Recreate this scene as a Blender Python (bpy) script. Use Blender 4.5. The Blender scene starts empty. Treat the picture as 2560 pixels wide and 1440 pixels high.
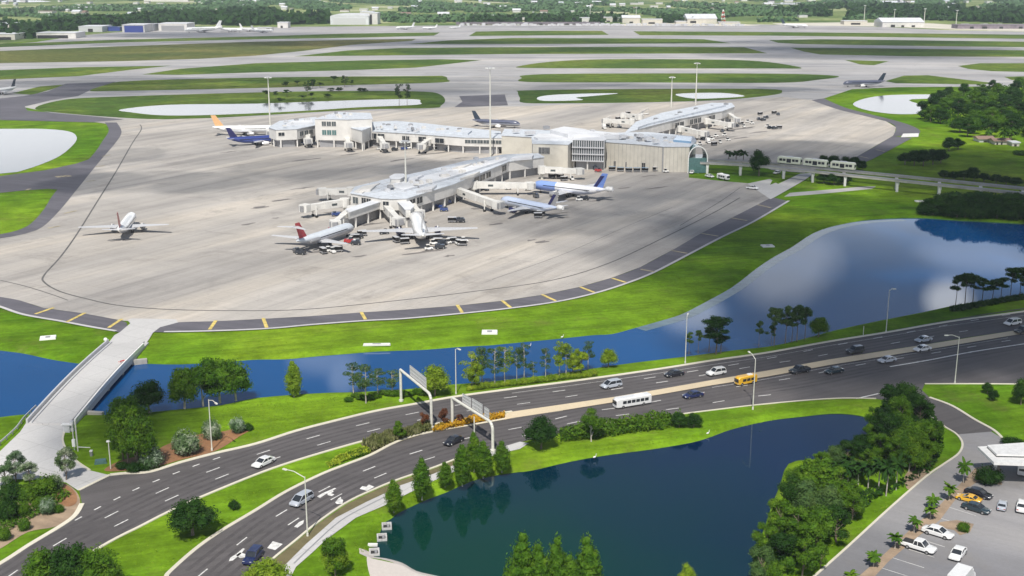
import bpy, math, random
from mathutils import Vector, Matrix, noise
from mathutils.geometry import tessellate_polygon
R = math.radians
scene = bpy.context.scene
COL = scene.collection
# ------------------------------------------------------------------ camera model
F, YH, H = 3000.0, -70.0, 92.0
PITCH = math.atan((720 - YH) / F)
CP, SP = math.cos(PITCH), math.sin(PITCH)
def P(x, y, z=0.0):
    """where the sight line through photo point (x, y) meets the level z"""
    dx, dy = (x - 1280) / F, (720 - y) / F
    fw, up = CP + dy * SP, -SP + dy * CP
    k = (H - z) / -up
    return Vector((dx * k, fw * k, z))
def Q(v):
    fwd = v[1] * CP - (v[2] - H) * SP
    up = v[1] * SP + (v[2] - H) * CP
    return (1280 + F * v[0] / fwd, 720 - F * up / fwd)
def height_at(x, y, ytop):
    """metres a thing standing at (x, y) must be tall to reach ytop in the photo"""
    b = P(x, y); lo, hi = 0.0, 85.0
    for _ in range(30):
        m = (lo + hi) / 2
        if Q((b.x, b.y, m))[1] > ytop: lo = m
        else: hi = m
    return lo
def mpp(y):
    """metres per photo pixel across, at row y"""
    return (P(1281, y) - P(1280, y)).length

# ------------------------------------------------------------------ materials
MATS = {}
def nd(nt, t, **k):
    n = nt.nodes.new(t)
    for a, b in k.items(): setattr(n, a, b)
    return n
def newmat(name):
    m = bpy.data.materials.new(name); m.use_nodes = True
    nt = m.node_tree; nt.nodes.clear()
    out = nd(nt, 'ShaderNodeOutputMaterial'); b = nd(nt, 'ShaderNodeBsdfPrincipled')
    nt.links.new(b.outputs[0], out.inputs[0])
    return m, nt, b
def rgba(c): return (c[0], c[1], c[2], 1)
def coords(nt, sx=1, sy=1, sz=1, rot=0, obj=False):
    if obj:
        tc = nd(nt, 'ShaderNodeTexCoord'); src = tc.outputs['Object']
    else:
        g = nd(nt, 'ShaderNodeNewGeometry'); src = g.outputs['Position']
    mr = nd(nt, 'ShaderNodeMapping'); mr.inputs['Rotation'].default_value = (0, 0, rot)
    nt.links.new(src, mr.inputs[0])
    ms = nd(nt, 'ShaderNodeMapping'); ms.inputs['Scale'].default_value = (sx, sy, sz)
    nt.links.new(mr.outputs[0], ms.inputs[0])
    return ms.outputs[0]
def noise_n(nt, vec, scale, detail=4, rough=.6, dist=0):
    n = nd(nt, 'ShaderNodeTexNoise'); n.inputs['Scale'].default_value = scale
    n.inputs['Detail'].default_value = detail; n.inputs['Roughness'].default_value = rough
    n.inputs['Distortion'].default_value = dist
    nt.links.new(vec, n.inputs['Vector']); return n.outputs[0]
def ramp(nt, fac, stops):
    r = nd(nt, 'ShaderNodeValToRGB'); e = r.color_ramp.elements
    while len(e) < len(stops): e.new(.5)
    for i, (p, c) in enumerate(stops):
        e[i].position = p; e[i].color = rgba(c) if not isinstance(c, (int, float)) else (c, c, c, 1)
    nt.links.new(fac, r.inputs[0]); return r.outputs[0]
def mix(nt, a, b, f, mode='MIX'):
    m = nd(nt, 'ShaderNodeMix', data_type='RGBA', blend_type=mode)
    for s, v in ((m.inputs[6], a), (m.inputs[7], b), (m.inputs[0], f)):
        if hasattr(v, 'links') or hasattr(v, 'is_linked'): nt.links.new(v, s)
        elif isinstance(v, (int, float)): s.default_value = v
        else: s.default_value = rgba(v)
    return m.outputs[2]
def bump(nt, b, h, strength=.3, dist=.05):
    n = nd(nt, 'ShaderNodeBump'); n.inputs['Strength'].default_value = strength
    n.inputs['Distance'].default_value = dist
    nt.links.new(h, n.inputs['Height']); nt.links.new(n.outputs[0], b.inputs['Normal'])
def plain(name, c, rough=.6, metal=0.0, var=.12, scale=1.5, coat=0.0):
    """painted or moulded surface: base colour with slight soiling"""
    if name in MATS: return MATS[name]
    m, nt, b = newmat(name)
    v = coords(nt)
    f = noise_n(nt, v, scale, 5, .65)
    dirt = ramp(nt, f, [(.3, 1 - var * 1.6), (.62, 1.0)])
    col = mix(nt, c, dirt, 1.0, 'MULTIPLY')
    nt.links.new(col, b.inputs['Base Color'])
    b.inputs['Roughness'].default_value = rough; b.inputs['Metallic'].default_value = metal
    b.inputs['Coat Weight'].default_value = coat
    b.inputs['Coat Roughness'].default_value = .08
    MATS[name] = m; return m
def grass_mat(name, stops, blade=.9, big=.006, mow=None):
    m, nt, b = newmat(name); v = coords(nt)
    n1 = noise_n(nt, v, big, 6, .62, .6); n2 = noise_n(nt, v, .09, 6, .7); n3 = noise_n(nt, v, blade, 4, .8)
    c = ramp(nt, n1, stops)
    c = mix(nt, c, ramp(nt, n2, [(.30, .58), (.5, .95), (.68, 1.35)]), 1.0, 'MULTIPLY')
    c = mix(nt, c, ramp(nt, n3, [(.2, .7), (.8, 1.3)]), 1.0, 'MULTIPLY')
    dry = ramp(nt, noise_n(nt, v, .05, 7, .78), [(.54, 0.0), (.72, .5)])
    c = mix(nt, c, (.17, .15, .05), dry)
    if mow is not None:
        w = noise_n(nt, coords(nt, .02, .6, 1, mow), 1.0, 2, .5)
        c = mix(nt, c, ramp(nt, w, [(.35, .86), (.65, 1.12)]), 1.0, 'MULTIPLY')
    nt.links.new(c, b.inputs['Base Color']); b.inputs['Roughness'].default_value = .95
    b.inputs['Specular IOR Level'].default_value = .03
    bump(nt, b, n3, .5, .15)
    MATS[name] = m; return m
grass_mat('lawn', [(.26, (.042, .115, .005)), (.41, (.078, .172, .007)), (.54, (.135, .235, .011)), (.70, (.21, .295, .018))], mow=-.3)  # bright end of the ramp also paints cloud-lit patches into the lawn
grass_mat('airfield_grass', [(.3, (.045, .09, .018)), (.45, (.07, .125, .02)), (.58, (.12, .17, .025)), (.72, (.19, .20, .05))], .3, mow=.02)  # yellowish end of the ramp imitates sunlit patches on the islands
grass_mat('dry_grass', [(.3, (.065, .095, .025)), (.5, (.11, .125, .035)), (.7, (.20, .18, .06))], .3)
grass_mat('far_land', [(.3, (.07, .13, .04)), (.46, (.14, .20, .06)), (.58, (.30, .34, .14)), (.7, (.60, .57, .44))], .02, .004)

def concrete_mat(name, c, streak=True, joints=True, dark=.6, rot=-1.03):
    m, nt, b = newmat(name); v = coords(nt)
    n1 = noise_n(nt, v, .012, 5, .6, .4); n3 = noise_n(nt, v, 1.2, 5, .7)
    col = mix(nt, tuple(x * .8 for x in c), tuple(x * 1.12 for x in c), ramp(nt, n1, [(.3, 0.0), (.7, 1.0)]))
    col = mix(nt, col, ramp(nt, n3, [(.3, .93), (.7, 1.05)]), 1.0, 'MULTIPLY')
    if streak:
        s = noise_n(nt, coords(nt, .010, .16, 1, rot), 1.0, 6, .7, .3)
        col = mix(nt, col, ramp(nt, s, [(.28, dark + .12), (.5, .95), (.64, 1.05), (.8, 1.12)]), 1.0, 'MULTIPLY')
        s2 = noise_n(nt, coords(nt, .0035, .032, 1, rot + .05), 1.0, 3, .6, .4)
        col = mix(nt, col, ramp(nt, s2, [(.3, (.68, .69, .72)), (.48, (.92, .92, .93)), (.66, (1.16, 1.12, 1.06))]), 1.0, 'MULTIPLY')
        blot = ramp(nt, noise_n(nt, v, .045, 6, .75, .5), [(.54, 0.0), (.70, .5)])
        col = mix(nt, col, (.18, .165, .15), blot)
    if joints:
        br = nd(nt, 'ShaderNodeTexBrick'); br.offset = 0
        br.inputs['Scale'].default_value = 1; br.inputs['Mortar Size'].default_value = .06
        br.inputs['Brick Width'].default_value = 7.6; br.inputs['Row Height'].default_value = 7.6
        br.inputs['Color1'].default_value = (1, 1, 1, 1); br.inputs['Color2'].default_value = (.95, .95, .95, 1)
        br.inputs['Mortar'].default_value = (.7, .7, .7, 1)
        nt.links.new(coords(nt, 1, 1, 1, rot), br.inputs['Vector'])
        col = mix(nt, col, br.outputs[0], 1.0, 'MULTIPLY')
    nt.links.new(col, b.inputs['Base Color']); b.inputs['Roughness'].default_value = .85
    MATS[name] = m; return m
concrete_mat('apron_concrete', (.475, .44, .395))
concrete_mat('taxi_concrete', (.415, .405, .40), rot=.02, joints=False, dark=.75)
concrete_mat('road_concrete', (.50, .49, .48), streak=False)
concrete_mat('lot_concrete', (.27, .265, .27), joints=False, dark=.8, rot=.6)
concrete_mat('curb_concrete', (.62, .58, .47), streak=False, joints=False)
concrete_mat('median_concrete', (.58, .48, .33), streak=False, joints=False)
concrete_mat('white_concrete', (.72, .71, .68), streak=False, joints=False)
concrete_mat('sand', (.50, .455, .42), streak=False, joints=False)
def asphalt_mat(name, c, scale=.05, rot=.45):
    m, nt, b = newmat(name); v = coords(nt)
    n1 = noise_n(nt, v, scale, 5, .65, .5); n2 = noise_n(nt, v, 4, 4, .7)
    col = mix(nt, tuple(x * .82 for x in c), tuple(x * 1.2 for x in c), ramp(nt, n1, [(.3, 0.0), (.7, 1.0)]))
    col = mix(nt, col, ramp(nt, n2, [(.3, .88), (.7, 1.12)]), 1.0, 'MULTIPLY')
    s = noise_n(nt, coords(nt, .02, .5, 1, rot), 1.0, 4, .6, .2)
    col = mix(nt, col, ramp(nt, s, [(.35, .86), (.6, 1.08)]), 1.0, 'MULTIPLY')
    nt.links.new(col, b.inputs['Base Color']); b.inputs['Roughness'].default_value = .8
    MATS[name] = m; return m
asphalt_mat('highway_asphalt', (.088, .080, .080), rot=-.55)
asphalt_mat('shoulder_asphalt', (.105, .10, .115))
asphalt_mat('mulch', (.26, .13, .06), .6)
asphalt_mat('dirt', (.30, .22, .15), .3)
asphalt_mat('dark_soil', (.13, .11, .05), .3)  # soil of the planting beds, darker than the bare dirt
asphalt_mat('rock_bank', (.36, .32, .22), 1.5)
asphalt_mat('stain', (.17, .155, .145), .1)
def water_mat(name, c, rough, ior, tint, shallow=None):
    m, nt, b = newmat(name); v = coords(nt)
    n = noise_n(nt, v, .02, 4, .5); col = mix(nt, tuple(x * .75 for x in c), tuple(x * 1.25 for x in c), n)
    if shallow:      # algae-green shallows towards the beach at (x, y)
        (x0, y0, rr), c2 = shallow; ds = nd(nt, 'ShaderNodeVectorMath', operation='DISTANCE'); nt.links.new(v, ds.inputs[0]); ds.inputs[1].default_value = (x0, y0, 0)
        dv = nd(nt, 'ShaderNodeMath', operation='MULTIPLY_ADD'); nt.links.new(ds.outputs['Value'], dv.inputs[0]); dv.inputs[1].default_value = 1 / rr
        wob = nd(nt, 'ShaderNodeMath', operation='MULTIPLY_ADD'); nt.links.new(noise_n(nt, v, .03, 4, .6), wob.inputs[0]); wob.inputs[1].default_value = .6; wob.inputs[2].default_value = -.3; nt.links.new(wob.outputs[0], dv.inputs[2])
        col = mix(nt, c2, col, ramp(nt, dv.outputs[0], [(.1, 0.0), (1.0, 1.0)]))
    nt.links.new(col, b.inputs['Base Color'])
    b.inputs['Roughness'].default_value = rough; b.inputs['IOR'].default_value = ior
    b.inputs['Specular Tint'].default_value = rgba(tint)
    bump(nt, b, noise_n(nt, coords(nt, 1, 2.2, 1), 1.1, 3, .6), .10, .02)
    MATS[name] = m; return m
water_mat('canal_water', (.0008, .056, .185), .03, 1.40, (.45, .80, 1.0))
water_mat('pond_water', (.0004, .012, .044), .03, 1.38, (.28, .80, 1.0), ((-5, 170, 70), (.001, .032, .019)))
water_mat('far_water', (.10, .11, .12), .1, 1.33, (1, 1, 1))
def foliage_mat(name, c1, c2, c3, tr=.25):
    m, nt, b = newmat(name)
    oi = nd(nt, 'ShaderNodeObjectInfo')
    v = coords(nt); n = noise_n(nt, v, .55, 4, .7); n2 = noise_n(nt, v, 3.5, 3, .7)
    col = ramp(nt, n, [(.3, c1), (.5, c2), (.72, c3)])
    col = mix(nt, col, ramp(nt, n2, [(.25, .6), (.75, 1.45)]), 1.0, 'MULTIPLY')
    col = mix(nt, col, ramp(nt, oi.outputs['Random'], [(0, (.78, .86, .9)), (1, (1.2, 1.12, 1.0))]), 1.0, 'MULTIPLY')
    nt.links.new(col, b.inputs['Base Color'])
    b.inputs['Roughness'].default_value = .7; b.inputs['Specular IOR Level'].default_value = .1
    t = nd(nt, 'ShaderNodeBsdfTranslucent'); nt.links.new(col, t.inputs[0])
    mx = nd(nt, 'ShaderNodeMixShader'); mx.inputs[0].default_value = tr
    nt.links.new(b.outputs[0], mx.inputs[1]); nt.links.new(t.outputs[0], mx.inputs[2])
    out = [x for x in nt.nodes if x.type == 'OUTPUT_MATERIAL'][0]
    nt.links.new(mx.outputs[0], out.inputs[0])
    MATS[name] = m; return m
foliage_mat('leaf_mid', (.032, .088, .007), (.066, .145, .010), (.13, .22, .018))
foliage_mat('leaf_bright', (.10, .17, .012), (.18, .27, .018), (.30, .37, .035))
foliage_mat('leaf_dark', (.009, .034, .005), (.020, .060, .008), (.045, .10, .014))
foliage_mat('leaf_pine', (.035, .08, .025), (.065, .125, .035), (.11, .17, .05))
foliage_mat('leaf_silver', (.05, .11, .035), (.13, .20, .085), (.62, .64, .52))
foliage_mat('leaf_reed', (.10, .13, .03), (.20, .2, .07), (.38, .34, .18))
foliage_mat('flower_orange', (.12, .14, .02), (.46, .27, .02), (.62, .38, .03))
foliage_mat('flower_yellow', (.16, .26, .02), (.34, .40, .03), (.5, .5, .05))
foliage_mat('flower_red', (.06, .05, .015), (.17, .055, .03), (.24, .13, .06))
foliage_mat('leaf_far', (.050, .11, .04), (.095, .17, .06), (.18, .26, .10), .1)
plain('bark', (.22, .17, .13), .9, var=.3); plain('bark_pale', (.48, .44, .38), .9, var=.3)
plain('bark_dark', (.09, .075, .055), .9, var=.3)
plain('white_paint', (.80, .79, .76), .5); plain('cream_wall', (.57, .535, .46), .75, var=.1, scale=.25)
plain('white_wall', (.64, .62, .585), .7, var=.1, scale=.2)
plain('bridge_white', (.68, .665, .625), .6, var=.12, scale=.4)
plain('roof_pale', (.55, .585, .63), .9, var=.16, scale=.4); plain('roof_white', (.66, .67, .69), .8, var=.12, scale=.1)
plain('grey_metal', (.34, .34, .35), .5, .3); plain('pale_metal', (.62, .62, .63), .45, .2)
plain('galvanised', (.66, .65, .58), .5, .1); plain('sign_back', (.42, .43, .42), .5, .3)
plain('dark_void', (.025, .024, .024), .8); plain('rubber', (.02, .02, .02), .8)
plain('glass_dark', (.03, .035, .042), .12, var=.2); plain('glass_grey', (.10, .115, .12), .15, var=.3)
plain('glass_teal', (.09, .18, .175), .15, var=.2); plain('glass_blue', (.20, .34, .50), .15)
plain('yellow_line', (.72, .56, .16), .7, var=.35, scale=.6); plain('white_line', (.74, .73, .70), .7, var=.3, scale=1)
plain('black_line', (.13, .125, .12), .8, var=.3, scale=.3); plain('dull_line', (.42, .36, .24), .8, var=.35, scale=.3)
plain('red_paint', (.55, .06, .05), .4, coat=.4); plain('engine_grey', (.45, .45, .46), .35, .5)
plain('chrome', (.7, .7, .7), .25, .9); plain('hangar_blue', (.04, .07, .30), .5)
plain('brown_roof', (.25, .17, .13), .8); plain('red_lamp', (.4, .03, .02), .3); plain('lamp_lens', (.75, .75, .72), .2)
plain('beam_concrete', (.40, .385, .35), .8, var=.25, scale=.2)
plain('purple_grey', (.26, .22, .25), .8, var=.3, scale=.1)

# ------------------------------------------------------------------ mesh helpers
class MB:
    def __init__(s): s.v = []; s.f = []
    def add(s, vs, fs):
        o = len(s.v); s.v += [tuple(x) for x in vs]; s.f += [tuple(i + o for i in f) for f in fs]; return s
    def quad(s, a, b, c, d): return s.add([a, b, c, d], [(0, 1, 2, 3)])
    def box(s, c, sz, rz=0.0, top=1.0):
        x, y, z = sz[0] / 2, sz[1] / 2, sz[2] / 2; cs, sn = math.cos(rz), math.sin(rz); vs = []
        for k in (-1, 1):
            t = top if k > 0 else 1
            for i, j in ((-1, -1), (1, -1), (1, 1), (-1, 1)):
                a, b = i * x * t, j * y * t
                vs.append((c[0] + a * cs - b * sn, c[1] + a * sn + b * cs, c[2] + k * z))
        return s.add(vs, [(3, 2, 1, 0), (4, 5, 6, 7), (0, 1, 5, 4), (1, 2, 6, 5), (2, 3, 7, 6), (3, 0, 4, 7)])
    def bar(s, a, b, w, h=None, z_up=True):
        """box beam from a to b"""
        a, b = Vector(a), Vector(b); d = b - a; h = h or w
        u = Vector((0, 0, 1)) if abs(d.normalized().z) < .95 else Vector((1, 0, 0))
        r = d.cross(u).normalized() * w / 2; u2 = r.cross(d).normalized() * h / 2
        vs = [a - r - u2, a + r - u2, a + r + u2, a - r + u2, b - r - u2, b + r - u2, b + r + u2, b - r + u2]
        return s.add(vs, [(3, 2, 1, 0), (4, 5, 6, 7), (0, 1, 5, 4), (1, 2, 6, 5), (2, 3, 7, 6), (3, 0, 4, 7)])
    def tube(s, a, b, ra, rb=None, n=8):
        a, b = Vector(a), Vector(b); rb = ra if rb is None else rb; d = (b - a).normalized()
        u = Vector((0, 0, 1)) if abs(d.z) < .9 else Vector((1, 0, 0))
        x = d.cross(u).normalized(); y = d.cross(x); vs = []
        for p, r in ((a, ra), (b, rb)):
            vs += [p + (x * math.cos(2 * math.pi * i / n) + y * math.sin(2 * math.pi * i / n)) * r for i in range(n)]
        fs = [(i, (i + 1) % n, n + (i + 1) % n, n + i) for i in range(n)]
        fs += [tuple(reversed(range(n))), tuple(range(n, 2 * n))]
        return s.add(vs, fs)
    def loft(s, rings, cap=True):
        n = len(rings[0]); vs = [p for r in rings for p in r]; fs = []
        for k in range(len(rings) - 1):
            for i in range(n):
                j = (i + 1) % n; fs.append((k * n + i, k * n + j, (k + 1) * n + j, (k + 1) * n + i))
        if cap: fs += [tuple(reversed(range(n))), tuple(range((len(rings) - 1) * n, len(rings) * n))]
        return s.add(vs, fs)
    def prism(s, pts, z0, z1, caps=True):
        n = len(pts); vs = [(p[0], p[1], z0) for p in pts] + [(p[0], p[1], z1) for p in pts]
        fs = [(i, (i + 1) % n, n + (i + 1) % n, n + i) for i in range(n)]
        if caps:
            t = tessellate_polygon([[Vector((p[0], p[1], 0)) for p in pts]])
            fs += [(n + a, n + b, n + c) for a, b, c in t] + [(c, b, a) for a, b, c in t]
        return s.add(vs, fs)
    def mesh(s, name, mat, smooth=None):
        me = bpy.data.meshes.new(name); me.from_pydata(s.v, [], s.f)
        if mat: me.materials.append(MATS[mat] if isinstance(mat, str) else mat)
        me.update()
        if smooth:
            me.shade_smooth(); me.set_sharp_from_angle(angle=R(smooth))
        return me
    def obj(s, name, mat, parent=None, smooth=None, loc=None):
        o = bpy.data.objects.new(name, s.mesh(name, mat, smooth)); COL.objects.link(o)
        if parent: o.parent = parent
        if loc: o.location = loc
        return o
def fixn(o):
    import bmesh
    bm = bmesh.new(); bm.from_mesh(o.data); bmesh.ops.recalc_face_normals(bm, faces=bm.faces); bm.to_mesh(o.data); bm.free(); return o
def tag(o, label=None, cat=None, group=None, kind=None):
    if label: o['label'] = label
    if cat: o['category'] = cat
    if group: o['group'] = group
    if kind: o['kind'] = kind
    return o
def empty(name, loc=(0, 0, 0), rz=0.0, label=None, cat=None, group=None):
    o = bpy.data.objects.new(name, None); COL.objects.link(o); o.location = loc; o.rotation_euler.z = rz
    o.empty_display_size = .5
    return tag(o, label, cat, group)
KIDS = {}
def copy_tree(o, parent=None):
    c = o.copy(); COL.objects.link(c); c.parent = parent
    for ch in list(o.children): copy_tree(ch, c)
    return c
ORD = ['first', 'second', 'third', 'fourth', 'fifth', 'sixth', 'seventh', 'eighth', 'ninth', 'tenth', 'eleventh', 'twelfth',
       'thirteenth', 'fourteenth', 'fifteenth', 'sixteenth', 'seventeenth', 'eighteenth', 'nineteenth', 'twentieth']
def ordw(i):
    if i < 20: return ORD[i]
    t = {2: 'twenty', 3: 'thirty', 4: 'forty', 5: 'fifty', 6: 'sixty', 7: 'seventy', 8: 'eighty', 9: 'ninety'}[(i + 1) // 10]
    u = (i + 1) % 10
    return t + '-' + ORD[u - 1] if u else t[:-1] + 'ieth'
CLUSTERS = {}
def cluster(o, key, cat):
    """things alike that stand in one row or clump: told apart by their order from the left"""
    CLUSTERS.setdefault(key, []).append((o, cat)); o['category'] = cat; o['group'] = key
def finish_clusters():
    for key, lst in CLUSTERS.items():
        lst.sort(key=lambda t: Q(t[0].location)[0])
        for i, (o, cat) in enumerate(lst):
            o['label'] = ('the only one of the ' + key) if len(lst) == 1 else f"{'leftmost' if i == 0 else 'rightmost' if i == len(lst) - 1 else ordw(i) + ' from the left'} of the {key}"

def smooth_px(pts, closed=False, n=5):
    out = []; m = len(pts)
    for i in range(m if closed else m - 1):
        p0 = pts[(i - 1) % m] if closed or i > 0 else pts[0]
        p1 = pts[i]; p2 = pts[(i + 1) % m]
        p3 = pts[(i + 2) % m] if closed or i + 2 < m else pts[-1]
        for k in range(n):
            t = k / n
            out.append(tuple(.5 * ((2 * p1[a]) + (-p0[a] + p2[a]) * t + (2 * p0[a] - 5 * p1[a] + 4 * p2[a] - p3[a]) * t * t + (-p0[a] + 3 * p1[a] - 3 * p2[a] + p3[a]) * t ** 3) for a in range(2)))
    if not closed: out.append(tuple(pts[-1]))
    return out
def sheet(name, px, z, mat, smooth=False, label=None, kind='structure', n=4, mb=None):
    pts = smooth_px(px, True, n) if smooth else px
    w = [P(x, y, z) for x, y in pts]
    t = tessellate_polygon([[Vector((p.x, p.y, 0)) for p in w]])
    m = mb or MB()
    fs = []
    for a, b, c in t:
        cr = (w[b] - w[a]).cross(w[c] - w[a]).z
        fs.append((a, b, c) if cr > 0 else (c, b, a))
    m.add(w, fs)
    if mb: return mb
    o = m.obj(name, mat); o['kind'] = kind
    return o
def strip(mb, pts, w, z0, z1):
    """raised ribbon of width w along world points"""
    n = len(pts); L = []; Rr = []
    for i in range(n):
        d = (pts[min(i + 1, n - 1)] - pts[max(i - 1, 0)]); d.z = 0; d.normalize(); s = Vector((-d.y, d.x, 0)) * w / 2
        L.append(pts[i] + s); Rr.append(pts[i] - s)
    rings = [[(l.x, l.y, z0), (r.x, r.y, z0), (r.x, r.y, z1), (l.x, l.y, z1)] for l, r in zip(L, Rr)]
    mb.loft(rings)
def flat_strip(mb, pts, w, z):
    n = len(pts); vs = []
    for i in range(n):
        d = (pts[min(i + 1, n - 1)] - pts[max(i - 1, 0)]); d.z = 0; d.normalize(); s = Vector((-d.y, d.x, 0)) * w / 2
        a, b = pts[i] - s, pts[i] + s
        vs += [(a.x, a.y, z), (b.x, b.y, z)]
    mb.add(vs, [(2 * i, 2 * i + 2, 2 * i + 3, 2 * i + 1) for i in range(n - 1)])
def path(px, z=0, n=5): return [P(x, y, z) for x, y in smooth_px(px, False, n)]
def along(pts, step, start=0.0):
    """points and directions every step metres"""
    out = []; s = start; acc = 0
    for a, b in zip(pts, pts[1:]):
        L = (b - a).length
        while s <= acc + L:
            t = (s - acc) / L if L else 0; out.append((a.lerp(b, t), (b - a).normalized())); s += step
        acc += L
    return out
concrete_mat('pale_lot', (.62, .58, .48), streak=False, joints=False)
asphalt_mat('shallow_sand', (.10, .15, .17), .3); MATS['shallow_sand'].node_tree.nodes['Principled BSDF'].inputs['Roughness'].default_value = .12
# ------------------------------------------------------------------ water, banks and ground
WZ = -.9
CANAL = [(-420, 838), (-60, 866), (0, 876), (60, 884), (130, 899), (190, 908), (230, 912), (300, 910), (350, 909), (450, 911), (560, 905), (640, 899),
         (715, 898), (790, 891), (865, 885), (940, 879), (990, 877), (1065, 874), (1165, 866), (1214, 864), (1280, 858), (1405, 846), (1480, 838),
         (1530, 835), (1580, 822), (1655, 801), (1705, 785), (1760, 757), (1830, 718), (1890, 672), (1935, 642), (1979, 618), (2035, 582), (2097, 562),
         (2179, 549), (2294, 545), (2400, 552), (2560, 560), (2750, 575), (2980, 640), (2900, 705), (2700, 722), (2560, 742), (2470, 752), (2395, 762), (2307, 781),
         (2195, 803), (2120, 819), (2070, 831), (1995, 851), (1920, 867), (1830, 877), (1705, 893), (1580, 908), (1480, 922), (1430, 930), (1305, 946),
         (1190, 958), (1115, 963), (1015, 974), (890, 981), (790, 984), (640, 996), (550, 1014), (450, 1024), (330, 1035), (212, 1038), (95, 1036), (50, 1038),
         (0, 1044), (-60, 1052), (-420, 1080)]
POND = [(2136, 1037), (2168, 1046), (2174, 1066), (2172, 1095), (2130, 1125), (2095, 1140), (2030, 1150), (1972, 1160), (1950, 1215), (1930, 1265), (1912, 1320),
        (1890, 1375), (1880, 1440), (1850, 1520), (1600, 1545), (1300, 1530), (1200, 1480), (1130, 1450), (1080, 1438), (1040, 1428), (1005, 1408), (965, 1397),
        (928, 1390), (938, 1365), (948, 1335), (960, 1308), (977, 1297), (1002, 1279), (1065, 1250), (1115, 1231), (1190, 1199), (1280, 1182), (1330, 1176),
        (1430, 1153), (1530, 1136), (1630, 1123), (1730, 1106), (1780, 1091), (1830, 1073), (1920, 1052), (2000, 1042), (2080, 1034)]
def ring_world(px, z, n=3): return [P(x, y, z) for x, y in smooth_px(px, True, n)]
def offset(w, d):
    n = len(w); A = sum(w[i].x * w[(i + 1) % n].y - w[(i + 1) % n].x * w[i].y for i in range(n)); sg = 1 if A > 0 else -1; out = []
    for i in range(n):
        t = (w[(i + 1) % n] - w[i - 1]); t.z = 0; t.normalize()
        out.append(Vector((w[i].x + t.y * d * sg, w[i].y - t.x * d * sg, 0)))
    return out
holes = []
for nm, px, mat, off in (('canal_water', CANAL, 'canal_water', 2.8), ('pond_water', POND, 'pond_water', 2.0)):
    w = ring_world(px, WZ); o = offset(w, off); holes.append([Vector((p.x, p.y, 0)) for p in o])
    foot = offset(w, -1.2)
    n = len(w); m = MB()
    mid = [(a.lerp(b, .45)) for a, b in zip(w, o)]
    for p in mid: p.z = WZ * .40
    vs = [(p.x, p.y, WZ - .9) for p in foot] + [(p.x, p.y, WZ + .05) for p in w] + [tuple(p) for p in mid] + [(p.x, p.y, 0) for p in o]
    m.add(vs, [(k * n + i, k * n + (i + 1) % n, (k + 1) * n + (i + 1) % n, (k + 1) * n + i) for k in range(3) for i in range(n)])
    b = m.obj('bank', 'lawn'); fixn(b); b['kind'] = 'structure'
    # thin pale waterline of sand and stones
    m = MB(); sand = offset(w, .75)
    m.add([(p.x, p.y, WZ + .03) for p in w] + [(p.x, p.y, WZ + .26) for p in sand], [(i, (i + 1) % n, n + (i + 1) % n, n + i) for i in range(n)])
    b = m.obj('shore_edge', 'rock_bank'); b['kind'] = 'structure'
    if nm == 'pond_water':
        m = MB(); up = [p + Vector((0, 0, .03)) for p in o]
        for i in range(n):
            x_, y_ = Q(w[i])
            if 905 < x_ < 1160 and y_ > 1384:
                j = (i + 1) % n; A = [w[i], w[j], mid[j], mid[i]]; B = [mid[i], mid[j], o[j], o[i]]
                for qd in (A, B): m.add([(p.x, p.y, p.z + .03 + (.06 if p is w[i] or p is w[j] else 0)) for p in qd], [(0, 1, 2, 3)])
        sb = m.obj('sand_beach', 'sand'); fixn(sb); sb['kind'] = 'structure'
    t = tessellate_polygon([[Vector((p.x, p.y, 0)) for p in w]]); m = MB()
    m.add([(p.x, p.y, WZ) for p in w], [(a, b_, c) if (w[b_] - w[a]).cross(w[c] - w[a]).z > 0 else (c, b_, a) for a, b_, c in t])
    o_ = m.obj(nm, mat); o_['kind'] = 'structure'
m = MB(); flat_strip(m, path([(1600, 823), (1655, 808), (1712, 790), (1768, 762), (1838, 722), (1899, 676), (1945, 646), (1989, 622), (2045, 586), (2105, 566), (2180, 554), (2260, 550)], WZ, 4), 4.2, WZ + .015)
o_ = m.obj('shallows', 'shallow_sand'); o_['kind'] = 'structure'
outer = [Vector((-3900, 60, 0)), Vector((3900, 60, 0)), Vector((3900, 5200, 0)), Vector((-3900, 5200, 0))]
allv = outer + holes[0] + holes[1]
t = tessellate_polygon([outer, holes[0], holes[1]])
m = MB(); m.add(allv, [(a, b, c) if (allv[b] - allv[a]).cross(allv[c] - allv[a]).z > 0 else (c, b, a) for a, b, c in t])
g = m.obj('ground', 'lawn'); g['kind'] = 'structure'

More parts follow.
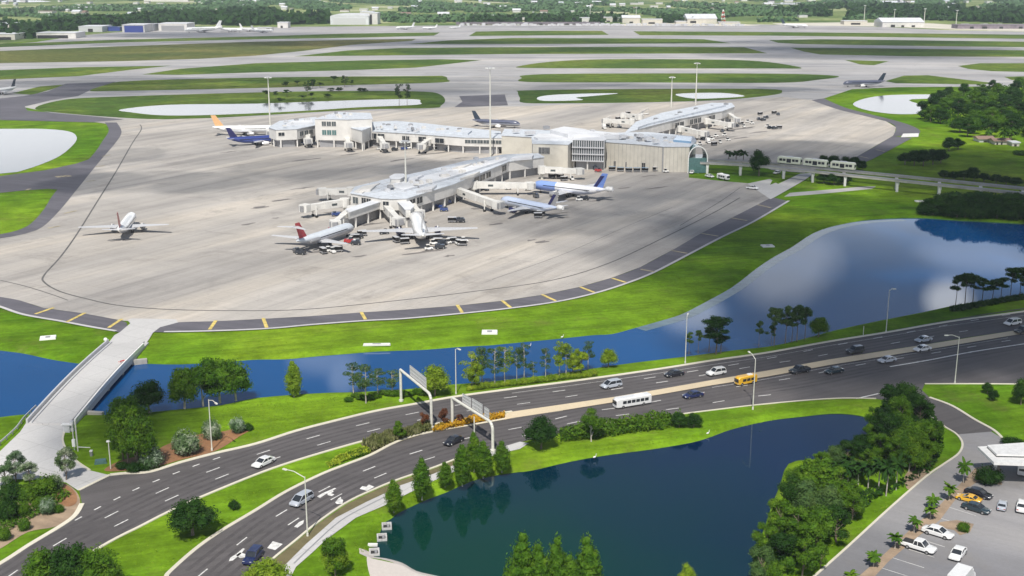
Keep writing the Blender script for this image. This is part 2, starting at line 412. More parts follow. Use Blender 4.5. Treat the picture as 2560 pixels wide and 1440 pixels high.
# ------------------------------------------------------------------ the airfield: pavement, grass islands
sheet('far_ground', [(-1200, 150), (-300, 128), (-30, 112), (190, 92), (640, 73), (1200, 66), (1900, 64), (2200, 70), (2600, 84), (3300, 110), (4200, -20), (-1400, -22)], .02, 'far_land')
sheet('airfield_pavement', [(-700, 150), (-30, 114), (90, 105), (190, 90), (320, 78), (640, 68), (1200, 63), (1900, 61), (2200, 67), (2380, 76), (2600, 80), (3200, 100),
      (3200, 240), (2620, 219), (2480, 216), (2240, 218), (2130, 223), (2060, 246), (2060, 300), (320, 300), (180, 292), (60, 268), (-30, 262), (-700, 262)], .05, 'taxi_concrete')
for px in ([(1550, 60), (1600, 57), (1720, 57), (1860, 60), (1900, 64), (1850, 65), (1560, 64)], [(1930, 58), (2100, 56), (2320, 58), (2420, 64), (2600, 72), (2600, 80), (2380, 73), (2200, 66), (1950, 63)], [(60, 24), (290, 20), (300, 24), (100, 30), (-40, 36), (-60, 32)],
           [(580, 7), (800, 1), (820, 5), (660, 10), (590, 10)], [(400, 5), (600, 2), (560, 6)], [(1230, 6), (1330, 4), (1320, 7)], [(-60, 66), (30, 62), (110, 58), (120, 62), (20, 74), (-60, 78)]):
    sheet('cleared_lot', px, .07, 'pale_lot')
ISL = [
 [(-500, 134), (-20, 111), (300, 99), (640, 91), (860, 84), (1100, 81), (1085, 89), (900, 94), (640, 98), (300, 106), (-20, 119), (-500, 144)],
 [(1190, 79), (1280, 77), (1505, 77), (1522, 87), (1280, 89), (1172, 90)],
 [(1583, 78), (1920, 80), (2240, 83), (2580, 87), (2900, 92), (2900, 102), (2580, 97), (2240, 93), (1920, 89), (1600, 88)],
 [(-500, 150), (-20, 128), (320, 115), (640, 104), (860, 100), (1040, 97), (1030, 102), (880, 112), (760, 127), (640, 139), (500, 147), (300, 153), (-20, 158), (-500, 170)],
 [(1022, 110), (1120, 101), (1280, 95), (1600, 96), (1760, 98), (1828, 108), (1600, 109), (1280, 110)],
 [(1922, 100), (2050, 98), (2560, 104), (2900, 109), (2900, 124), (2580, 118), (2240, 114), (2000, 110), (1945, 107)],
 [(735, 141), (870, 126), (1000, 120), (1280, 118), (1600, 117), (1860, 118), (1918, 133), (1600, 134), (1280, 135), (1000, 138)],
 [(1975, 119), (2200, 121), (2580, 126), (2900, 131), (2900, 149), (2580, 142), (2300, 141), (2050, 136), (2010, 129)],
 [(-500, 192), (-20, 176), (200, 168), (430, 164), (330, 174), (200, 190), (0, 199), (-20, 200), (-500, 214)],
 [(355, 186), (450, 172), (640, 158), (900, 151), (1100, 148), (1205, 150), (1130, 159), (1040, 169), (860, 176), (640, 181), (450, 187)],
 [(1295, 166), (1380, 154), (1520, 148), (1800, 149), (1920, 155), (2005, 170), (1920, 171), (1600, 171), (1330, 170)],
 [(2112, 150), (2222, 153), (2185, 163), (2150, 161)],
 [(2395, 165), (2450, 158), (2580, 158), (2900, 162), (2900, 186), (2580, 180), (2480, 178), (2420, 172)],
 [(30, 233), (100, 216), (165, 211), (130, 223), (80, 237)],
 [(225, 226), (300, 204), (640, 194), (1050, 190), (1108, 190), (1118, 198), (1105, 206), (900, 212), (640, 220), (300, 227)],
 [(1305, 195), (1312, 188), (1450, 184), (1920, 184), (2095, 190), (2040, 200), (1940, 207), (1600, 206), (1320, 205)],
 [(2212, 203), (2260, 189), (2320, 188), (2420, 200), (2490, 208), (2450, 211), (2240, 208)],
 [(2510, 192), (2580, 190), (2900, 192), (2900, 210), (2580, 203), (2530, 200)],
 [(90, 268), (150, 251), (250, 243), (640, 231), (900, 227), (1060, 229), (1100, 236), (1113, 251), (1102, 264), (1080, 270), (900, 274), (640, 289), (450, 298), (300, 294), (120, 279)],
 [(1295, 230), (1310, 226), (1500, 223), (1900, 222), (1955, 230), (1920, 239), (1800, 250), (1600, 256), (1420, 258), (1310, 257), (1300, 245)]]
for i, px in enumerate(ISL):
    o = sheet('grass_island', px, .10, 'dry_grass' if i == 3 else 'airfield_grass', i in (10, 14, 15, 18, 19)); o['kind'] = 'structure'
sheet('taxiway', [(1148, 240), (1262, 236), (1266, 250), (1270, 263), (1136, 268), (1156, 254)], .19, 'shoulder_asphalt')
for px in ([(300, 274), (420, 262), (640, 259), (900, 250), (1035, 248), (1050, 255), (1040, 262), (900, 268), (760, 277), (640, 283), (500, 288), (400, 288), (330, 281)],
           [(1345, 243), (1400, 236), (1545, 233), (1480, 240), (1440, 244), (1455, 250), (1360, 252)],
           [(1690, 235), (1800, 232), (1862, 240), (1800, 245), (1730, 246)],
           [(2133, 262), (2150, 250), (2190, 241), (2240, 237), (2330, 236), (2420, 238), (2450, 246), (2280, 248), (2300, 262), (2310, 282), (2240, 285), (2170, 276)],
           [(-700, 325), (-300, 320), (0, 322), (100, 322), (170, 328), (192, 343), (180, 365), (140, 395), (60, 425), (0, 434), (-300, 460), (-700, 470)]):
    sheet('pond', px, .14, 'far_water', True)
# old asphalt taxiways at the left
sheet('taxiway', [(-700, 262), (0, 246), (60, 240), (120, 228), (165, 209), (290, 204), (232, 222), (195, 240), (130, 250), (62, 266), (68, 276), (200, 288), (310, 298), (245, 306), (0, 300), (-700, 308)], .12, 'shoulder_asphalt')
sheet('taxiway', [(-700, 470), (0, 440), (110, 426), (190, 409), (228, 396), (262, 392), (200, 478), (120, 472), (60, 476), (0, 482), (-700, 520)], .06, 'shoulder_asphalt')
# apron
APRON = [(235, 305), (330, 297), (420, 298), (640, 292), (900, 278), (1090, 271), (1140, 267), (1300, 266), (1420, 261), (1600, 258), (1800, 252), (1960, 242), (2028, 250), (2090, 272),
         (2150, 287), (2215, 303), (2240, 318), (2235, 338), (2143, 391), (2085, 412), (2010, 432), (1930, 425), (1870, 402), (1740, 402), (1722, 425), (1722, 444), (1800, 452), (1868, 458), (1923, 483),
         (1930, 493), (1828, 545), (1753, 583), (1690, 620), (1600, 668), (1530, 694), (1450, 717), (1355, 737), (1255, 752), (1143, 764), (1000, 775), (903, 781), (780, 790), (658, 797),
         (540, 803), (430, 806), (310, 802), (200, 782), (110, 770), (50, 751), (0, 742), (-700, 690), (-700, 640), (0, 596), (60, 585), (105, 568), (150, 525), (195, 470), (250, 402), (288, 358), (304, 330), (290, 313)]
sheet('apron', APRON, .16, 'apron_concrete')
def band(name, a, b, z, mat, n=4):
    a = path(a, z, n); b = path(b, z, n)
    import itertools
    def res(p, k):
        tot = sum((y - x).length for x, y in zip(p, p[1:])); return [q for q, d in along(p, tot / k * .99999)][:k + 1]
    k = 60; a, b = res(a, k), res(b, k); n_ = min(len(a), len(b)); m = MB()
    m.add([tuple(x) for pr in zip(a[:n_], b[:n_]) for x in pr], [(2 * i, 2 * i + 1, 2 * i + 3, 2 * i + 2) for i in range(n_ - 1)])
    o = m.obj(name, mat); fixn(o); o['kind'] = 'structure'; return o
IN1 = [(-30, 736), (0, 742), (50, 751), (110, 770), (200, 782), (300, 801), (318, 812), (300, 832)]
OUT1 = [(-30, 760), (0, 768), (60, 788), (150, 804), (230, 819), (290, 829), (302, 832)]
band('shoulder', IN1, OUT1, .20, 'shoulder_asphalt')
IN2 = [(400, 818), (430, 806), (540, 803), (658, 797), (780, 790), (903, 781), (1000, 775), (1143, 764), (1255, 752), (1355, 737), (1450, 717), (1530, 694), (1600, 668), (1690, 620), (1753, 583), (1828, 545), (1930, 493)]
OUT2 = [(380, 830), (410, 831), (522, 829), (668, 823), (780, 813), (915, 803), (1010, 798), (1155, 785), (1275, 772), (1390, 756), (1485, 735), (1565, 710), (1635, 682), (1720, 638), (1802, 595), (1884, 555), (1972, 503)]
band('shoulder', IN2, OUT2, .20, 'shoulder_asphalt')
band('shoulder', [(292, 306), (304, 330), (288, 358), (250, 402), (195, 470), (150, 525), (105, 568), (60, 585), (0, 596), (-60, 602)],
     [(262, 306), (272, 326), (258, 350), (225, 395), (140, 478), (112, 520), (85, 552), (55, 572), (0, 586), (-60, 590)], .20, 'shoulder_asphalt')
band('shoulder', [(2028, 250), (2090, 272), (2150, 287), (2215, 303), (2240, 318), (2232, 340)], [(2060, 246), (2110, 268), (2170, 284), (2255, 306), (2298, 324), (2296, 338)], .20, 'shoulder_asphalt')
band('shoulder', [(2232, 340), (2143, 391), (2075, 418)], [(2280, 345), (2180, 398), (2120, 420)], .20, 'shoulder_asphalt')
m = MB()
for a, b, c, d in (((2258, 334), (2297, 333), (2296, 342), (2252, 343)),): m.add([P(*q, .24) for q in (a, b, c, d)], [(3, 2, 1, 0)])
o = m.obj('pavement_patch', 'white_concrete'); o['kind'] = 'structure'
# pale kerb line along the outer edge of the shoulder
m = MB()
for px in (OUT1[:-1], OUT2[1:]): flat_strip(m, path(px, 0), 1.1, .23)
o = m.obj('shoulder_edge_strip', 'road_concrete'); o['kind'] = 'structure'
# yellow bars across the shoulder, taxi lines
m = MB()
BARS = [((135, 771), (88, 787)), ((213, 784), (167, 807)), ((305, 799), (272, 821)), ((540, 803), (524, 826)), ((658, 797), (667, 821)), ((903, 782), (914, 801)),
        ((1143, 764), (1156, 784)), ((1255, 753), (1277, 771)), ((1355, 738), (1389, 754)), ((1450, 719), (1486, 733)), ((1530, 697), (1565, 708))]
for a, b in BARS: flat_strip(m, [P(*a), P(*b)], .95, .25)
o = m.obj('shoulder_marking', 'yellow_line'); o['kind'] = 'structure'
m = MB()
for a, b in (((1602, 675), (1636, 681)), ((1680, 628), (1718, 635)), ((1753, 585), (1796, 592)), ((1828, 546), (1868, 553)), ((1894, 513), (1928, 521)), ((160, 535), (192, 528)), ((120, 572), (150, 566)),
             ((215, 455), (238, 452)), ((240, 418), (262, 415)), ((255, 392), (276, 388)), ((2190, 375), (2212, 380)), ((2150, 392), (2172, 397))):
    flat_strip(m, [P(*a), P(*b)], 1.1, .25)
o = m.obj('shoulder_marking', 'dull_line'); o['kind'] = 'structure'
m = MB()
flat_strip(m, path([(350, 312), (353, 325), (330, 360), (290, 430), (240, 510), (190, 590), (150, 645), (110, 690), (112, 708), (150, 730), (215, 748), (290, 764), (400, 774), (560, 778), (760, 775), (1000, 752), (1200, 728), (1380, 702), (1520, 660), (1660, 595), (1780, 535), (1850, 495)]), .6, .19)
flat_strip(m, path([(0, 702), (60, 716), (125, 736), (170, 752)]), .4, .19)
flat_strip(m, path([(1700, 565), (1800, 505), (1850, 470)]), .35, .19)
flat_strip(m, path([(1230, 700), (1400, 640), (1560, 570), (1680, 520)]), .2, .19)
o = m.obj('taxi_line', 'black_line'); o['kind'] = 'structure'
m = MB()
for a, b in (((140, 443), (150, 442)), ((153, 442), (160, 441)), ((163, 441), (170, 440)), ((173, 441), (179, 440))): flat_strip(m, [P(*a), P(*b)], 4.5, .12)
flat_strip(m, [P(75, 472), P(66, 476)], 1.5, .1)
o = m.obj('taxiway_marking', 'dull_line'); o['kind'] = 'structure'
# stains by the gates
rs = random.Random(5)
m = MB()
ST = [(650, 518, 60, 6), (690, 545, 30, 4), (760, 470, 70, 4), (700, 500, 80, 5), (1330, 600, 40, 5), (1120, 640, 40, 6), (760, 400, 90, 4), (880, 385, 70, 4), (1000, 400, 80, 4), (1150, 395, 60, 3),
      (1500, 500, 60, 4), (620, 560, 50, 5), (1240, 560, 50, 5), (660, 360, 50, 3), (1900, 330, 60, 3), (1850, 345, 70, 3), (570, 380, 60, 3), (1250, 300, 40, 2), (830, 530, 60, 5), (900, 640, 50, 5), (1400, 545, 50, 4),
      (320, 600, 30, 4), (1560, 470, 50, 3), (1850, 300, 40, 2), (1620, 440, 60, 3), (1060, 630, 120, 8), (800, 628, 110, 7), (1380, 535, 110, 7), (1430, 500, 100, 6), (900, 372, 160, 5), (1100, 382, 160, 5), (760, 360, 90, 4), (1200, 520, 90, 6), (930, 560, 110, 7), (1000, 540, 120, 6), (1850, 322, 130, 5), (1800, 345, 120, 5), (1350, 605, 60, 7), (1640, 470, 90, 4), (300, 600, 60, 5)]
for x, y, w, h in ST:
    k = 12; pts = []
    for i in range(k):
        a = 2 * math.pi * i / k; r = rs.uniform(.35, 1.0)
        pts.append((x + w * r * math.cos(a) * .5, y + h * r * math.sin(a) * .5 - w * r * math.cos(a) * .06))
    sheet('', pts, .18 + .0005 * len(m.v) * .02, 'stain', True, mb=m)
o = m.obj('apron_stains', 'stain'); o['kind'] = 'structure'

# ------------------------------------------------------------------ roads
sheet('service_road', [(-300, 1330), (-40, 1150), (0, 1128), (50, 1080), (66, 1056), (188, 1058), (176, 1046), (165, 1070), (158, 1095), (165, 1122), (190, 1152), (225, 1176), (275, 1188), (195, 1226), (165, 1206), (110, 1198), (28, 1198), (0, 1224), (-300, 1420)], .04, 'road_concrete')
sheet('service_road', [(286, 838), (300, 830), (326, 808), (318, 800), (330, 796), (440, 798), (445, 806), (400, 818), (382, 832), (374, 846), (360, 866), (272, 856)], .215, 'road_concrete')
sheet('service_road', [(1868, 459), (1925, 447), (1945, 460), (1962, 452), (2000, 434), (2036, 432), (2012, 450), (1942, 490), (1926, 498)], .22, 'road_concrete')
sheet('grass_island', [(1925, 462), (1962, 448), (1985, 440), (1960, 440), (1930, 452)], .25, 'lawn')
sheet('access_track', [(1975, 482), (2060, 475), (2160, 466), (2190, 466), (2180, 472), (2060, 484), (1960, 492)], .03, 'taxi_concrete')
UP_TOP = [(-640, 1790), (-380, 1640), (-140, 1488), (0, 1410), (75, 1362), (150, 1317), (187, 1290), (205, 1260), (198, 1226), (275, 1188), (312, 1184), (375, 1180), (450, 1157), (537, 1134), (640, 1110), (740, 1078), (840, 1052), (940, 1028),
          (1040, 1010), (1140, 992), (1280, 973), (1405, 957), (1530, 940), (1655, 922), (1780, 902), (1920, 882), (2070, 855), (2220, 831), (2370, 805), (2560, 779), (2800, 745)]
UP_BOT = [(2800, 785), (2545, 825), (2395, 847), (2295, 864), (2220, 875), (2070, 899), (1920, 926), (1780, 950), (1655, 972), (1530, 993), (1405, 1011), (1280, 1029), (1170, 1046), (1060, 1066), (952, 1092), (865, 1115), (740, 1152),
          (640, 1187), (487, 1250), (412, 1285), (350, 1317), (275, 1355), (130, 1440), (50, 1490), (-150, 1620), (-330, 1760)]
sheet('highway', UP_TOP + UP_BOT, .05, 'highway_asphalt')
LO_TOP = [(250, 1760), (330, 1610), (400, 1480), (415, 1445), (425, 1430), (487, 1375), (550, 1330), (640, 1276), (715, 1230), (802, 1187), (865, 1162), (927, 1138), (990, 1106), (1065, 1083), (1190, 1061), (1280, 1045), (1405, 1026), (1530, 1006), (1655, 985),
          (1780, 963), (1920, 941), (2070, 913), (2220, 889), (2345, 869), (2545, 836), (2800, 795)]
sheet('highway', LO_TOP + [(2800, 965), (2560, 961), (2455, 960), (2312, 960), (2305, 975), (2324, 994), (2380, 1015), (2436, 1049), (2483, 1075), (2478, 1079), (2391, 1086), (2361, 1067), (2339, 1050), (2295, 1022), (2240, 1004),
       (2190, 997), (2080, 997), (1920, 1010), (1780, 1026), (1605, 1048), (1500, 1060), (1400, 1082), (1290, 1108), (1200, 1132), (1140, 1148), (1077, 1172), (1002, 1197), (940, 1222), (865, 1258), (790, 1310), (740, 1351), (680, 1400), (640, 1440), (580, 1520), (500, 1700), (470, 1780)], .05, 'highway_asphalt')
sheet('median_strip', [(2800, 785), (2545, 825), (2295, 864), (2070, 899), (1920, 926), (1780, 950), (1655, 972), (1530, 993), (1405, 1011), (1280, 1029), (1262, 1034), (1262, 1049), (1280, 1045), (1405, 1026),
       (1530, 1006), (1655, 985), (1780, 963), (1920, 941), (2070, 913), (2220, 889), (2345, 869), (2545, 836), (2800, 795)], .18, 'median_concrete')
sheet('planting_bed', [(1262, 1034), (1170, 1047), (1085, 1062), (1010, 1080), (952, 1094), (900, 1108), (925, 1138), (990, 1107), (1065, 1083), (1190, 1062), (1262, 1049)], .12, 'dark_soil')
m = MB()
LOT_K = [(2406, 1109), (2397, 1134), (2361, 1160), (2314, 1193), (2220, 1275), (2120, 1367), (2040, 1438), (1990, 1482)]
KERBS = [(UP_TOP[:8], .9), (UP_TOP[9:], .95), (UP_BOT[11:24], .6), (LO_TOP[1:17], .75),
         ([(2800, 965), (2560, 961), (2455, 960), (2312, 960)], .4), ([(2324, 994), (2380, 1015), (2436, 1049), (2483, 1075), (2506, 1096)], .6),
         ([(2295, 1022), (2339, 1050), (2361, 1067), (2391, 1086), (2406, 1109)] + LOT_K[1:], .4), ([(2190, 997), (2080, 997), (1920, 1010), (1780, 1026), (1605, 1048), (1500, 1060)], .35),
         ([(1140, 1148), (1077, 1172), (1002, 1197), (940, 1222), (865, 1258), (790, 1310), (740, 1351), (680, 1400), (640, 1440), (580, 1520)], .45),
         ([(165, 1070), (157, 1098), (165, 1122), (190, 1152), (225, 1176)], .35), ([(28, 1198), (0, 1224), (-60, 1262)], .7), ([(198, 1226), (275, 1188)], .6)]
for px, w in KERBS: strip(m, path(px), w, 0, .16)
o = m.obj('kerb', 'curb_concrete'); o['kind'] = 'structure'
o = sheet('sidewalk', [(610, 1600), (695, 1446), (710, 1415), (765, 1360), (840, 1294), (915, 1255), (960, 1234), (1002, 1213), (1085, 1184), (1160, 1152), (1240, 1122), (1300, 1104), (1322, 1108), (1300, 1122), (1240, 1136), (1170, 1165), (1090, 1199), (1027, 1230),
      (960, 1264), (890, 1294), (815, 1349), (780, 1382), (740, 1417), (725, 1446), (650, 1600)], .09, 'road_concrete')
m = MB(); flat_strip(m, path([(735, 1410), (775, 1371), (850, 1304), (925, 1262), (975, 1238)]), .25, .12)
o = m.obj('sidewalk_joint', 'grey_metal'); o['kind'] = 'structure'
sheet('planting_bed', [(640, 1445), (682, 1402), (742, 1353), (792, 1312), (867, 1260), (942, 1224), (1004, 1200), (1079, 1174), (1140, 1150), (1160, 1152), (1085, 1184), (1002, 1213), (915, 1255), (840, 1294), (765, 1360), (705, 1420), (690, 1445)], .06, 'dark_soil')
sheet('planting_bed', [(-60, 1270), (0, 1238), (60, 1213), (110, 1203), (165, 1210), (193, 1232), (200, 1260), (182, 1288), (140, 1316), (70, 1330), (0, 1372), (-60, 1400)], .06, 'dirt', True)
sheet('mulch_patch', [(135, 1215), (165, 1212), (190, 1234), (190, 1258), (165, 1266), (140, 1248)], .09, 'mulch', True)
sheet('mulch_patch', [(262, 1172), (300, 1152), (380, 1130), (420, 1110), (500, 1085), (560, 1078), (615, 1062), (630, 1072), (600, 1090), (537, 1128), (450, 1150), (375, 1172), (312, 1177), (270, 1178)], .06, 'mulch', True)
sheet('sand_beach', [(917, 1392), (930, 1396), (1000, 1412), (1040, 1432), (1100, 1447), (1150, 1470), (1150, 1530), (960, 1530), (925, 1440)], .05, 'sand', True)
# ramp end and the parking lot
sheet('parking_lot', [(2391, 1086), (2478, 1079), (2506, 1096), (2600, 1115), (2900, 1150), (2900, 1560), (1940, 1560), (2000, 1476), (2040, 1440), (2120, 1369), (2220, 1277), (2314, 1195), (2361, 1162), (2397, 1136), (2406, 1110)], .045, 'lot_concrete')
sheet('planting_bed', [(2160, 1470), (2130, 1455), (2200, 1395), (2290, 1310), (2350, 1262), (2400, 1210), (2440, 1168), (2500, 1160), (2505, 1212), (2440, 1206), (2395, 1240), (2350, 1300), (2290, 1345), (2220, 1405)], .08, 'dirt')
sheet('planting_bed', [(2350, 1305), (2392, 1300), (2435, 1310), (2425, 1330), (2400, 1338), (2385, 1325), (2345, 1318)], .08, 'dirt')
sheet('dirt_patch', [(2262, 1190), (2290, 1165), (2318, 1172), (2322, 1186), (2290, 1215), (2268, 1222)], .03, 'dirt', True)
asphalt_mat('tyre_wear', (.070, .063, .064), .2)
# ------------------------------------------------------------------ painted markings
m = MB()
def dashes(px, start=0, step=11.75, L=3.1, w=.2):
    pts = path(px); tot = sum((b - a).length for a, b in zip(pts, pts[1:]))
    for p, d in along(pts, step, start): flat_strip(m, [p - d * L / 2, p + d * L / 2], w * 1.25, .056)
dashes([(28, 1437), (134, 1365), (257, 1298), (383, 1237), (507, 1185), (632, 1140), (755.5, 1101), (878, 1068), (1001.8, 1040), (1127, 1016), (1251, 997), (1373.8, 981), (1492, 965), (1607.5, 947.5), (1722, 930), (1840, 911), (1960, 889), (2090, 863), (2215, 841), (2340, 818), (2470, 795), (2600, 775)])
dashes([(303, 1308), (429, 1246), (559, 1190.5), (690, 1146), (816.8, 1106.8), (946, 1073), (1075, 1045), (1205, 1022), (1332.5, 1005.8), (1454.5, 986.5), (1572.5, 967.5), (1690, 950), (1890, 915), (2005, 898), (2120, 876), (2200, 864), (2320, 843), (2450, 822)])
dashes([(505, 1434), (590, 1365), (677, 1300), (776, 1242), (876, 1192), (985.5, 1149), (1100, 1113), (1217, 1085), (1330, 1063), (1446, 1034), (1562, 1017), (1680, 996), (1795, 975), (1900, 958), (2000, 942), (2150, 912), (2290, 890), (2400, 872), (2520, 852)])
dashes([(640, 1378), (719, 1314), (822.5, 1252.5), (930.5, 1198), (1045, 1156), (1160, 1122), (1290, 1095), (1410, 1062), (1530, 1041), (1655, 1026), (1735, 1015), (1850, 996), (1950, 985)])
for p, d in along(path([(196, 1297), (246, 1270), (294, 1246), (343, 1222), (394, 1201), (442, 1182), (492, 1163), (543, 1146)]), 4.6):
    flat_strip(m, [p - d * .8, p + d * .8], .3, .056)
tw = m
m = MB()
for base, offs in ((0, (-1.85,)), ):
    pass
LN1 = [(-330, 1640), (-110, 1508), (28, 1437), (134, 1365), (257, 1298), (383, 1237), (507, 1185), (632, 1140), (755.5, 1101), (878, 1068), (1001.8, 1040), (1127, 1016), (1251, 997), (1373.8, 981), (1492, 965), (1607.5, 947.5), (1722, 930), (1840, 911), (1960, 889), (2090, 863), (2215, 841), (2340, 818), (2470, 795), (2600, 775)]
LN2 = [(505, 1434), (590, 1365), (677, 1300), (776, 1242), (876, 1192), (985.5, 1149), (1100, 1113), (1217, 1085), (1330, 1063), (1446, 1034), (1562, 1017), (1680, 996), (1795, 975), (1900, 958), (2000, 942), (2150, 912), (2290, 890), (2400, 872), (2520, 852)]
for px, lanes in ((LN1, (2.0, -1.7, -5.5)), (LN2, (1.9, -1.8, -5.4))):
    pts = path(px)
    for off in lanes:
        for wheel_ in (-.85, .85):
            q = []
            for i, p in enumerate(pts):
                d = (pts[min(i + 1, len(pts) - 1)] - pts[max(i - 1, 0)]).normalized(); q.append(p + Vector((-d.y, d.x, 0)) * (off + wheel_))
            flat_strip(m, q, .75, .0525)
o = m.obj('tyre_wear', 'tyre_wear'); o['kind'] = 'structure'
m = tw
# turn arrows and solid blocks on the lane beside the sidewalk
def poly(pts, z=.058):
    w = [P(x, y, z) for x, y in pts]; t = tessellate_polygon([[Vector((p.x, p.y, 0)) for p in w]])
    m.add(w, [(a, b, c) if (w[b] - w[a]).cross(w[c] - w[a]).z > 0 else (c, b, a) for a, b, c in t])
poly([(792, 1241), (806, 1233), (836, 1220), (841, 1221), (813, 1236), (800, 1245)])
poly([(818, 1234), (832, 1226), (834, 1229), (828, 1233), (836, 1236), (830, 1240), (820, 1238)])
poly([(838, 1256), (846, 1246), (852, 1242), (853, 1247), (858, 1250), (856, 1259), (842, 1260)])
poly([(899, 1222), (906, 1215), (916, 1217), (922, 1211), (936, 1217), (918, 1227)])
poly([(668, 1370), (682, 1353), (707, 1360), (688, 1375)])
poly([(572, 1403), (576, 1394), (592, 1384), (608, 1370), (612, 1372), (602, 1385), (582, 1401)])
poly([(590, 1388), (600, 1381), (613, 1385), (614, 1393), (600, 1395)])
poly([(735, 1317), (748, 1305), (760, 1300), (758, 1309), (744, 1319)])
flat_strip(m, path([(2225, 917), (2320, 901), (2430, 880), (2560, 860), (2700, 838)]), .5, .058)
flat_strip(m, [P(2140, 997), P(2212, 981)], .4, .058)
flat_strip(m, path([(2800, 756), (2560, 789), (2370, 815), (2220, 841), (2070, 865), (1920, 892), (1780, 912), (1655, 932), (1530, 950), (1405, 967), (1280, 983)]), .12, .056)
flat_strip(m, path([(2520, 845), (2345, 874), (2220, 895), (2070, 919), (1920, 947), (1780, 969)]), .12, .056)
for i in range(9):
    a, b = Vector((2352 - i * 26, 1262 + i * 26)), Vector((2440 - i * 26, 1290 + i * 26))
    if i in (0, 1, 3, 4, 5, 6): flat_strip(m, [P(*a), P(*b)], .12, .056)
o = m.obj('road_markings', 'white_line'); o['kind'] = 'structure'
# ------------------------------------------------------------------ trees
rng = random.Random(11)
def leaf_cloud(lobes, n, size, r, out=.6, core=True):
    """leaf clumps scattered through lobes (centre, radii); lobes are filled mostly near their skin"""
    m = MB(); tot = sum(l[1][0] * l[1][1] + l[1][0] * l[1][2] for l in lobes)
    for c, rad in lobes:
        k = int(n * (rad[0] * rad[1] + rad[0] * rad[2]) / tot)
        ph = r.uniform(0, 50)
        for _ in range(k):
            d = Vector((r.gauss(0, 1), r.gauss(0, 1), r.gauss(0, 1))); d.normalize()
            q = .62 + .5 * r.random() ** .7
            q *= 1 + .28 * noise.noise(d * 2.2 + Vector((ph, 0, 0)))
            p = Vector((c[0] + d.x * rad[0] * q, c[1] + d.y * rad[1] * q, c[2] + d.z * rad[2] * q))
            nrm = (d * out + Vector((r.gauss(0, .5), r.gauss(0, .5), r.gauss(0, .5) + .25))).normalized()
            a = nrm.orthogonal().normalized(); b = nrm.cross(a); th = r.uniform(0, 6.28)
            a, b = a * math.cos(th) + b * math.sin(th), b * math.cos(th) - a * math.sin(th)
            s = size * r.uniform(.55, 1.35); a *= s; b *= s * r.uniform(.5, .9)
            m.add([p - a * .9, p - b * .6 + a * .1, p + a, p + b * .6 + nrm * s * .2], [(0, 1, 2, 3)])
    if core:
        for c, rad in lobes:
            ball(m, c, [x * .66 for x in rad], 10, 7, r, .25)
    return m
def ball(m, c, rad, nu, nv, r, amp=.1):
    ph = r.uniform(0, 99); vs = [(c[0], c[1], c[2] - rad[2])]; fs = []
    for j in range(1, nv):
        t = math.pi * j / nv - math.pi / 2
        for i in range(nu):
            a = 2 * math.pi * i / nu; d = Vector((math.cos(a) * math.cos(t), math.sin(a) * math.cos(t), math.sin(t)))
            k = 1 + amp * noise.noise(d * 1.7 + Vector((ph, ph, 0))) * 2
            vs.append((c[0] + d.x * rad[0] * k, c[1] + d.y * rad[1] * k, c[2] + d.z * rad[2] * k))
    vs.append((c[0], c[1], c[2] + rad[2]))
    for i in range(nu):
        fs.append((0, 1 + (i + 1) % nu, 1 + i)); e = 1 + (nv - 2) * nu
        fs.append((e + i, e + (i + 1) % nu, len(vs) - 1))
        for j in range(nv - 2):
            a = 1 + j * nu; b = a + nu
            fs.append((a + i, a + (i + 1) % nu, b + (i + 1) % nu, b + i))
    m.add(vs, fs)
def tapered(m, pts, r0, r1, n=7):
    k = len(pts) - 1
    for i in range(k): m.tube(pts[i], pts[i + 1], r0 + (r1 - r0) * i / k, r0 + (r1 - r0) * (i + 1) / k, n)
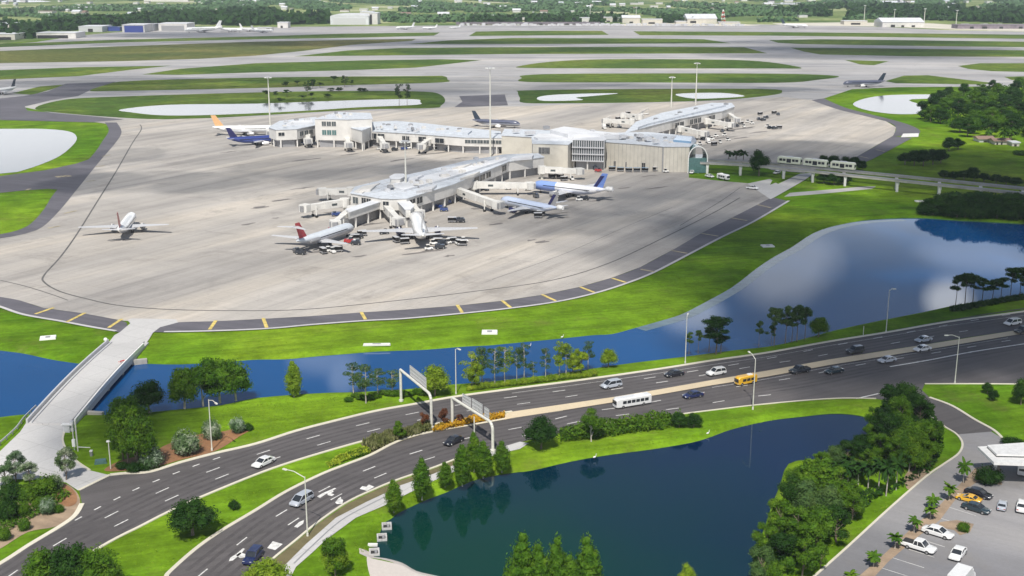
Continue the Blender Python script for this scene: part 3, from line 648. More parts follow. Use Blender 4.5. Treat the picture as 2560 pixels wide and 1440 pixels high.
# unit trees: 1 m tall, about 1 m wide; scaled when placed
KINDS = {}
def make_kind(kind, v):
    r = random.Random(hash_(kind) + v * 17); t = MB(); j = lambda a: r.uniform(-a, a)
    if kind == 'round':
        lobes = [((j(.05), j(.05), .60), (.34, .34, .30))]
        for i in range(7):
            a = i * 2 * math.pi / 7 + j(.4); q = .24 + j(.05)
            lobes.append(((math.cos(a) * q, math.sin(a) * q, .46 + j(.13)), (.22 + j(.04), .22 + j(.04), .17 + j(.03))))
        for i in range(3): lobes.append(((j(.14), j(.14), .80 + j(.05)), (.17, .17, .14)))
        c = leaf_cloud(lobes, 4200, .028, r)
        tapered(t, [(0, 0, 0), (j(.01), j(.01), .2), (j(.02), j(.02), .5)], .032, .018)
        for i in range(5): a = i * 1.26; tapered(t, [(0, 0, .2 + i * .03), (math.cos(a) * .2, math.sin(a) * .2, .45 + j(.05))], .016, .006, 5)
    elif kind == 'loose':
        lobes = []
        for i in range(13):
            a = r.uniform(0, 6.28); q = r.uniform(.05, .36); z = r.uniform(.38, .9)
            q *= 1.15 - max(0, z - .5) * 1.3
            lobes.append(((math.cos(a) * q, math.sin(a) * q, z), (.15 + j(.04), .15 + j(.04), .105 + j(.03))))
        c = leaf_cloud(lobes, 3600, .028, r)
        tapered(t, [(0, 0, 0), (j(.02), j(.02), .3), (j(.03), j(.03), .8)], .026, .01)
        for l, _ in lobes: tapered(t, [(0, 0, max(.15, l[2] - .25)), l], .011, .004, 5)
    elif kind == 'cone':
        lobes = []
        for i in range(9):
            z = .18 + i * .088; q = .40 * (1 - (i / 9.6) ** 1.5) + .05
            lobes.append(((j(.05), j(.05), z), (q, q, .10)))
            if i < 7:
                for k in range(3):
                    a = r.uniform(0, 6.28); lobes.append(((math.cos(a) * q * .65, math.sin(a) * q * .65, z + j(.03)), (q * .5, q * .5, .08)))
        c = leaf_cloud(lobes, 4200, .028, r)
        tapered(t, [(0, 0, 0), (0, 0, .5)], .04, .02)
    elif kind == 'pine':
        lobes = []
        for i in range(11):
            z = r.uniform(.56, .96); a = r.uniform(0, 6.28); q = r.uniform(.08, .40) * (1.25 - abs(z - .7) * 2)
            lobes.append(((math.cos(a) * q, math.sin(a) * q, z), (.16 + j(.04), .16 + j(.04), .055 + j(.012))))
        lobes.append(((j(.03), j(.03), .94), (.15, .15, .06)))
        c = leaf_cloud(lobes, 2400, .026, r, .4)
        tapered(t, [(0, 0, 0), (j(.02), j(.02), .4), (j(.03), j(.03), .93)], .022, .009)
        for l, _ in lobes: tapered(t, [(0, 0, l[2] - .07), l], .008, .003, 5)
    elif kind == 'egg':
        lobes = []
        for i in range(10):
            z = .16 + i * .086; q = .08 + .36 * math.sin(math.pi * min(1, (i + 1.6) / 11.2)) ** .8 * (1.12 - i * .045)
            lobes.append(((j(.03), j(.03), z), (q, q, .10)))
            for k in range(3):
                a = r.uniform(0, 6.28); lobes.append(((math.cos(a) * q * .6, math.sin(a) * q * .6, z + j(.03)), (q * .5, q * .5, .08)))
        c = leaf_cloud(lobes, 4200, .028, r)
        tapered(t, [(0, 0, 0), (0, 0, .5)], .035, .02)
    elif kind == 'slim':
        lobes = []
        for i in range(13):
            z = .36 + .6 * (i + r.random()) / 13; a = r.uniform(0, 6.28); q = r.uniform(.04, .30) * (1.2 - abs(z - .66))
            lobes.append(((math.cos(a) * q, math.sin(a) * q, z), (.17 + j(.05), .17 + j(.05), .05 + j(.015))))
        c = leaf_cloud(lobes, 1900, .028, r, .4, False)
        tapered(t, [(0, 0, 0), (j(.03), j(.03), .4), (j(.04), j(.04), .95)], .026, .009)
        for l, _ in lobes: tapered(t, [(0, 0, l[2] - .06), l], .009, .003, 5)
    elif kind == 'palm':
        c = MB(); tapered(t, [(0, 0, 0), (j(.02), j(.02), .35), (j(.03), j(.03), .72)], .03, .022)
        for i in range(26):
            a = i * 2.4; el = r.uniform(-.5, 1.15); L = r.uniform(.36, .5); p = Vector((0, 0, .72)); w = .085
            d = Vector((math.cos(a) * math.cos(el), math.sin(a) * math.cos(el), math.sin(el))); s = Vector((-math.sin(a), math.cos(a), 0)); pts = []
            for k in range(6):
                ww = w * math.sin(math.pi * (k + .6) / 6.4); pts.append((p - s * ww + Vector((0, 0, -ww * .5)), p.copy(), p + s * ww + Vector((0, 0, -ww * .5))))
                p = p + d * L / 5; d = (d + Vector((0, 0, -.22))).normalized()
            for k in range(5):
                A, B = pts[k], pts[k + 1]; c.add([A[0], A[1], B[1], B[0]], [(0, 1, 2, 3)]); c.add([A[1], A[2], B[2], B[1]], [(0, 1, 2, 3)])
    else:  # shrub
        lobes = [((j(.1), j(.1), .45), (.38, .38, .42))]
        for i in range(7): a = i * .9; lobes.append(((math.cos(a) * .28, math.sin(a) * .28, .38 + j(.12)), (.24, .24, .28 + j(.08))))
        c = leaf_cloud(lobes, 2400, .042, r)
        for i in range(4): a = i * 1.57; tapered(t, [(0, 0, 0), (math.cos(a) * .12, math.sin(a) * .12, .4)], .03, .015, 5)
    return c, t
def hash_(s): return sum(ord(ch) * (i + 3) for i, ch in enumerate(s))
NV = {'round': 3, 'loose': 4, 'cone': 3, 'pine': 5, 'palm': 3, 'shrub': 3, 'egg': 3, 'slim': 5}
MC = {}
TNAME = {'round': 'broadleaf_tree', 'loose': 'broadleaf_tree', 'cone': 'cypress_tree', 'pine': 'pine_tree', 'palm': 'palm_tree', 'shrub': 'shrub', 'egg': 'cypress_tree', 'slim': 'pine_tree'}
TCNT = [0]
def tree(x, y, ytop, wpx, kind, leaf, key=None, label=None, bark='bark', hm=None, z=0.0, cat=None, group=None, pos=None):
    TCNT[0] += 1; v = rng.randrange(NV[kind])
    p = P(x, y, z) if pos is None else pos
    hgt = hm if hm else max(1.0, height_at(x, y, ytop)); wid = wpx * mpp(y)
    if (kind, v) not in KINDS: KINDS[kind, v] = make_kind(kind, v)
    k = (kind, v, leaf)
    if k not in MC:
        MC[k] = KINDS[kind, v][0].mesh('crown_mesh', leaf)
    kt = (kind, v, bark)
    if kt not in MC: MC[kt] = KINDS[kind, v][1].mesh('trunk_mesh', bark, 60)
    e = empty(TNAME[kind], p, rng.uniform(0, 6.28))
    rat = {'round': .95, 'loose': .92, 'cone': .88, 'pine': .92, 'palm': .85, 'shrub': 1.05, 'egg': .9, 'slim': .85}[kind]
    e.scale = (wid / rat, wid / rat, hgt)
    c = bpy.data.objects.new('crown' if kind != 'shrub' else 'foliage', MC[k]); COL.objects.link(c); c.parent = e
    t = bpy.data.objects.new('trunk' if kind != 'shrub' else 'stem', MC[kt]); COL.objects.link(t); t.parent = e
    cat = cat or ('shrub' if kind == 'shrub' else 'palm' if kind == 'palm' else 'tree')
    if key: cluster(e, key, cat)
    else: tag(e, label, cat, group)
    return e
K = 'green trees behind the lamp post'
for a in ((462, 1022, 912, 92, 'round'), (508, 1016, 900, 95, 'loose'), (550, 1008, 893, 100, 'round'), (590, 1002, 893, 90, 'round')): tree(*a, 'leaf_mid', K, bark='bark_pale')
tree(372, 1034, 948, 96, 'round', 'leaf_dark', label='dark rounded tree on the bank right of the bridge')
tree(318, 1075, 985, 110, 'round', 'leaf_mid', label='broad tree between the bridge and the tall tree behind the kerb')
K = 'tall trees right of the service road'
for a in ((322, 1168, 1012, 105, 'loose'), (345, 1172, 1030, 110, 'round'), (308, 1150, 1050, 70, 'loose')): tree(*a, 'leaf_mid', K)
K = 'silver-green shrubs in the mulch bed'
for a in ((377, 1168, 1102, 66, 'shrub'), (466, 1136, 1062, 74, 'shrub'), (530, 1098, 1036, 52, 'shrub'), (594, 1082, 1034, 42, 'shrub')): tree(*a, 'leaf_silver', K)
K = 'low dark shrubs in the mulch bed'
for a in ((335, 1180, 1150, 40), (360, 1176, 1150, 36), (305, 1172, 1150, 34), (620, 1075, 1055, 30)): tree(*a, 'shrub', 'leaf_dark', K)
tree(735, 993, 903, 46, 'egg', 'leaf_bright', label='lone cone-shaped tree on the lawn at the canal edge', bark='bark_pale')
K = 'feathery pines left of the first sign gantry'
for a in ((884, 986, 908, 52), (915, 1008, 912, 60), (945, 985, 922, 45), (980, 984, 926, 52)): tree(*a, 'slim', 'leaf_pine', K, bark='bark_pale')
tree(1087, 990, 906, 82, 'round', 'leaf_bright', label='bright round tree between the gantry and the lamp post by the water')
K = 'slender pines between canal and highway'
for a in ((1180, 968, 880, 58), (1205, 965, 868, 50), (1237, 958, 866, 46), (1262, 955, 862, 44), (1292, 952, 868, 26), (1310, 950, 856, 34), (1333, 946, 902, 22), (1364, 942, 868, 30), (1398, 942, 852, 48),
          (1415, 940, 858, 44), (1470, 924, 850, 34)): tree(*a, 'slim', rng.choice(['leaf_pine', 'leaf_bright', 'leaf_pine']), K, bark='bark_pale')
K = 'bushy bright trees among the slender pines'
for a in ((1432, 938, 880, 50, 'loose'), (1452, 934, 872, 44, 'loose'), (1521, 918, 868, 50, 'round'), (1190, 972, 905, 46, 'loose')): tree(*a, 'leaf_bright', K)
K = 'low bright shrubs between pines and kerb'
for i in range(24):
    x = 1175 + i * 13.5; y = 976 - i * 1.55
    tree(x, y, y - rng.uniform(12, 22), rng.uniform(16, 24), 'shrub', 'leaf_bright', K)
K = 'low green shrubs near the first gantry'
for i in range(14):
    x = 872 + i * 14; y = 996 - i * .9 + rng.uniform(-6, 8)
    tree(x, y, y - rng.uniform(12, 20), rng.uniform(20, 30), 'shrub', 'leaf_mid', K)
K = 'dark pines on the lake bank behind the highway'
for a in ((1722, 886, 830, 26), (1745, 884, 826, 24), (1790, 886, 792, 88), (1772, 880, 815, 40), (1802, 884, 838, 55), (1897, 868, 802, 26)): tree(*a, 'pine', 'leaf_dark' if a[3] > 50 else 'leaf_pine', K)
K = 'pines in the clump on the lake bank'
for a in ((1935, 866, 770, 46), (1963, 860, 766, 50), (1992, 855, 762, 52), (2012, 851, 770, 44), (1928, 864, 812, 28), (1979, 856, 780, 40)): tree(*a, 'pine', 'leaf_pine', K)
tree(2046, 842, 790, 56, 'round', 'leaf_mid', label='round bushy tree at the right end of the pine clump on the lake bank')
K = 'dark pines at the right end of the lake bank'
for a in ((2388, 768, 688, 42), (2412, 760, 684, 52), (2432, 757, 690, 54), (2455, 755, 696, 50), (2480, 754, 700, 48), (2502, 752, 694, 50), (2524, 752, 670, 48), (2548, 750, 668, 50), (2570, 750, 690, 50)): tree(*a, 'pine', 'leaf_dark', K, bark='bark_dark')
K = 'low dark shrubs under the lake bank pines'
for i in range(12): tree(2385 + i * 17, 778 - i * 3, 760 - i * 3, 26, 'shrub', 'leaf_dark', K)
K = 'pale flowering trees beside the service road'
for a in ((40, 1205, 1128, 62), (75, 1212, 1150, 55), (15, 1215, 1158, 60), (166, 1200, 1118, 62)): tree(*a, 'loose', 'leaf_silver', K)
K = 'shrubs in the brown bed at the left edge'
for a in ((30, 1252, 1196, 66), (70, 1250, 1202, 60), (112, 1238, 1180, 62), (138, 1222, 1178, 44), (20, 1300, 1240, 56), (56, 1290, 1250, 40), (10, 1350, 1312, 40), (120, 1286, 1238, 40), (145, 1280, 1256, 34), (62, 1325, 1296, 34), (100, 1268, 1240, 40)):
    tree(*a, 'shrub', rng.choice(['leaf_mid', 'leaf_mid', 'leaf_dark', 'leaf_silver']), K)
tree(482, 1338, 1242, 128, 'round', 'leaf_dark', label='broad dark green tree on the grass median')
tree(586, 1272, 1246, 32, 'shrub', 'leaf_dark', label='small dull bush on the grass median beside the broad tree')
K = 'large trees at the bottom left corner'
for a in ((120, 1500, 1372, 130, 'round'), (185, 1500, 1352, 150, 'round'), (250, 1500, 1362, 130, 'round')): tree(*a, rng.choice(['leaf_dark', 'leaf_mid']), K)
tree(668, 1478, 1396, 122, 'round', 'leaf_bright', label='bright tree at the bottom edge where the sidewalk leaves the frame')
tree(838, 1440, 1340, 84, 'loose', 'leaf_mid', label='leafy tree on the lawn between the sidewalk and the pond')
tree(838, 1436, 1352, 80, 'round', 'leaf_bright', label='second leafy tree close against the lawn tree near the culverts')
K = 'cone-shaped trees between sidewalk and pond'
for a in ((985, 1282, 1200, 54), (1055, 1250, 1145, 60), (1113, 1218, 1156, 50), (1156, 1216, 1112, 54), (1185, 1180, 1080, 46), (1208, 1196, 1102, 60), (1255, 1182, 1102, 52)): tree(*a[:3], a[3] * .88, 'egg', 'leaf_mid', K, bark='bark_pale')
tree(1353, 1122, 1036, 92, 'round', 'leaf_dark', label='dark round tree at the left end of the roadside hedge')
tree(1478, 1104, 1026, 66, 'loose', 'leaf_mid', label='tree with white trunk in front of the roadside hedge', bark='bark_pale')
K = 'dark bushy trees at the hedge end'
for a in ((1698, 1068, 1030, 44), (1734, 1068, 1030, 48)): tree(*a, 'round', 'leaf_dark', K)
K = 'tall cone trees at the bottom edge'
for a in ((1305, 1530, 1322, 104), (1345, 1535, 1352, 80), (1388, 1528, 1334, 84), (1425, 1535, 1380, 70), (1466, 1530, 1334, 92)): tree(*a, 'cone', 'leaf_mid', K)
tree(1716, 1500, 1406, 62, 'cone', 'leaf_bright', label='tip of a yellow-green tree poking up at the bottom of the pond')
K = 'dark trees of the grove by the ramp'
for a in ((2200, 1100, 1022, 70, 'loose'), (2228, 1050, 962, 84, 'loose'), (2262, 1056, 950, 92, 'round'), (2298, 1078, 984, 82, 'loose'), (2222, 1120, 1030, 90, 'round'), (2268, 1150, 1052, 104, 'round'), (2308, 1140, 1046, 84, 'loose'),
          (2335, 1118, 1052, 56, 'loose'), (2198, 1150, 1078, 66, 'loose'), (2325, 1166, 1098, 66, 'loose'), (2286, 1176, 1104, 76, 'round'), (2184, 1090, 1018, 50, 'loose'), (2246, 1170, 1092, 70, 'loose'), (2245, 1100, 990, 80, 'loose')): tree(*a, rng.choice(['leaf_dark', 'leaf_dark', 'leaf_mid']), K, bark='bark_dark')
K = 'tall palms beside the dark grove'
for a in ((2095, 1205, 1142, 60), (2118, 1212, 1150, 56), (2145, 1212, 1140, 60), (2170, 1222, 1146, 58), (2196, 1232, 1132, 62), (2215, 1240, 1138, 60), (2240, 1225, 1135, 56), (2272, 1180, 1120, 48), (2120, 1190, 1136, 52)): tree(*a[:3], a[3] * .85, 'palm', 'leaf_dark', K, bark='bark_pale')
K = 'green trees on the right pond shore'
for a in ((2050, 1178, 1128, 60, 'loose'), (2085, 1170, 1112, 60, 'round'), (2118, 1160, 1100, 60, 'loose'), (2150, 1146, 1085, 60, 'round'), (2172, 1120, 1062, 54, 'loose'), (2100, 1215, 1165, 60, 'loose'), (2140, 1200, 1150, 64, 'round'), (2175, 1190, 1120, 60, 'loose'), (2120, 1260, 1200, 70, 'loose'), (1995, 1228, 1160, 78, 'round'), (2020, 1238, 1142, 88, 'cone'), (2060, 1240, 1140, 84, 'cone'), (1972, 1290, 1196, 86, 'loose'), (2015, 1300, 1200, 96, 'round'), (2060, 1305, 1210, 96, 'round'), (2100, 1290, 1215, 80, 'loose'),
          (1945, 1345, 1250, 86, 'loose'), (1990, 1365, 1265, 100, 'loose'), (2040, 1370, 1262, 100, 'round'), (2090, 1355, 1260, 90, 'loose'), (1915, 1400, 1310, 80, 'loose'), (1955, 1430, 1330, 96, 'loose'), (2005, 1440, 1340, 90, 'loose'),
          (2130, 1300, 1232, 70, 'loose'), (1900, 1480, 1368, 88, 'loose'), (1950, 1500, 1390, 80, 'loose'), (2052, 1420, 1352, 46, 'loose'), (2075, 1235, 1190, 60, 'round')): tree(*a, rng.choice(['leaf_mid', 'leaf_mid', 'leaf_dark', 'leaf_mid', 'leaf_pine']), K)
K = 'small palms along the parking lot'
for a in ((2408, 1208, 1146, 46), (2372, 1252, 1206, 44), (2332, 1272, 1238, 46), (2325, 1300, 1262, 44), (2285, 1332, 1286, 46), (2237, 1372, 1330, 46), (2183, 1418, 1376, 46), (2126, 1460, 1424, 46)): tree(*a[:3], a[3] * .9, 'palm', 'leaf_mid', K, bark='bark_pale')
tree(2470, 1208, 1158, 74, 'shrub', 'leaf_dark', label='dark bush under the corner of the white canopy')
tree(2408, 1328, 1302, 34, 'shrub', 'leaf_mid', label='small plant in the island between the parked cars')
K = 'small trees on the ramp lawn'
for a in ((2468, 984, 955, 32), (2482, 1002, 972, 28), (2552, 1012, 945, 52)): tree(*a, 'round', 'leaf_dark', K)
tree(2530, 1112, 1090, 60, 'shrub', 'leaf_dark', label='low bush on the lawn edge behind the white canopy')
K = 'palms on the apron side of the train track'
for a in ((1822, 402, 372, 32), (1840, 404, 370, 34), (1858, 404, 372, 30)): tree(*a, 'palm', 'leaf_dark', K)
tree(1897, 440, 372, 56, 'round', 'leaf_dark', label='dark round tree in front of the train track near the terminal')
K = 'dark trees behind the white train'
for a in ((2058, 418, 386, 36), (2082, 420, 386, 36), (2112, 422, 388, 36), (2136, 424, 390, 34), (2155, 428, 400, 26)): tree(*a, 'round', 'leaf_dark', K)
K = 'low trees under the train track'
for a in ((2060, 458, 432, 44), (2085, 462, 430, 48), (2108, 460, 434, 44)): tree(*a, 'round', 'leaf_dark', K)
K = 'dark trees on the lawn behind the train track'
for a in ((2262, 412, 380, 42), (2285, 414, 372, 46), (2308, 416, 372, 46), (2332, 412, 370, 46), (2352, 408, 372, 44), (2372, 378, 342, 40), (2395, 374, 344, 38), (2376, 366, 342, 30)): tree(*a, 'round', 'leaf_dark', K)
K = 'dark bushes in the row behind the track'
for a in ((2360, 448), (2385, 450), (2410, 449), (2435, 452), (2460, 455), (2490, 458), (2515, 462), (2540, 466), (2430, 440)): tree(a[0], a[1], a[1] - 24, 38, 'round', 'leaf_dark', K)
K = 'dense dark bushes along the far lake shore'
for i in range(16): tree(2312 + i * 20, 537 + (i > 2) * 3 + i * .7 + rng.uniform(-2, 1), 504 + rng.uniform(-8, 8), 46, 'shrub', 'leaf_dark', K)
K = 'very dark trees beyond the lake'
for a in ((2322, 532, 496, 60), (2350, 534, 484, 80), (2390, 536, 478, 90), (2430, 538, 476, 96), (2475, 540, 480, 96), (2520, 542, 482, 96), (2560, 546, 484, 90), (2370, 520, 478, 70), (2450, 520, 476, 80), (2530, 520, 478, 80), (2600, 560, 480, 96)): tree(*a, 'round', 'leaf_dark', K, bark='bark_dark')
# the wood at the upper right: trees placed inside its outline
WOOD = [(2298, 290), (2310, 262), (2345, 240), (2400, 232), (2450, 222), (2520, 216), (2640, 216), (2640, 350), (2560, 345), (2480, 336), (2420, 338), (2370, 318), (2330, 305)]
def inside(x, y, poly):
    c = False; n = len(poly)
    for i in range(n):
        x1, y1 = poly[i]; x2, y2 = poly[i - 1]
        if (y1 > y) != (y2 > y) and x < (x2 - x1) * (y - y1) / (y2 - y1) + x1: c = not c
    return c
K = 'dark trees of the upper right wood'
pts = []
while len(pts) < 70:
    x, y = rng.uniform(2295, 2600), 216 + 130 * rng.random() ** 1.0
    if inside(x, y, WOOD) and all(abs(x - a) / 20 + abs(y - b) / 7 > 1 for a, b in pts): pts.append((x, y))
for x, y in sorted(pts, key=lambda t: t[1]): tree(x, y + 8, 0, rng.uniform(34, 50) * (y + 70) / 350, rng.choice(['round', 'loose', 'round']), rng.choice(['leaf_dark', 'leaf_dark', 'leaf_mid']), K, hm=rng.uniform(7, 11))
K = 'palms beside the small buildings'
for a in ((2505, 362, 316, 26), (2528, 350, 320, 24), (2470, 352, 322, 24)): tree(*a, 'palm', 'leaf_mid', K)
tree(2548, 388, 372, 34, 'shrub', 'leaf_mid', label='low bush on the lawn right of the small buildings')
# sparse trees on the airfield islands
K = 'small dark trees along the airfield lagoon'
for a in ((665, 246, 226), (690, 248, 228), (718, 243, 224), (770, 240, 200), (782, 222, 198), (800, 219, 206), (828, 229, 219), (848, 229, 218), (862, 218, 188), (880, 216, 200), (902, 229, 219), (912, 229, 220), (835, 206, 190),
          (998, 262, 208), (1018, 262, 210), (756, 250, 238), (780, 248, 232), (744, 214, 202), (714, 216, 204), (700, 260, 244),  (820, 244, 234)):
    tree(a[0], a[1], a[2], rng.uniform(16, 26), rng.choice(['pine', 'loose']) if a[1] - a[2] < 30 else 'slim', 'leaf_dark', K)
# ------------------------------------------------------------------ hedges, reeds and flowers
def clump_row(name, mat, px_poly, n, hm, size, label, cat, up=.0):
    w = [P(x, y) for x, y in px_poly]; xs = [p.x for p in w]; ys = [p.y for p in w]; m = MB(); r = random.Random(len(px_poly) * 7 + n); k = 0
    poly = [(p.x, p.y) for p in w]
    while k < n:
        x, y = r.uniform(min(xs), max(xs)), r.uniform(min(ys), max(ys))
        if not inside(x, y, poly): continue
        k += 1; hh = hm * (.6 + .55 * noise.noise(Vector((x * .4, y * .4, 3))) + .3 * r.random()); z = hh * r.random() ** .5
        nrm = Vector((r.gauss(0, .6), r.gauss(0, .6), r.gauss(0, .4) + .5)).normalized() if not up else Vector((r.gauss(0, 1), r.gauss(0, 1), .15)).normalized()
        a = nrm.orthogonal().normalized(); b = nrm.cross(a); th = r.uniform(0, 6.28) if not up else 0
        if up: b = Vector((0, 0, 1)) + Vector((r.gauss(0, .2), r.gauss(0, .2), 0)); a = b.cross(nrm).normalized() * .25
        a, b = a * math.cos(th) + b * math.sin(th), b * math.cos(th) - a * math.sin(th)
        s = size * r.uniform(.6, 1.3); p = Vector((x, y, z + .12)); a *= s; b *= s * (.7 if not up else 1)
        m.add([p - a, p - b * .6, p + a, p + b * .8], [(0, 1, 2, 3)])
    o = m.obj(name, mat); tag(o, label, cat); return o
clump_row('hedge', 'leaf_mid', [(1400, 1090), (1450, 1072), (1530, 1062), (1620, 1050), (1700, 1044), (1705, 1062), (1650, 1078), (1570, 1088), (1500, 1098), (1440, 1106), (1400, 1108)], 5200, 2.0, .34, 'long green hedge between the near carriageway and the pond', 'hedge')
o = clump_row('reeds', 'leaf_reed', [(925, 1132), (905, 1112), (952, 1096), (1010, 1082), (1075, 1066), (1080, 1080), (990, 1104), (930, 1134)], 3800, 1.8, .5, 'tall pale reeds in the median bed left of the sign gantry posts', 'reeds', 1); o['kind'] = 'stuff'
clump_row('flower_bed', 'flower_orange', [(1080, 1084), (1090, 1068), (1130, 1058), (1170, 1050), (1225, 1042), (1262, 1037), (1262, 1047), (1190, 1060), (1100, 1080)], 2600, 1.1, .26, 'orange flower bed on the tip of the median between the gantries', 'flower bed')['kind'] = 'stuff'
clump_row('flower_bed', 'flower_yellow', [(815, 1165), (850, 1142), (900, 1125), (935, 1118), (925, 1136), (870, 1152), (825, 1172)], 1500, .7, .24, 'yellow flower patch at the edge of the grass median', 'flower bed')['kind'] = 'stuff'
clump_row('ground_cover', 'leaf_mid', [(850, 1146), (900, 1128), (935, 1112), (950, 1100), (925, 1136), (880, 1150)], 1200, .6, .24, 'green planting beside the yellow flowers on the median', 'planting')['kind'] = 'stuff'
clump_row('ground_cover', 'leaf_mid', [(-20, 1245), (60, 1216), (140, 1216), (180, 1240), (100, 1290), (0, 1340), (-20, 1350)], 3000, .7, .3, 'low green planting in the brown bed at the left edge', 'planting')['kind'] = 'stuff'
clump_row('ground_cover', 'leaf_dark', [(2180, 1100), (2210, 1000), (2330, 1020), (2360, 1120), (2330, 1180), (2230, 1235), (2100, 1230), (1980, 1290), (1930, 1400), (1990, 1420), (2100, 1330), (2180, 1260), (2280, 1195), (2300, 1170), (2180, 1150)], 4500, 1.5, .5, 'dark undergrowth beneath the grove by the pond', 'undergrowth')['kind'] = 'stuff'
clump_row('ground_cover', 'leaf_mid', [(2300, 300), (2340, 250), (2460, 222), (2640, 216), (2640, 345), (2480, 330), (2370, 318)], 9000, 3.2, 1.0, 'dark undergrowth beneath the wood at the upper right', 'undergrowth')['kind'] = 'stuff'
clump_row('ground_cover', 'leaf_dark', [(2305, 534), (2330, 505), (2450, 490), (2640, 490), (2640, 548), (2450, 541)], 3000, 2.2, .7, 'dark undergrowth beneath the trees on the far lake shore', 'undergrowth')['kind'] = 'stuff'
K = 'small red-leaved trees by the first gantry'
for a in ((1062, 1076, 1030, 30), (1108, 1068, 1020, 32), (1150, 1062, 1036, 24)): tree(*a, 'loose', 'flower_red', K)
tree(995, 1100, 1050, 40, 'loose', 'leaf_mid', label='small olive tree rising from the reeds on the median')
# tufts of coarse grass on the lawns near the camera
m = MB(); r = random.Random(9)
AREAS = [[(640, 1000), (1000, 980), (940, 1020), (740, 1068), (640, 1100), (480, 1100), (560, 1020)], [(640, 1195), (920, 1115), (640, 1260), (480, 1370), (330, 1490), (150, 1490), (420, 1300)],
         [(700, 1490), (960, 1270), (1100, 1205), (1180, 1180), (1000, 1270), (950, 1310), (915, 1390), (910, 1490)], [(1300, 1170), (1320, 1125), (1550, 1105), (1780, 1045), (2060, 1004), (2060, 1026), (1700, 1100), (1400, 1150)],
         [(380, 840), (1000, 810), (1500, 750), (1800, 640), (1760, 740), (1500, 826), (1000, 868), (380, 896)], [(1980, 1430), (2300, 1190), (2340, 1170), (2040, 1420), (1980, 1470)]]
for A in AREAS:
    w = [P(x, y) for x, y in A]; poly_ = [(p.x, p.y) for p in w]; xs = [p[0] for p in poly_]; ys = [p[1] for p in poly_]; k = 0
    while k < 1500:
        x, y = r.uniform(min(xs), max(xs)), r.uniform(min(ys), max(ys)); k += 1
        if not inside(x, y, poly_) or noise.noise(Vector((x * .05, y * .05, 0))) < -.1: continue
        s = r.uniform(.1, .24); a = r.uniform(0, 6.28)
        m.add([(x - s * math.cos(a), y - s * math.sin(a), .0), (x + s * math.cos(a), y + s * math.sin(a), .0), (x + r.uniform(-.1, .1), y + r.uniform(-.1, .1), s * .8)], [(0, 1, 2)])
tag(m.obj('grass_tufts', 'leaf_bright'), 'coarse tufts scattered over the lawns', 'grass', kind='stuff')
# ------------------------------------------------------------------ woods far behind the airfield
m = MB(); r = random.Random(3); md = MB(); mt = MB()
def far_wood(mb, region, n, hm, sz):
    k = 0; xs = [p[0] for p in region]; ys = [p[1] for p in region]
    while k < n:
        x, y = r.uniform(min(xs), max(xs)), r.uniform(min(ys), max(ys))
        if not inside(x, y, region): continue
        if noise.noise(Vector((x * .006, y * .07, 1))) < (-.02 if mb is m else -.3): k += .45; continue
        k += 1; p = P(x, y); h = hm * r.uniform(.6, 1.2); w = sz * r.uniform(.6, 1.3)
        for _ in range(4):
            a = r.uniform(0, 6.28); q = Vector((p.x + r.uniform(-w, w) * .6, p.y + r.uniform(-w, w) * .6, h * r.uniform(.35, .9)))
            nrm = Vector((r.gauss(0, .7), r.gauss(0, .7) - .2, .7)).normalized(); u = nrm.orthogonal().normalized() * w * .62; v = nrm.cross(u).normalized() * w * .5
            mb.add([q - u, q - v, q + u, q + v], [(0, 1, 2, 3)])
        mb.add([(p.x - w * .6, p.y, 0), (p.x + w * .6, p.y, 0), (p.x + w * .4, p.y, h * .8), (p.x - w * .4, p.y, h * .8)], [(0, 1, 2, 3)])
far_wood(m, [(-200, 30), (300, 18), (640, 12), (640, 5), (1280, 2), (2560, 6), (2800, 10), (2800, 58), (2560, 55), (2200, 48), (1900, 56), (1280, 46), (1200, 56), (960, 58), (940, 30), (640, 30), (400, 44), (120, 52), (-200, 62)], 12000, 8.5, 7.5)
far_wood(m, [(-400, -12), (3000, -12), (3000, 8), (-400, 12)], 4500, 9, 12)
far_wood(md, [(112, 76), (120, 58), (300, 56), (420, 36), (640, 32), (820, 34), (825, 60), (700, 62), (640, 66), (480, 62), (300, 66), (180, 78)], 1500, 15, 9)
far_wood(md, [(1940, 30), (2100, 14), (2560, 26), (2800, 30), (2800, 64), (2560, 60), (2300, 50), (2000, 40)], 1600, 14, 9)
far_wood(md, [(1150, 62), (1180, 50), (1280, 48), (1560, 44), (1740, 52), (1740, 58), (1280, 60)], 400, 12, 7)
far_wood(md, [(-300, 70), (30, 62), (110, 66), (150, 84), (60, 100), (-300, 110)], 350, 13, 9)
tag(m.obj('far_wood', 'leaf_far'), 'hazy green woodland stretching to the top of the picture', 'woodland', kind='stuff')
tag(md.obj('far_wood', 'leaf_dark'), 'dark belt of trees behind the hangars', 'woodland', kind='stuff')
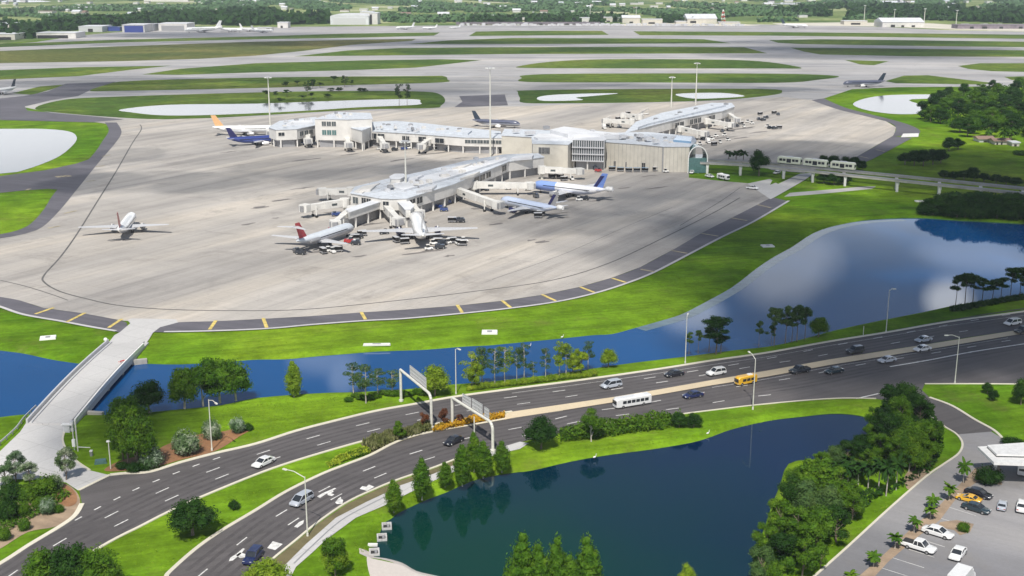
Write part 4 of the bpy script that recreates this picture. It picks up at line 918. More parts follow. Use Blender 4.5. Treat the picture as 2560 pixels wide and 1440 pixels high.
# ------------------------------------------------------------------ road vehicles (length along x, nose at +x)
def ring_at(x, zb, zt, w, wt=None, bev=.12):
    wt = w if wt is None else wt; b = bev
    return [(x, -w + b, zb), (x, -w, zb + b), (x, -wt, zt - b), (x, -wt + b, zt), (x, wt - b, zt), (x, wt, zt - b), (x, w, zb + b), (x, w - b, zb)]
CARS = {
 'sedan': dict(L=4.9, W=.92, belt=.92, roof=1.45, prof=[(-2.45, .45, .80), (-2.3, .28, .93), (-1.5, .24, .97), (-.9, .22, .98), (.75, .22, .94), (1.0, .22, .92), (2.1, .26, .78), (2.42, .40, .62)], cab=[(-1.75, .95), (-1.1, 1.42), (.25, 1.45), (1.15, .92)]),
 'suv': dict(L=4.8, W=.95, belt=1.08, roof=1.80, prof=[(-2.4, .5, 1.0), (-2.32, .35, 1.1), (-1.5, .30, 1.12), (-.9, .28, 1.12), (.8, .28, 1.08), (1.1, .28, 1.05), (2.15, .32, .95), (2.4, .45, .78)], cab=[(-2.25, 1.1), (-1.95, 1.76), (.25, 1.8), (1.05, 1.06)]),
 'minivan': dict(L=5.0, W=.98, belt=1.05, roof=1.78, prof=[(-2.5, .45, 1.0), (-2.42, .30, 1.08), (-1.5, .26, 1.10), (-.9, .25, 1.10), (1.2, .25, 1.02), (1.6, .25, .98), (2.3, .30, .85), (2.5, .42, .68)], cab=[(-2.38, 1.08), (-2.05, 1.72), (.55, 1.78), (1.65, .98)]),
 'pickup': dict(L=5.4, W=.97, belt=1.05, roof=1.8, prof=[(-2.7, .5, 1.0), (-2.62, .4, 1.06), (-1.5, .35, 1.06), (-.9, .33, 1.06), (.8, .33, 1.05), (1.2, .33, 1.03), (2.4, .36, .98), (2.68, .48, .82)], cab=[(-.75, 1.05), (-.55, 1.76), (.55, 1.8), (1.3, 1.03)]),
 'sports': dict(L=4.5, W=.93, belt=.82, roof=1.22, prof=[(-2.25, .45, .75), (-2.15, .26, .84), (-1.4, .20, .88), (-.8, .18, .86), (.7, .18, .80), (1.0, .18, .78), (1.9, .22, .66), (2.22, .36, .52)], cab=[(-1.5, .86), (-.75, 1.18), (.05, 1.22), (1.0, .78)]),
}
VPROTO = {}
def wheel(parent, x, y, r, w):
    m = MB(); m.tube((0, -w / 2, 0), (0, w / 2, 0), r, n=14); o = m.obj('wheel', 'rubber', parent, 50, (x, y, r))
    m = MB(); s = 1 if y > 0 else -1; m.tube((0, s * w * .42, 0), (0, s * (w / 2 + .012), 0), r * .6, r * .55, n=10); m.obj('rim', 'chrome', o, 50)
def paint(name, c): return plain(name, c, .3, .0, .06, 2.0, 1.0)
for n_, c_ in (('car_white', (.74, .74, .73)), ('car_silver', (.42, .45, .50)), ('car_black', (.012, .013, .02)), ('car_navy', (.012, .02, .08)), ('car_blue', (.03, .06, .20)), ('car_yellow', (.75, .42, .02)), ('car_dark', (.02, .025, .035)), ('car_green', (.012, .03, .04)), ('car_red', (.4, .03, .03))): paint(n_, c_)
def build_car(kind, col):
    s = CARS[kind]; W = s['W']; e = empty('car' if kind in ('sedan', 'sports') else 'pickup_truck' if kind == 'pickup' else kind)
    m = MB(); m.loft([ring_at(x, zb, zt, W * (.90 if abs(x) > s['L'] * .46 else 1), W * (.86 if abs(x) > s['L'] * .46 else .97)) for x, zb, zt in s['prof']])
    fixn(m.obj('body', col, e, 40))
    (x0, z0), (x1, z1), (x2, z2), (x3, z3) = s['cab']; t = .78; w0 = W * .90; w1 = W * t
    m = MB(); m.loft([[(x0, -w0, z0 - .05), (x0, w0, z0 - .05), (x0 + .02, w0, z0), (x0 + .02, -w0, z0)], [(x1, -w0, z0 - .05), (x1, w0, z0 - .05), (x1, w1, z1 - .05), (x1, -w1, z1 - .05)],
                      [(x2, -w0, z0 - .05), (x2, w0, z0 - .05), (x2, w1, z2 - .05), (x2, -w1, z2 - .05)], [(x3, -w0, z3 - .05), (x3, w0, z3 - .05), (x3 - .02, w0, z3), (x3 - .02, -w0, z3)]])
    fixn(m.obj('window_glass', 'glass_dark', e, 30))
    m = MB(); m.loft([[(x1 - .12, -w1 - .02, z1 - .09), (x1 - .12, w1 + .02, z1 - .09), (x1 - .08, w1 - .06, z1), (x1 - .08, -w1 + .06, z1)], [((x1 + x2) / 2, -w1 - .03, z2 - .07), ((x1 + x2) / 2, w1 + .03, z2 - .07), ((x1 + x2) / 2, w1 - .06, z2 + .03), ((x1 + x2) / 2, -w1 + .06, z2 + .03)],
                      [(x2 + .08, -w1 - .02, z2 - .09), (x2 + .08, w1 + .02, z2 - .09), (x2 + .02, w1 - .06, z2), (x2 + .02, -w1 + .06, z2)]])
    fixn(m.obj('roof', col, e, 40))
    m = MB()
    for sy in (-1, 1):
        for xa, za, xb, zb in ((x0, z0, x1, z1 - .06), (x3, z3, x2, z2 - .06)): m.bar((xa, sy * w0 * 1.005, za), (xb, sy * (w1 + .012), zb), .09)
        xm = (x1 + x2) / 2; m.bar((xm, sy * (w0 + .008), z0), (xm, sy * (w1 + .02), z2 - .05), .09)
    m.obj('pillar', col, e)
    if kind == 'pickup':
        m = MB(); m.box((-1.7, 0, 1.07), (1.75, 1.6, .04)); m.obj('cargo_bed', 'dark_void', e)
    for sx in (s['L'] * .30, -s['L'] * .29):
        for sy in (-1, 1): wheel(e, sx, sy * (W - .09), .34, .24)
    for sy in (-1, 1):
        m = MB(); m.box((s['L'] * .47, sy * W * .62, s['prof'][-1][2] + .02), (.16, .34, .14)); m.obj('headlight', 'lamp_lens', e)
        m = MB(); m.box((-s['L'] * .492, sy * W * .66, s['prof'][0][2] - .06), (.10, .28, .16)); m.obj('tail_light', 'red_lamp', e)
    return e
def build_bus(col='car_white', L=11.5, W=1.28, Ht=3.05, name='bus'):
    e = empty(name); m = MB(); h = L / 2
    m.loft([ring_at(x, zb, zt, w, w, .2) for x, zb, zt, w in ((-h, .55, Ht - .25, W * .95), (-h + .2, .35, Ht, W), (h - .5, .35, Ht, W), (h, .5, Ht - .45, W * .93))]); fixn(m.obj('body', col, e, 40))
    for sy in (-1, 1):
        x = -h + 1.0; k = 0; n = int((L - 2.2) / 1.45)
        for k in range(n):
            m = MB(); m.box((x + .62, sy * (W + .004), Ht * .60), (1.22, .03, Ht * .30)); m.obj('window', 'glass_dark', e); x += 1.45
    m = MB(); m.box((h - .16, 0, Ht * .62), (.5, W * 1.8, Ht * .36), top=.96); m.obj('windshield', 'glass_dark', e)
    m = MB(); m.box((-h + .0, 0, Ht * .66), (.12, W * 1.4, Ht * .22)); m.obj('rear_window', 'glass_dark', e)
    m = MB(); m.box((-h * .4, 0, Ht + .1), (L * .22, W * 1.1, .22), top=.9); m.obj('roof_unit', 'white_paint', e)
    for sx in (h * .62, -h * .55):
        for sy in (-1, 1): wheel(e, sx, sy * (W - .14), .48, .3)
    for sy in (-1, 1):
        m = MB(); m.box((h - .03, sy * W * .7, .75), (.12, .3, .16)); m.obj('headlight', 'lamp_lens', e)
    return e
BUILT = {}
def vehicle(kind, col, x, y, dx, dy, label, cat, group=None, z=.05, scale=1.0, fac=None):
    k = (kind, col)
    if k not in BUILT:
        if kind == 'bus': o = build_bus(col)
        elif kind == 'shuttle': o = build_bus(col, 6.6, 1.02, 2.65, 'shuttle_van')
        elif kind == 'cargo': o = build_cargo(col)
        elif kind in CARS: o = build_car(kind, col)
        else: o = fac()
        BUILT[k] = o
    else: o = copy_tree(BUILT[k])
    a, b = P(x, y, z), P(x + dx, y + dy, z); d = b - a
    o.location = a; o.rotation_euler.z = math.atan2(d.y, d.x); o.scale = (scale,) * 3
    tag(o, label, cat, group); return o
def build_cargo(col):
    e = empty('box_truck'); m = MB(); m.box((-1.0, 0, 1.75), (4.4, 2.1, 2.2)); m.obj('cargo_box', col, e)
    m = MB(); m.loft([ring_at(x, .45, zt, .98, .9, .15) for x, zt in ((1.3, 2.2), (2.2, 2.2), (2.6, 1.35), (3.3, 1.15))]); fixn(m.obj('cab', col, e, 40))
    m = MB(); m.box((2.28, 0, 1.75), (.6, 1.7, .6), top=.85); m.obj('windshield', 'glass_dark', e)
    m = MB(); m.box((0, 0, .55), (6, .9, .25)); m.obj('chassis', 'dark_void', e)
    for sx in (2.4, -2.0):
        for sy in (-1, 1): wheel(e, sx, sy * .88, .42, .26)
    return e
G = 'traffic on the highway'
vehicle('sedan', 'car_white', 659, 1162, -30, 14, 'white sedan alone on the far carriageway beside the grass median', 'car', G, scale=1.04)
vehicle('minivan', 'car_silver', 1528, 968, -30, 6, 'silver minivan on the far carriageway behind the white bus', 'minivan', G)
vehicle('sedan', 'car_black', 1685, 940, -30, 5, 'black sedan just left of the white off-road car', 'car', G)
vehicle('suv', 'car_white', 1790, 937, -30, 5, 'white off-road car beyond the median from the yellow van', 'car', G)
vehicle('suv', 'car_dark', 2137, 882, -30, 5, 'dark car on the far carriageway between two lamp posts', 'car', G)
vehicle('sedan', 'car_silver', 2308, 854, -30, 5, 'silver sedan on the far carriageway above the white one', 'car', G)
vehicle('minivan', 'car_white', 2531, 812, -30, 5, 'white minivan on the far carriageway at the right edge', 'minivan', G)
vehicle('sedan', 'car_black', 1134, 1108, -30, 13, 'black car under the second sign gantry', 'car', G)
vehicle('bus', 'car_white', 1580, 1014, -30, 5, 'white passenger bus with dark windows on the near carriageway', 'bus', G, scale=.76)
vehicle('sedan', 'car_navy', 1732, 993, -30, 5, 'blue car behind the white bus on the near carriageway', 'car', G)
vehicle('shuttle', 'car_yellow', 1864, 960, -30, 6, 'yellow shuttle van beside the lamp post on the near carriageway', 'van', G, scale=.82)
vehicle('pickup', 'car_dark', 1999, 931, -30, 5, 'dark pickup truck touching the pale median strip', 'pickup truck', G)
vehicle('sedan', 'car_green', 2085, 932, -30, 5, 'dark sedan right of the pickup truck on the near carriageway', 'car', G)
vehicle('sedan', 'car_silver', 2217, 905, -30, 5, 'silver car where the painted line splits the near carriageway', 'car', G)
vehicle('sedan', 'car_white', 2305, 877, -30, 5, 'white car hugging the median strip below the silver sedan', 'car', G)
vehicle('suv', 'car_dark', 2556, 832, -30, 5, 'dark car cut off by the right edge of the picture', 'car', G)
vehicle('minivan', 'car_silver', 754, 1257, -30, 18, 'silver minivan behind the lamp post in the near lanes', 'minivan', G)
vehicle('suv', 'car_navy', 633, 1400, -18, 20, 'dark blue car at the bottom edge beside the white arrow', 'car', G)
G = 'cars in the parking lot'
vehicle('sedan', 'car_black', 2446, 1240, 30, 9, 'black sedan parked behind the yellow car', 'car', G)
vehicle('sports', 'car_yellow', 2421, 1252, -30, -8, 'yellow sports car in the parking lot', 'car', G)
vehicle('sedan', 'car_green', 2440, 1277, 30, 9, 'dark green car parked in front of the yellow car', 'car', G)
vehicle('sedan', 'car_silver', 2505, 1269, 8, -30, 'small silver car driving through the parking lot', 'car', G, scale=.85)
vehicle('sedan', 'car_white', 2344, 1338, 30, 9, 'white sedan parked next to the bare island', 'car', G, scale=1.06)
vehicle('pickup', 'car_white', 2297, 1374, 30, 9, 'white pickup truck parked at the front of the lot', 'pickup truck', G, scale=1.02)
vehicle('sedan', 'car_white', 2394, 1391, -16, 20, 'white sedan just above the big white van', 'car', G)
vehicle('cargo', 'car_white', 2402, 1466, 24, -28, 'white box truck cut off by the bottom edge', 'truck', G, scale=1.1)
vehicle('sedan', 'car_white', 2556, 1272, 6, -30, 'white car at the right edge of the parking lot', 'car', G, scale=1.1)
vehicle('shuttle', 'car_white', 2556, 1180, 6, -30, 'white van under the white canopy', 'van', G, scale=.8)
G = None
vehicle('shuttle', 'car_white', 1808, 449, 30, 6, 'white van on the grass corner by the train track', 'van', G, z=.2)
vehicle('sedan', 'car_white', 1774, 443, 30, 6, 'white car in front of the first track columns', 'car', G, z=.2)
vehicle('sedan', 'car_white', 1730, 433, -10, 8, 'white car at the corner of the beige terminal', 'car', G, z=.2)
vehicle('pickup', 'car_white', 1881, 473, 30, 3, 'white and dark truck on the apron by the service road', 'truck', G, z=.25)
vehicle('sedan', 'car_white', 1942, 434, -20, 5, 'white car on the service road under the train', 'car', G, z=.25)

# ------------------------------------------------------------------ ramp equipment
def f_tug():
    e = empty('baggage_tug'); m = MB(); m.loft([ring_at(x, .3, z, .7, .66, .08) for x, z in ((-1.4, .9), (-.2, .95), (.2, 1.0), (1.4, .85))]); fixn(m.obj('body', 'white_paint', e, 40))
    m = MB(); m.box((-.3, 0, 1.45), (1.1, 1.1, .9), top=.9); m.obj('cab', 'glass_dark', e); m = MB(); m.box((-.3, 0, 1.94), (1.2, 1.2, .08)); m.obj('roof', 'white_paint', e)
    for sx in (.9, -.9):
        for sy in (-1, 1): wheel(e, sx, sy * .62, .34, .22)
    return e
def f_cart(col='blue'):
    e = empty('baggage_cart'); m = MB(); m.box((0, 0, .6), (3.2, 1.6, .2)); m.obj('deck', 'grey_metal', e)
    m = MB(); m.box((0, 0, 2.1), (3.2, 1.6, .1)); m.obj('roof', 'glass_blue' if col == 'blue' else 'pale_metal', e)
    m = MB(); m.box((-1.55, 0, 1.35), (.06, 1.5, 1.4)); m.box((1.55, 0, 1.35), (.06, 1.5, 1.4)); m.box((0, 0, 1.2), (3, .06, 1.1)); m.obj('side_panel', 'dark_void', e)
    for sx in (1.1, -1.1):
        for sy in (-1, 1): wheel(e, sx, sy * .65, .28, .18)
    return e
def f_loader():
    e = empty('belt_loader'); m = MB(); m.box((0, 0, .7), (4.4, 1.9, .7)); m.obj('body', 'white_paint', e)
    m = MB(); m.bar((-3.2, 0, 1.0), (3.6, 0, 2.9), .9, .22); m.obj('conveyor_belt', 'rubber', e)
    m = MB(); m.box((1.2, .6, 1.5), (.8, .6, .9)); m.obj('cab', 'grey_metal', e)
    for sx in (1.4, -1.4):
        for sy in (-1, 1): wheel(e, sx, sy * .85, .38, .24)
    return e
def f_truck():
    e = empty('service_truck'); m = MB(); m.box((-1.0, 0, 2.4), (5.0, 2.3, 2.5)); m.obj('cargo_box', 'white_paint', e)
    m = MB(); m.loft([ring_at(x, .5, z, 1.05, 1.0, .12) for x, z in ((1.7, 2.3), (2.9, 2.3), (3.4, 1.3), (3.7, 1.2))]); fixn(m.obj('cab', 'white_paint', e, 40))
    m = MB(); m.box((3.05, 0, 1.8), (.5, 1.8, .6), top=.9); m.obj('windshield', 'glass_dark', e); m = MB(); m.box((0, 0, .85), (6.6, 1.0, .4)); m.obj('chassis', 'dark_void', e)
    for sx in (2.6, -2.0):
        for sy in (-1, 1): wheel(e, sx, sy * .95, .48, .3)
    return e
def f_stairs():
    e = empty('boarding_stairs'); m = MB(); m.box((0, 0, .6), (5, 2, .5)); m.obj('base', 'white_paint', e)
    m = MB()
    for i in range(12): m.box((-2.4 + i * .36, 0, .9 + i * .24), (.4, 1.4, .08))
    m.obj('steps', 'grey_metal', e); m = MB(); m.box((2.4, 0, 3.6), (1.5, 1.6, .12)); m.obj('platform', 'grey_metal', e)
    m = MB()
    for sy in (-1, 1): m.bar((-2.5, sy * .8, 1.8), (2.0, sy * .8, 4.6), .08); m.bar((2.0, sy * .8, 4.6), (3.1, sy * .8, 4.6), .08); m.bar((2.6, sy * .7, .8), (2.6, sy * .7, 3.6), .12)
    m.obj('handrail', 'white_paint', e)
    for sx in (1.6, -1.6):
        for sy in (-1, 1): wheel(e, sx, sy * .85, .38, .24)
    return e
def f_dark(c, n):
    e = empty(n); m = MB(); m.box((0, 0, .95), (3.4, 1.8, 1.1), 0, .92); m.obj('body', c, e); m = MB(); m.box((.6, 0, 1.7), (1.2, 1.4, .5), 0, .85); m.obj('cab', 'glass_dark', e)
    m = MB(); m.bar((1.7, 0, .5), (2.7, 0, .4), .12); m.obj('tow_bar', 'grey_metal', e)
    for sx in (1.0, -1.0):
        for sy in (-1, 1): wheel(e, sx, sy * .8, .4, .24)
    return e
FAC = {'dark': (lambda: f_dark('car_dark', 'tow_tractor'), 'tow tractor'), 'bluet': (lambda: f_dark('car_blue', 'tow_tractor'), 'tow tractor'), 'redt': (lambda: f_dark('car_red', 'tow_tractor'), 'tow tractor'), 'tug': (f_tug, 'tug'), 'cart': (f_cart, 'baggage cart'), 'greycart': (lambda: f_cart('grey'), 'baggage cart'), 'loader': (f_loader, 'belt loader'), 'svc': (f_truck, 'truck'), 'stairs': (f_stairs, 'stairs')}
def equip(kind, x, y, dx, dy, key, sc=1.0):
    f, cat = FAC[kind]; o = vehicle(kind, '', x, y, dx, dy, None, None, None, .19, sc, f); cluster(o, key, cat)
r = random.Random(21)
for key, spots, kinds in (
    ('blue-roofed carts before the beige terminal', [(1551, 429), (1572, 430), (1592, 430), (1612, 430), (1530, 427)], ['cart']),
    ('ground vehicles below the beige terminal', [(1512, 411), (1530, 413), (1545, 411), (1560, 412), (1578, 414), (1600, 414), (1622, 416), (1640, 419), (1662, 422), (1680, 426), (1478, 418), (1487, 424), (1495, 430), (1505, 420), (1640, 428), (1665, 431)], ['tug', 'greycart', 'dark', 'redt', 'dark']),
    ('ground vehicles below the left concourse', [(736, 361), (746, 363), (758, 362), (772, 364), (785, 363), (808, 356), (818, 360), (828, 358), (838, 354), (848, 362), (866, 358), (884, 358), (905, 356), (920, 356), (942, 364), (957, 367), (952, 374), (987, 377), (1010, 375), (1022, 372), (1040, 370), (1060, 372),
       (1078, 366), (1100, 370), (1112, 372), (1128, 376), (1140, 374), (1160, 372), (1180, 370), (1195, 366), (1212, 366), (1232, 380), (1250, 380), (700, 350), (722, 352), (1090, 376), (1118, 378)], ['tug', 'greycart', 'dark', 'bluet', 'loader', 'dark', 'greycart']),
    ('ground vehicles around the red-tailed airplane', [(808, 634), (818, 630), (832, 632), (845, 630), (742, 632), (752, 636), (880, 604), (888, 600), (896, 596), (890, 612), (872, 608), (832, 578), (905, 590)], ['greycart', 'tug', 'redt', 'dark', 'greycart']),
    ('ground vehicles around the largest airplane', [(1085, 612), (1095, 610), (1106, 612), (1118, 610), (1130, 608), (1145, 612), (1155, 614), (1160, 606), (1072, 625), (1100, 622), (990, 606), (1012, 610), (1008, 590), (960, 585)], ['greycart', 'tug', 'dark', 'greycart', 'dark']),
    ('vehicles beside the near concourse', [(1130, 556), (1143, 555), (1152, 556), (1120, 508), (1098, 520), (1140, 502), (840, 540), (905, 530), (930, 530), (1110, 528)], ['greycart', 'bluet', 'dark']),
    ('vehicles around the blue airplanes', [(1345, 545), (1352, 540), (1448, 502), (1462, 500), (1340, 494), (1405, 478), (1380, 445), (1400, 446), (1410, 452), (1390, 438), (1430, 450), (1320, 476), (1290, 470), (1270, 474), (1240, 472), (1215, 476)], ['tug', 'greycart', 'dark', 'greycart']),
    ('vehicles behind the far concourse', [(1515, 308), (1522, 318), (1545, 300), (1560, 302), (1575, 298), (1590, 300), (1510, 322), (1548, 318), (1600, 292), (1570, 286), (1612, 286)], ['svc', 'greycart', 'stairs', 'svc']),
    ('vehicles right of the far concourse', [(1758, 348), (1768, 344), (1780, 350), (1790, 342), (1810, 340), (1770, 358), (1748, 362), (1805, 330), (1822, 322), (1840, 318), (1852, 312), (1868, 306), (1880, 310), (1896, 300), (1908, 302), (1915, 296), (1925, 322), (1936, 323), (1948, 322),
       (1918, 318), (1935, 285), (1945, 288), (1900, 288), (1860, 318), (1800, 358), (1820, 352), (1785, 364)], ['tug', 'greycart', 'dark', 'dark', 'svc', 'tug'])):
    for x, y in spots:
        kd = r.choice(kinds); kd = 'tug' if kd == 'pu' else kd; a = r.choice([0, .3, -.3, 2.8, 1.2]) if not key.startswith('blue') else 0
        equip(kd, x, y, 20 * math.cos(a), 4 * math.sin(a), key, .78 if kd == 'svc' else 1.0)

# ------------------------------------------------------------------ airplanes (nose at +x, wheels at z = 0)
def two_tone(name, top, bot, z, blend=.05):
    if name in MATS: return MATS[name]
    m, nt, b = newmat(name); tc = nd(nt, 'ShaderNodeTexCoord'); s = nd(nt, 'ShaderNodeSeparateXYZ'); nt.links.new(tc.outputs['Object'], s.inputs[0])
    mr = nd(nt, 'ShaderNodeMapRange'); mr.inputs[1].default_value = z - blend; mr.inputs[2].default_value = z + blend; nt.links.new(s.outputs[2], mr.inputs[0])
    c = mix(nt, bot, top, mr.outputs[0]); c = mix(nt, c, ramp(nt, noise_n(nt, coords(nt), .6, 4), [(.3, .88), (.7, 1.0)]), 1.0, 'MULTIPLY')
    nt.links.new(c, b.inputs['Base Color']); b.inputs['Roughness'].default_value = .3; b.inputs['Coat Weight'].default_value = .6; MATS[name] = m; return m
def wing_mesh(root, tip, croot, ctip, troot, ttip, kink=None):
    """half wing between two leading edge points; chord runs backwards (-x)"""
    def sec(p, c, t): return [(p[0], p[1], p[2]), (p[0] - c * .25, p[1], p[2] + t * .6), (p[0] - c * .6, p[1], p[2] + t * .45), (p[0] - c, p[1], p[2] + .02), (p[0] - c * .6, p[1], p[2] - t * .25), (p[0] - c * .2, p[1], p[2] - t * .4)]
    m = MB(); rings = [sec(root, croot, troot)]
    if kink:
        q = [root[i] + (tip[i] - root[i]) * .32 for i in range(3)]; rings.append(sec(q, croot + (ctip - croot) * .52, troot * .7))
    rings.append(sec(tip, ctip, ttip)); m.loft(rings); return m
def airplane(nose, tail, label, S, fin, body, rear=False, ttail=False, Lfix=None, ztop=3.6, tailring=None, nosemat=None, engine='engine_grey', wing='pale_metal', name='airplane', sc_span=1.0, cat='airplane', group='airliners', blob=None):
    a, b = P(*nose, ztop), P(*tail, ztop); d = a - b; L = Lfix or d.length; k = L / 38.0
    e = empty(name, ((a.x + b.x) / 2, (a.y + b.y) / 2, .17), math.atan2(d.y, d.x), label, cat, group)
    Rf = 2.2 * k; zc = 3.5 * k; h = L / 2
    prof = [(h, .05, -.35), (h - .6 * k, .38, -.28), (h - 1.6 * k, .66, -.16), (h - 3 * k, .88, -.05), (h - 5 * k, 1, 0), (h * .3, 1, 0), (-h * .25, 1, 0), (-h + 11 * k, .97, .04), (-h + 7 * k, .78, .20), (-h + 3.5 * k, .50, .42), (-h + 1 * k, .24, .60), (-h, .12, .66)]
    n = 16
    def rings(ps): return [[(x, Rf * q * math.cos(2 * math.pi * i / n), zc + Rf * dz + Rf * q * math.sin(2 * math.pi * i / n)) for i in range(n)] for x, q, dz in ps]
    if nosemat:
        m = MB(); m.loft(rings(prof[:6])); fixn(m.obj('nose_section', nosemat, e, 60)); m = MB(); m.loft(rings(prof[5:]))
    else: m = MB(); m.loft(rings(prof))
    fus = fixn(m.obj('fuselage', body, e, 60))
    m = MB(); m.box((h - 2.15 * k, 0, zc + Rf * .42), (1.0 * k, Rf * 1.1, .5 * k), top=.7); m.obj('cockpit_window', 'glass_dark', e)
    for sy in (-1, 1):
        m = MB(); m.box((0, sy * Rf * .985, zc + Rf * .22), (L * .62, .07, .30 * k)); m.obj('window_row', 'glass_dark', fus)
        span = L * .46 * sc_span; x0 = h * .22 if not rear else -h * .05
        m = wing_mesh((x0, sy * Rf * .6, zc - Rf * .55), (x0 - span * .52, sy * span, zc - Rf * .55 + span * .09), 7.6 * k, 1.7 * k, 1.0 * k, .25 * k, True); w = fixn(m.obj('wing', wing, e, 40))
        if not rear:
            ex, ey, ez = x0 - span * .13 + 1.8 * k, sy * span * .34, zc - Rf * .95 + .1 * k; m = MB(); er = 1.15 * k
            m.loft([[(x, ey + er * q * math.cos(2 * math.pi * i / 12), ez + er * q * math.sin(2 * math.pi * i / 12)) for i in range(12)] for x, q in ((ex + 1.9 * k, .86), (ex + 1.2 * k, 1), (ex - 1 * k, .92), (ex - 2.3 * k, .55))]); en = fixn(m.obj('engine', engine, e, 60))
            m = MB(); m.tube((ex + 1.85 * k, ey, ez), (ex + 1.93 * k, ey, ez), er * .72, n=12); m.obj('intake', 'dark_void', en)
            m = MB(); m.bar((ex + .6 * k, ey, ez + er * .8), (ex - 1.6 * k, ey, ez + er * 1.35), .3 * k, .5 * k); m.obj('pylon', 'white_paint', e)
        else:
            ex, ey, ez = -h * .60, sy * (Rf + .85 * k), zc + Rf * .25; er = .8 * k; m = MB()
            m.loft([[(x, ey + er * q * math.cos(2 * math.pi * i / 12), ez + er * q * math.sin(2 * math.pi * i / 12)) for i in range(12)] for x, q in ((ex + 2.9 * k, .85), (ex + 2.2 * k, 1), (ex - 1.6 * k, .95), (ex - 3 * k, .6))]); en = fixn(m.obj('engine', engine, e, 60))
            m = MB(); m.tube((ex + 2.86 * k, ey, ez), (ex + 2.94 * k, ey, ez), er * .7, n=12); m.obj('intake', 'dark_void', en)
        ts = span * .36; zt = zc + Rf * .45; tx = -h + 5.0 * k
        if ttail: zt = zc + Rf * .6 + 5.6 * k; tx = -h + 1.2 * k
        m = wing_mesh((tx, sy * .15, zt), (tx - ts * .55, sy * ts, zt + (0 if ttail else ts * .1)), 3.6 * k, 1.3 * k, .35 * k, .12 * k); fixn(m.obj('tailplane', wing, e, 40))
        m = MB(); m.tube((-1.2 * k, sy * 2.6 * k, .9 * k), (-1.2 * k, sy * 2.4 * k, zc - Rf * .5), .16 * k, n=6)
        mg = m.obj('main_gear', 'grey_metal', e); m = MB()
        for q in (-.35, .35): m.tube((-1.2 * k, sy * 2.6 * k + q * k - .16 * k, .55 * k), (-1.2 * k, sy * 2.6 * k + q * k + .16 * k, .55 * k), .55 * k, n=10)
        m.obj('wheel', 'rubber', mg)
    hf = 6.2 * k
    m = MB(); fr = Rf * .7
    def fs(x, z, c, t): return [(x, 0, z), (x - c * .3, t, z), (x - c, .03, z), (x - c, -.03, z), (x - c * .3, -t, z)]
    m.loft([fs(-h + 9.2 * k, zc + Rf * .8, 7.2 * k, .22 * k), fs(-h + 6.6 * k, zc + Rf * .95, 4.9 * k, .22 * k), fs(-h + 2.2 * k, zc + Rf * .9 + hf, 2.8 * k, .1 * k)]); f = fixn(m.obj('tail_fin', fin, e, 30))
    if blob:
        m = MB(); zq = zc + Rf * .95
        for sy in (-1, 1): m.add([(-h + 6.2 * k, sy * .27 * k, zq), (-h + 4.6 * k, sy * .27 * k, zq), (-h + 1.0 * k, sy * .16 * k, zq + hf * .8), (-h + 3.0 * k, sy * .16 * k, zq + hf * .8)], [(0, 1, 2, 3)])
        m.obj('fin_stripe', blob, f)
    m = MB(); m.tube((h - 4.6 * k, 0, .5 * k), (h - 4.6 * k, 0, zc - Rf * .6), .13 * k, n=6); ng = m.obj('nose_gear', 'grey_metal', e)
    m = MB(); m.tube((h - 4.6 * k, -.3 * k, .42 * k), (h - 4.6 * k, .3 * k, .42 * k), .42 * k, n=10); m.obj('wheel', 'rubber', ng)
    if tailring:
        m = MB(); er = tailring * k; n2 = 14; x0 = -h - 1.4 * k; zz = zc + Rf * .75
        rr = [[(x, er * q * math.cos(2 * math.pi * i / n2), zz + er * q * math.sin(2 * math.pi * i / n2)) for i in range(n2)] for x, q in ((x0 + 1.6 * k, .75), (x0 + .9 * k, 1), (x0 - .9 * k, 1), (x0 - 1.7 * k, .7))]
        m.loft(rr); en = fixn(m.obj('tail_pod', 'white_paint', e, 60))
        m = MB(); m.tube((x0 + 1.55 * k, 0, zz), (x0 + 1.66 * k, 0, zz), er * .6, n=12); m.obj('intake', 'dark_void', en)
    return e
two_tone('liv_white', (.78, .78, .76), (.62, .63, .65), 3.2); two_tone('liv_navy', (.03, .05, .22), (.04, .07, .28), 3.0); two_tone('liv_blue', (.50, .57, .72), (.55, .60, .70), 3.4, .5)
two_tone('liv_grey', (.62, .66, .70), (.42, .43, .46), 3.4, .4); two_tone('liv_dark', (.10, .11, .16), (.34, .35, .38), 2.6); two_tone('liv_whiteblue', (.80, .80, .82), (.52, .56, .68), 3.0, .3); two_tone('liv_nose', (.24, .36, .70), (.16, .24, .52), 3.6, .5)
plain('fin_red', (.40, .04, .05), .4); plain('fin_orange', (.72, .42, .20), .4); plain('fin_navy', (.02, .02, .10), .4); plain('fin_blue', (.16, .26, .62), .4); plain('fin_dark', (.03, .045, .07), .4); plain('fin_maroon', (.42, .12, .11), .4); plain('fin_white', (.7, .7, .7), .4)
airplane((336, 530), (292, 588), 'white twin-jet airliner with red tail fin taxiing alone on the left apron', 0, 'fin_maroon', 'liv_white', Lfix=34, engine='grey_metal')
airplane((874, 566), (752, 606), 'silver airliner with bright red tail fin parked nose-in at the end gates', 0, 'fin_red', 'liv_grey', rear=True, ttail=True, Lfix=34, engine='grey_metal')
airplane((1036, 536), (1060, 612), 'large white airliner parked nose-in with its tail towards the highway', 0, 'fin_white', 'liv_white', Lfix=44, engine='fin_navy')
airplane((1254, 500), (1392, 528), 'pale blue airliner with dark fin stripe at the gate below the white-and-blue one', 0, 'engine_grey', 'liv_blue', Lfix=33, tailring=1.15, blob='fin_navy', ztop=3, sc_span=1.05, engine='fin_navy')
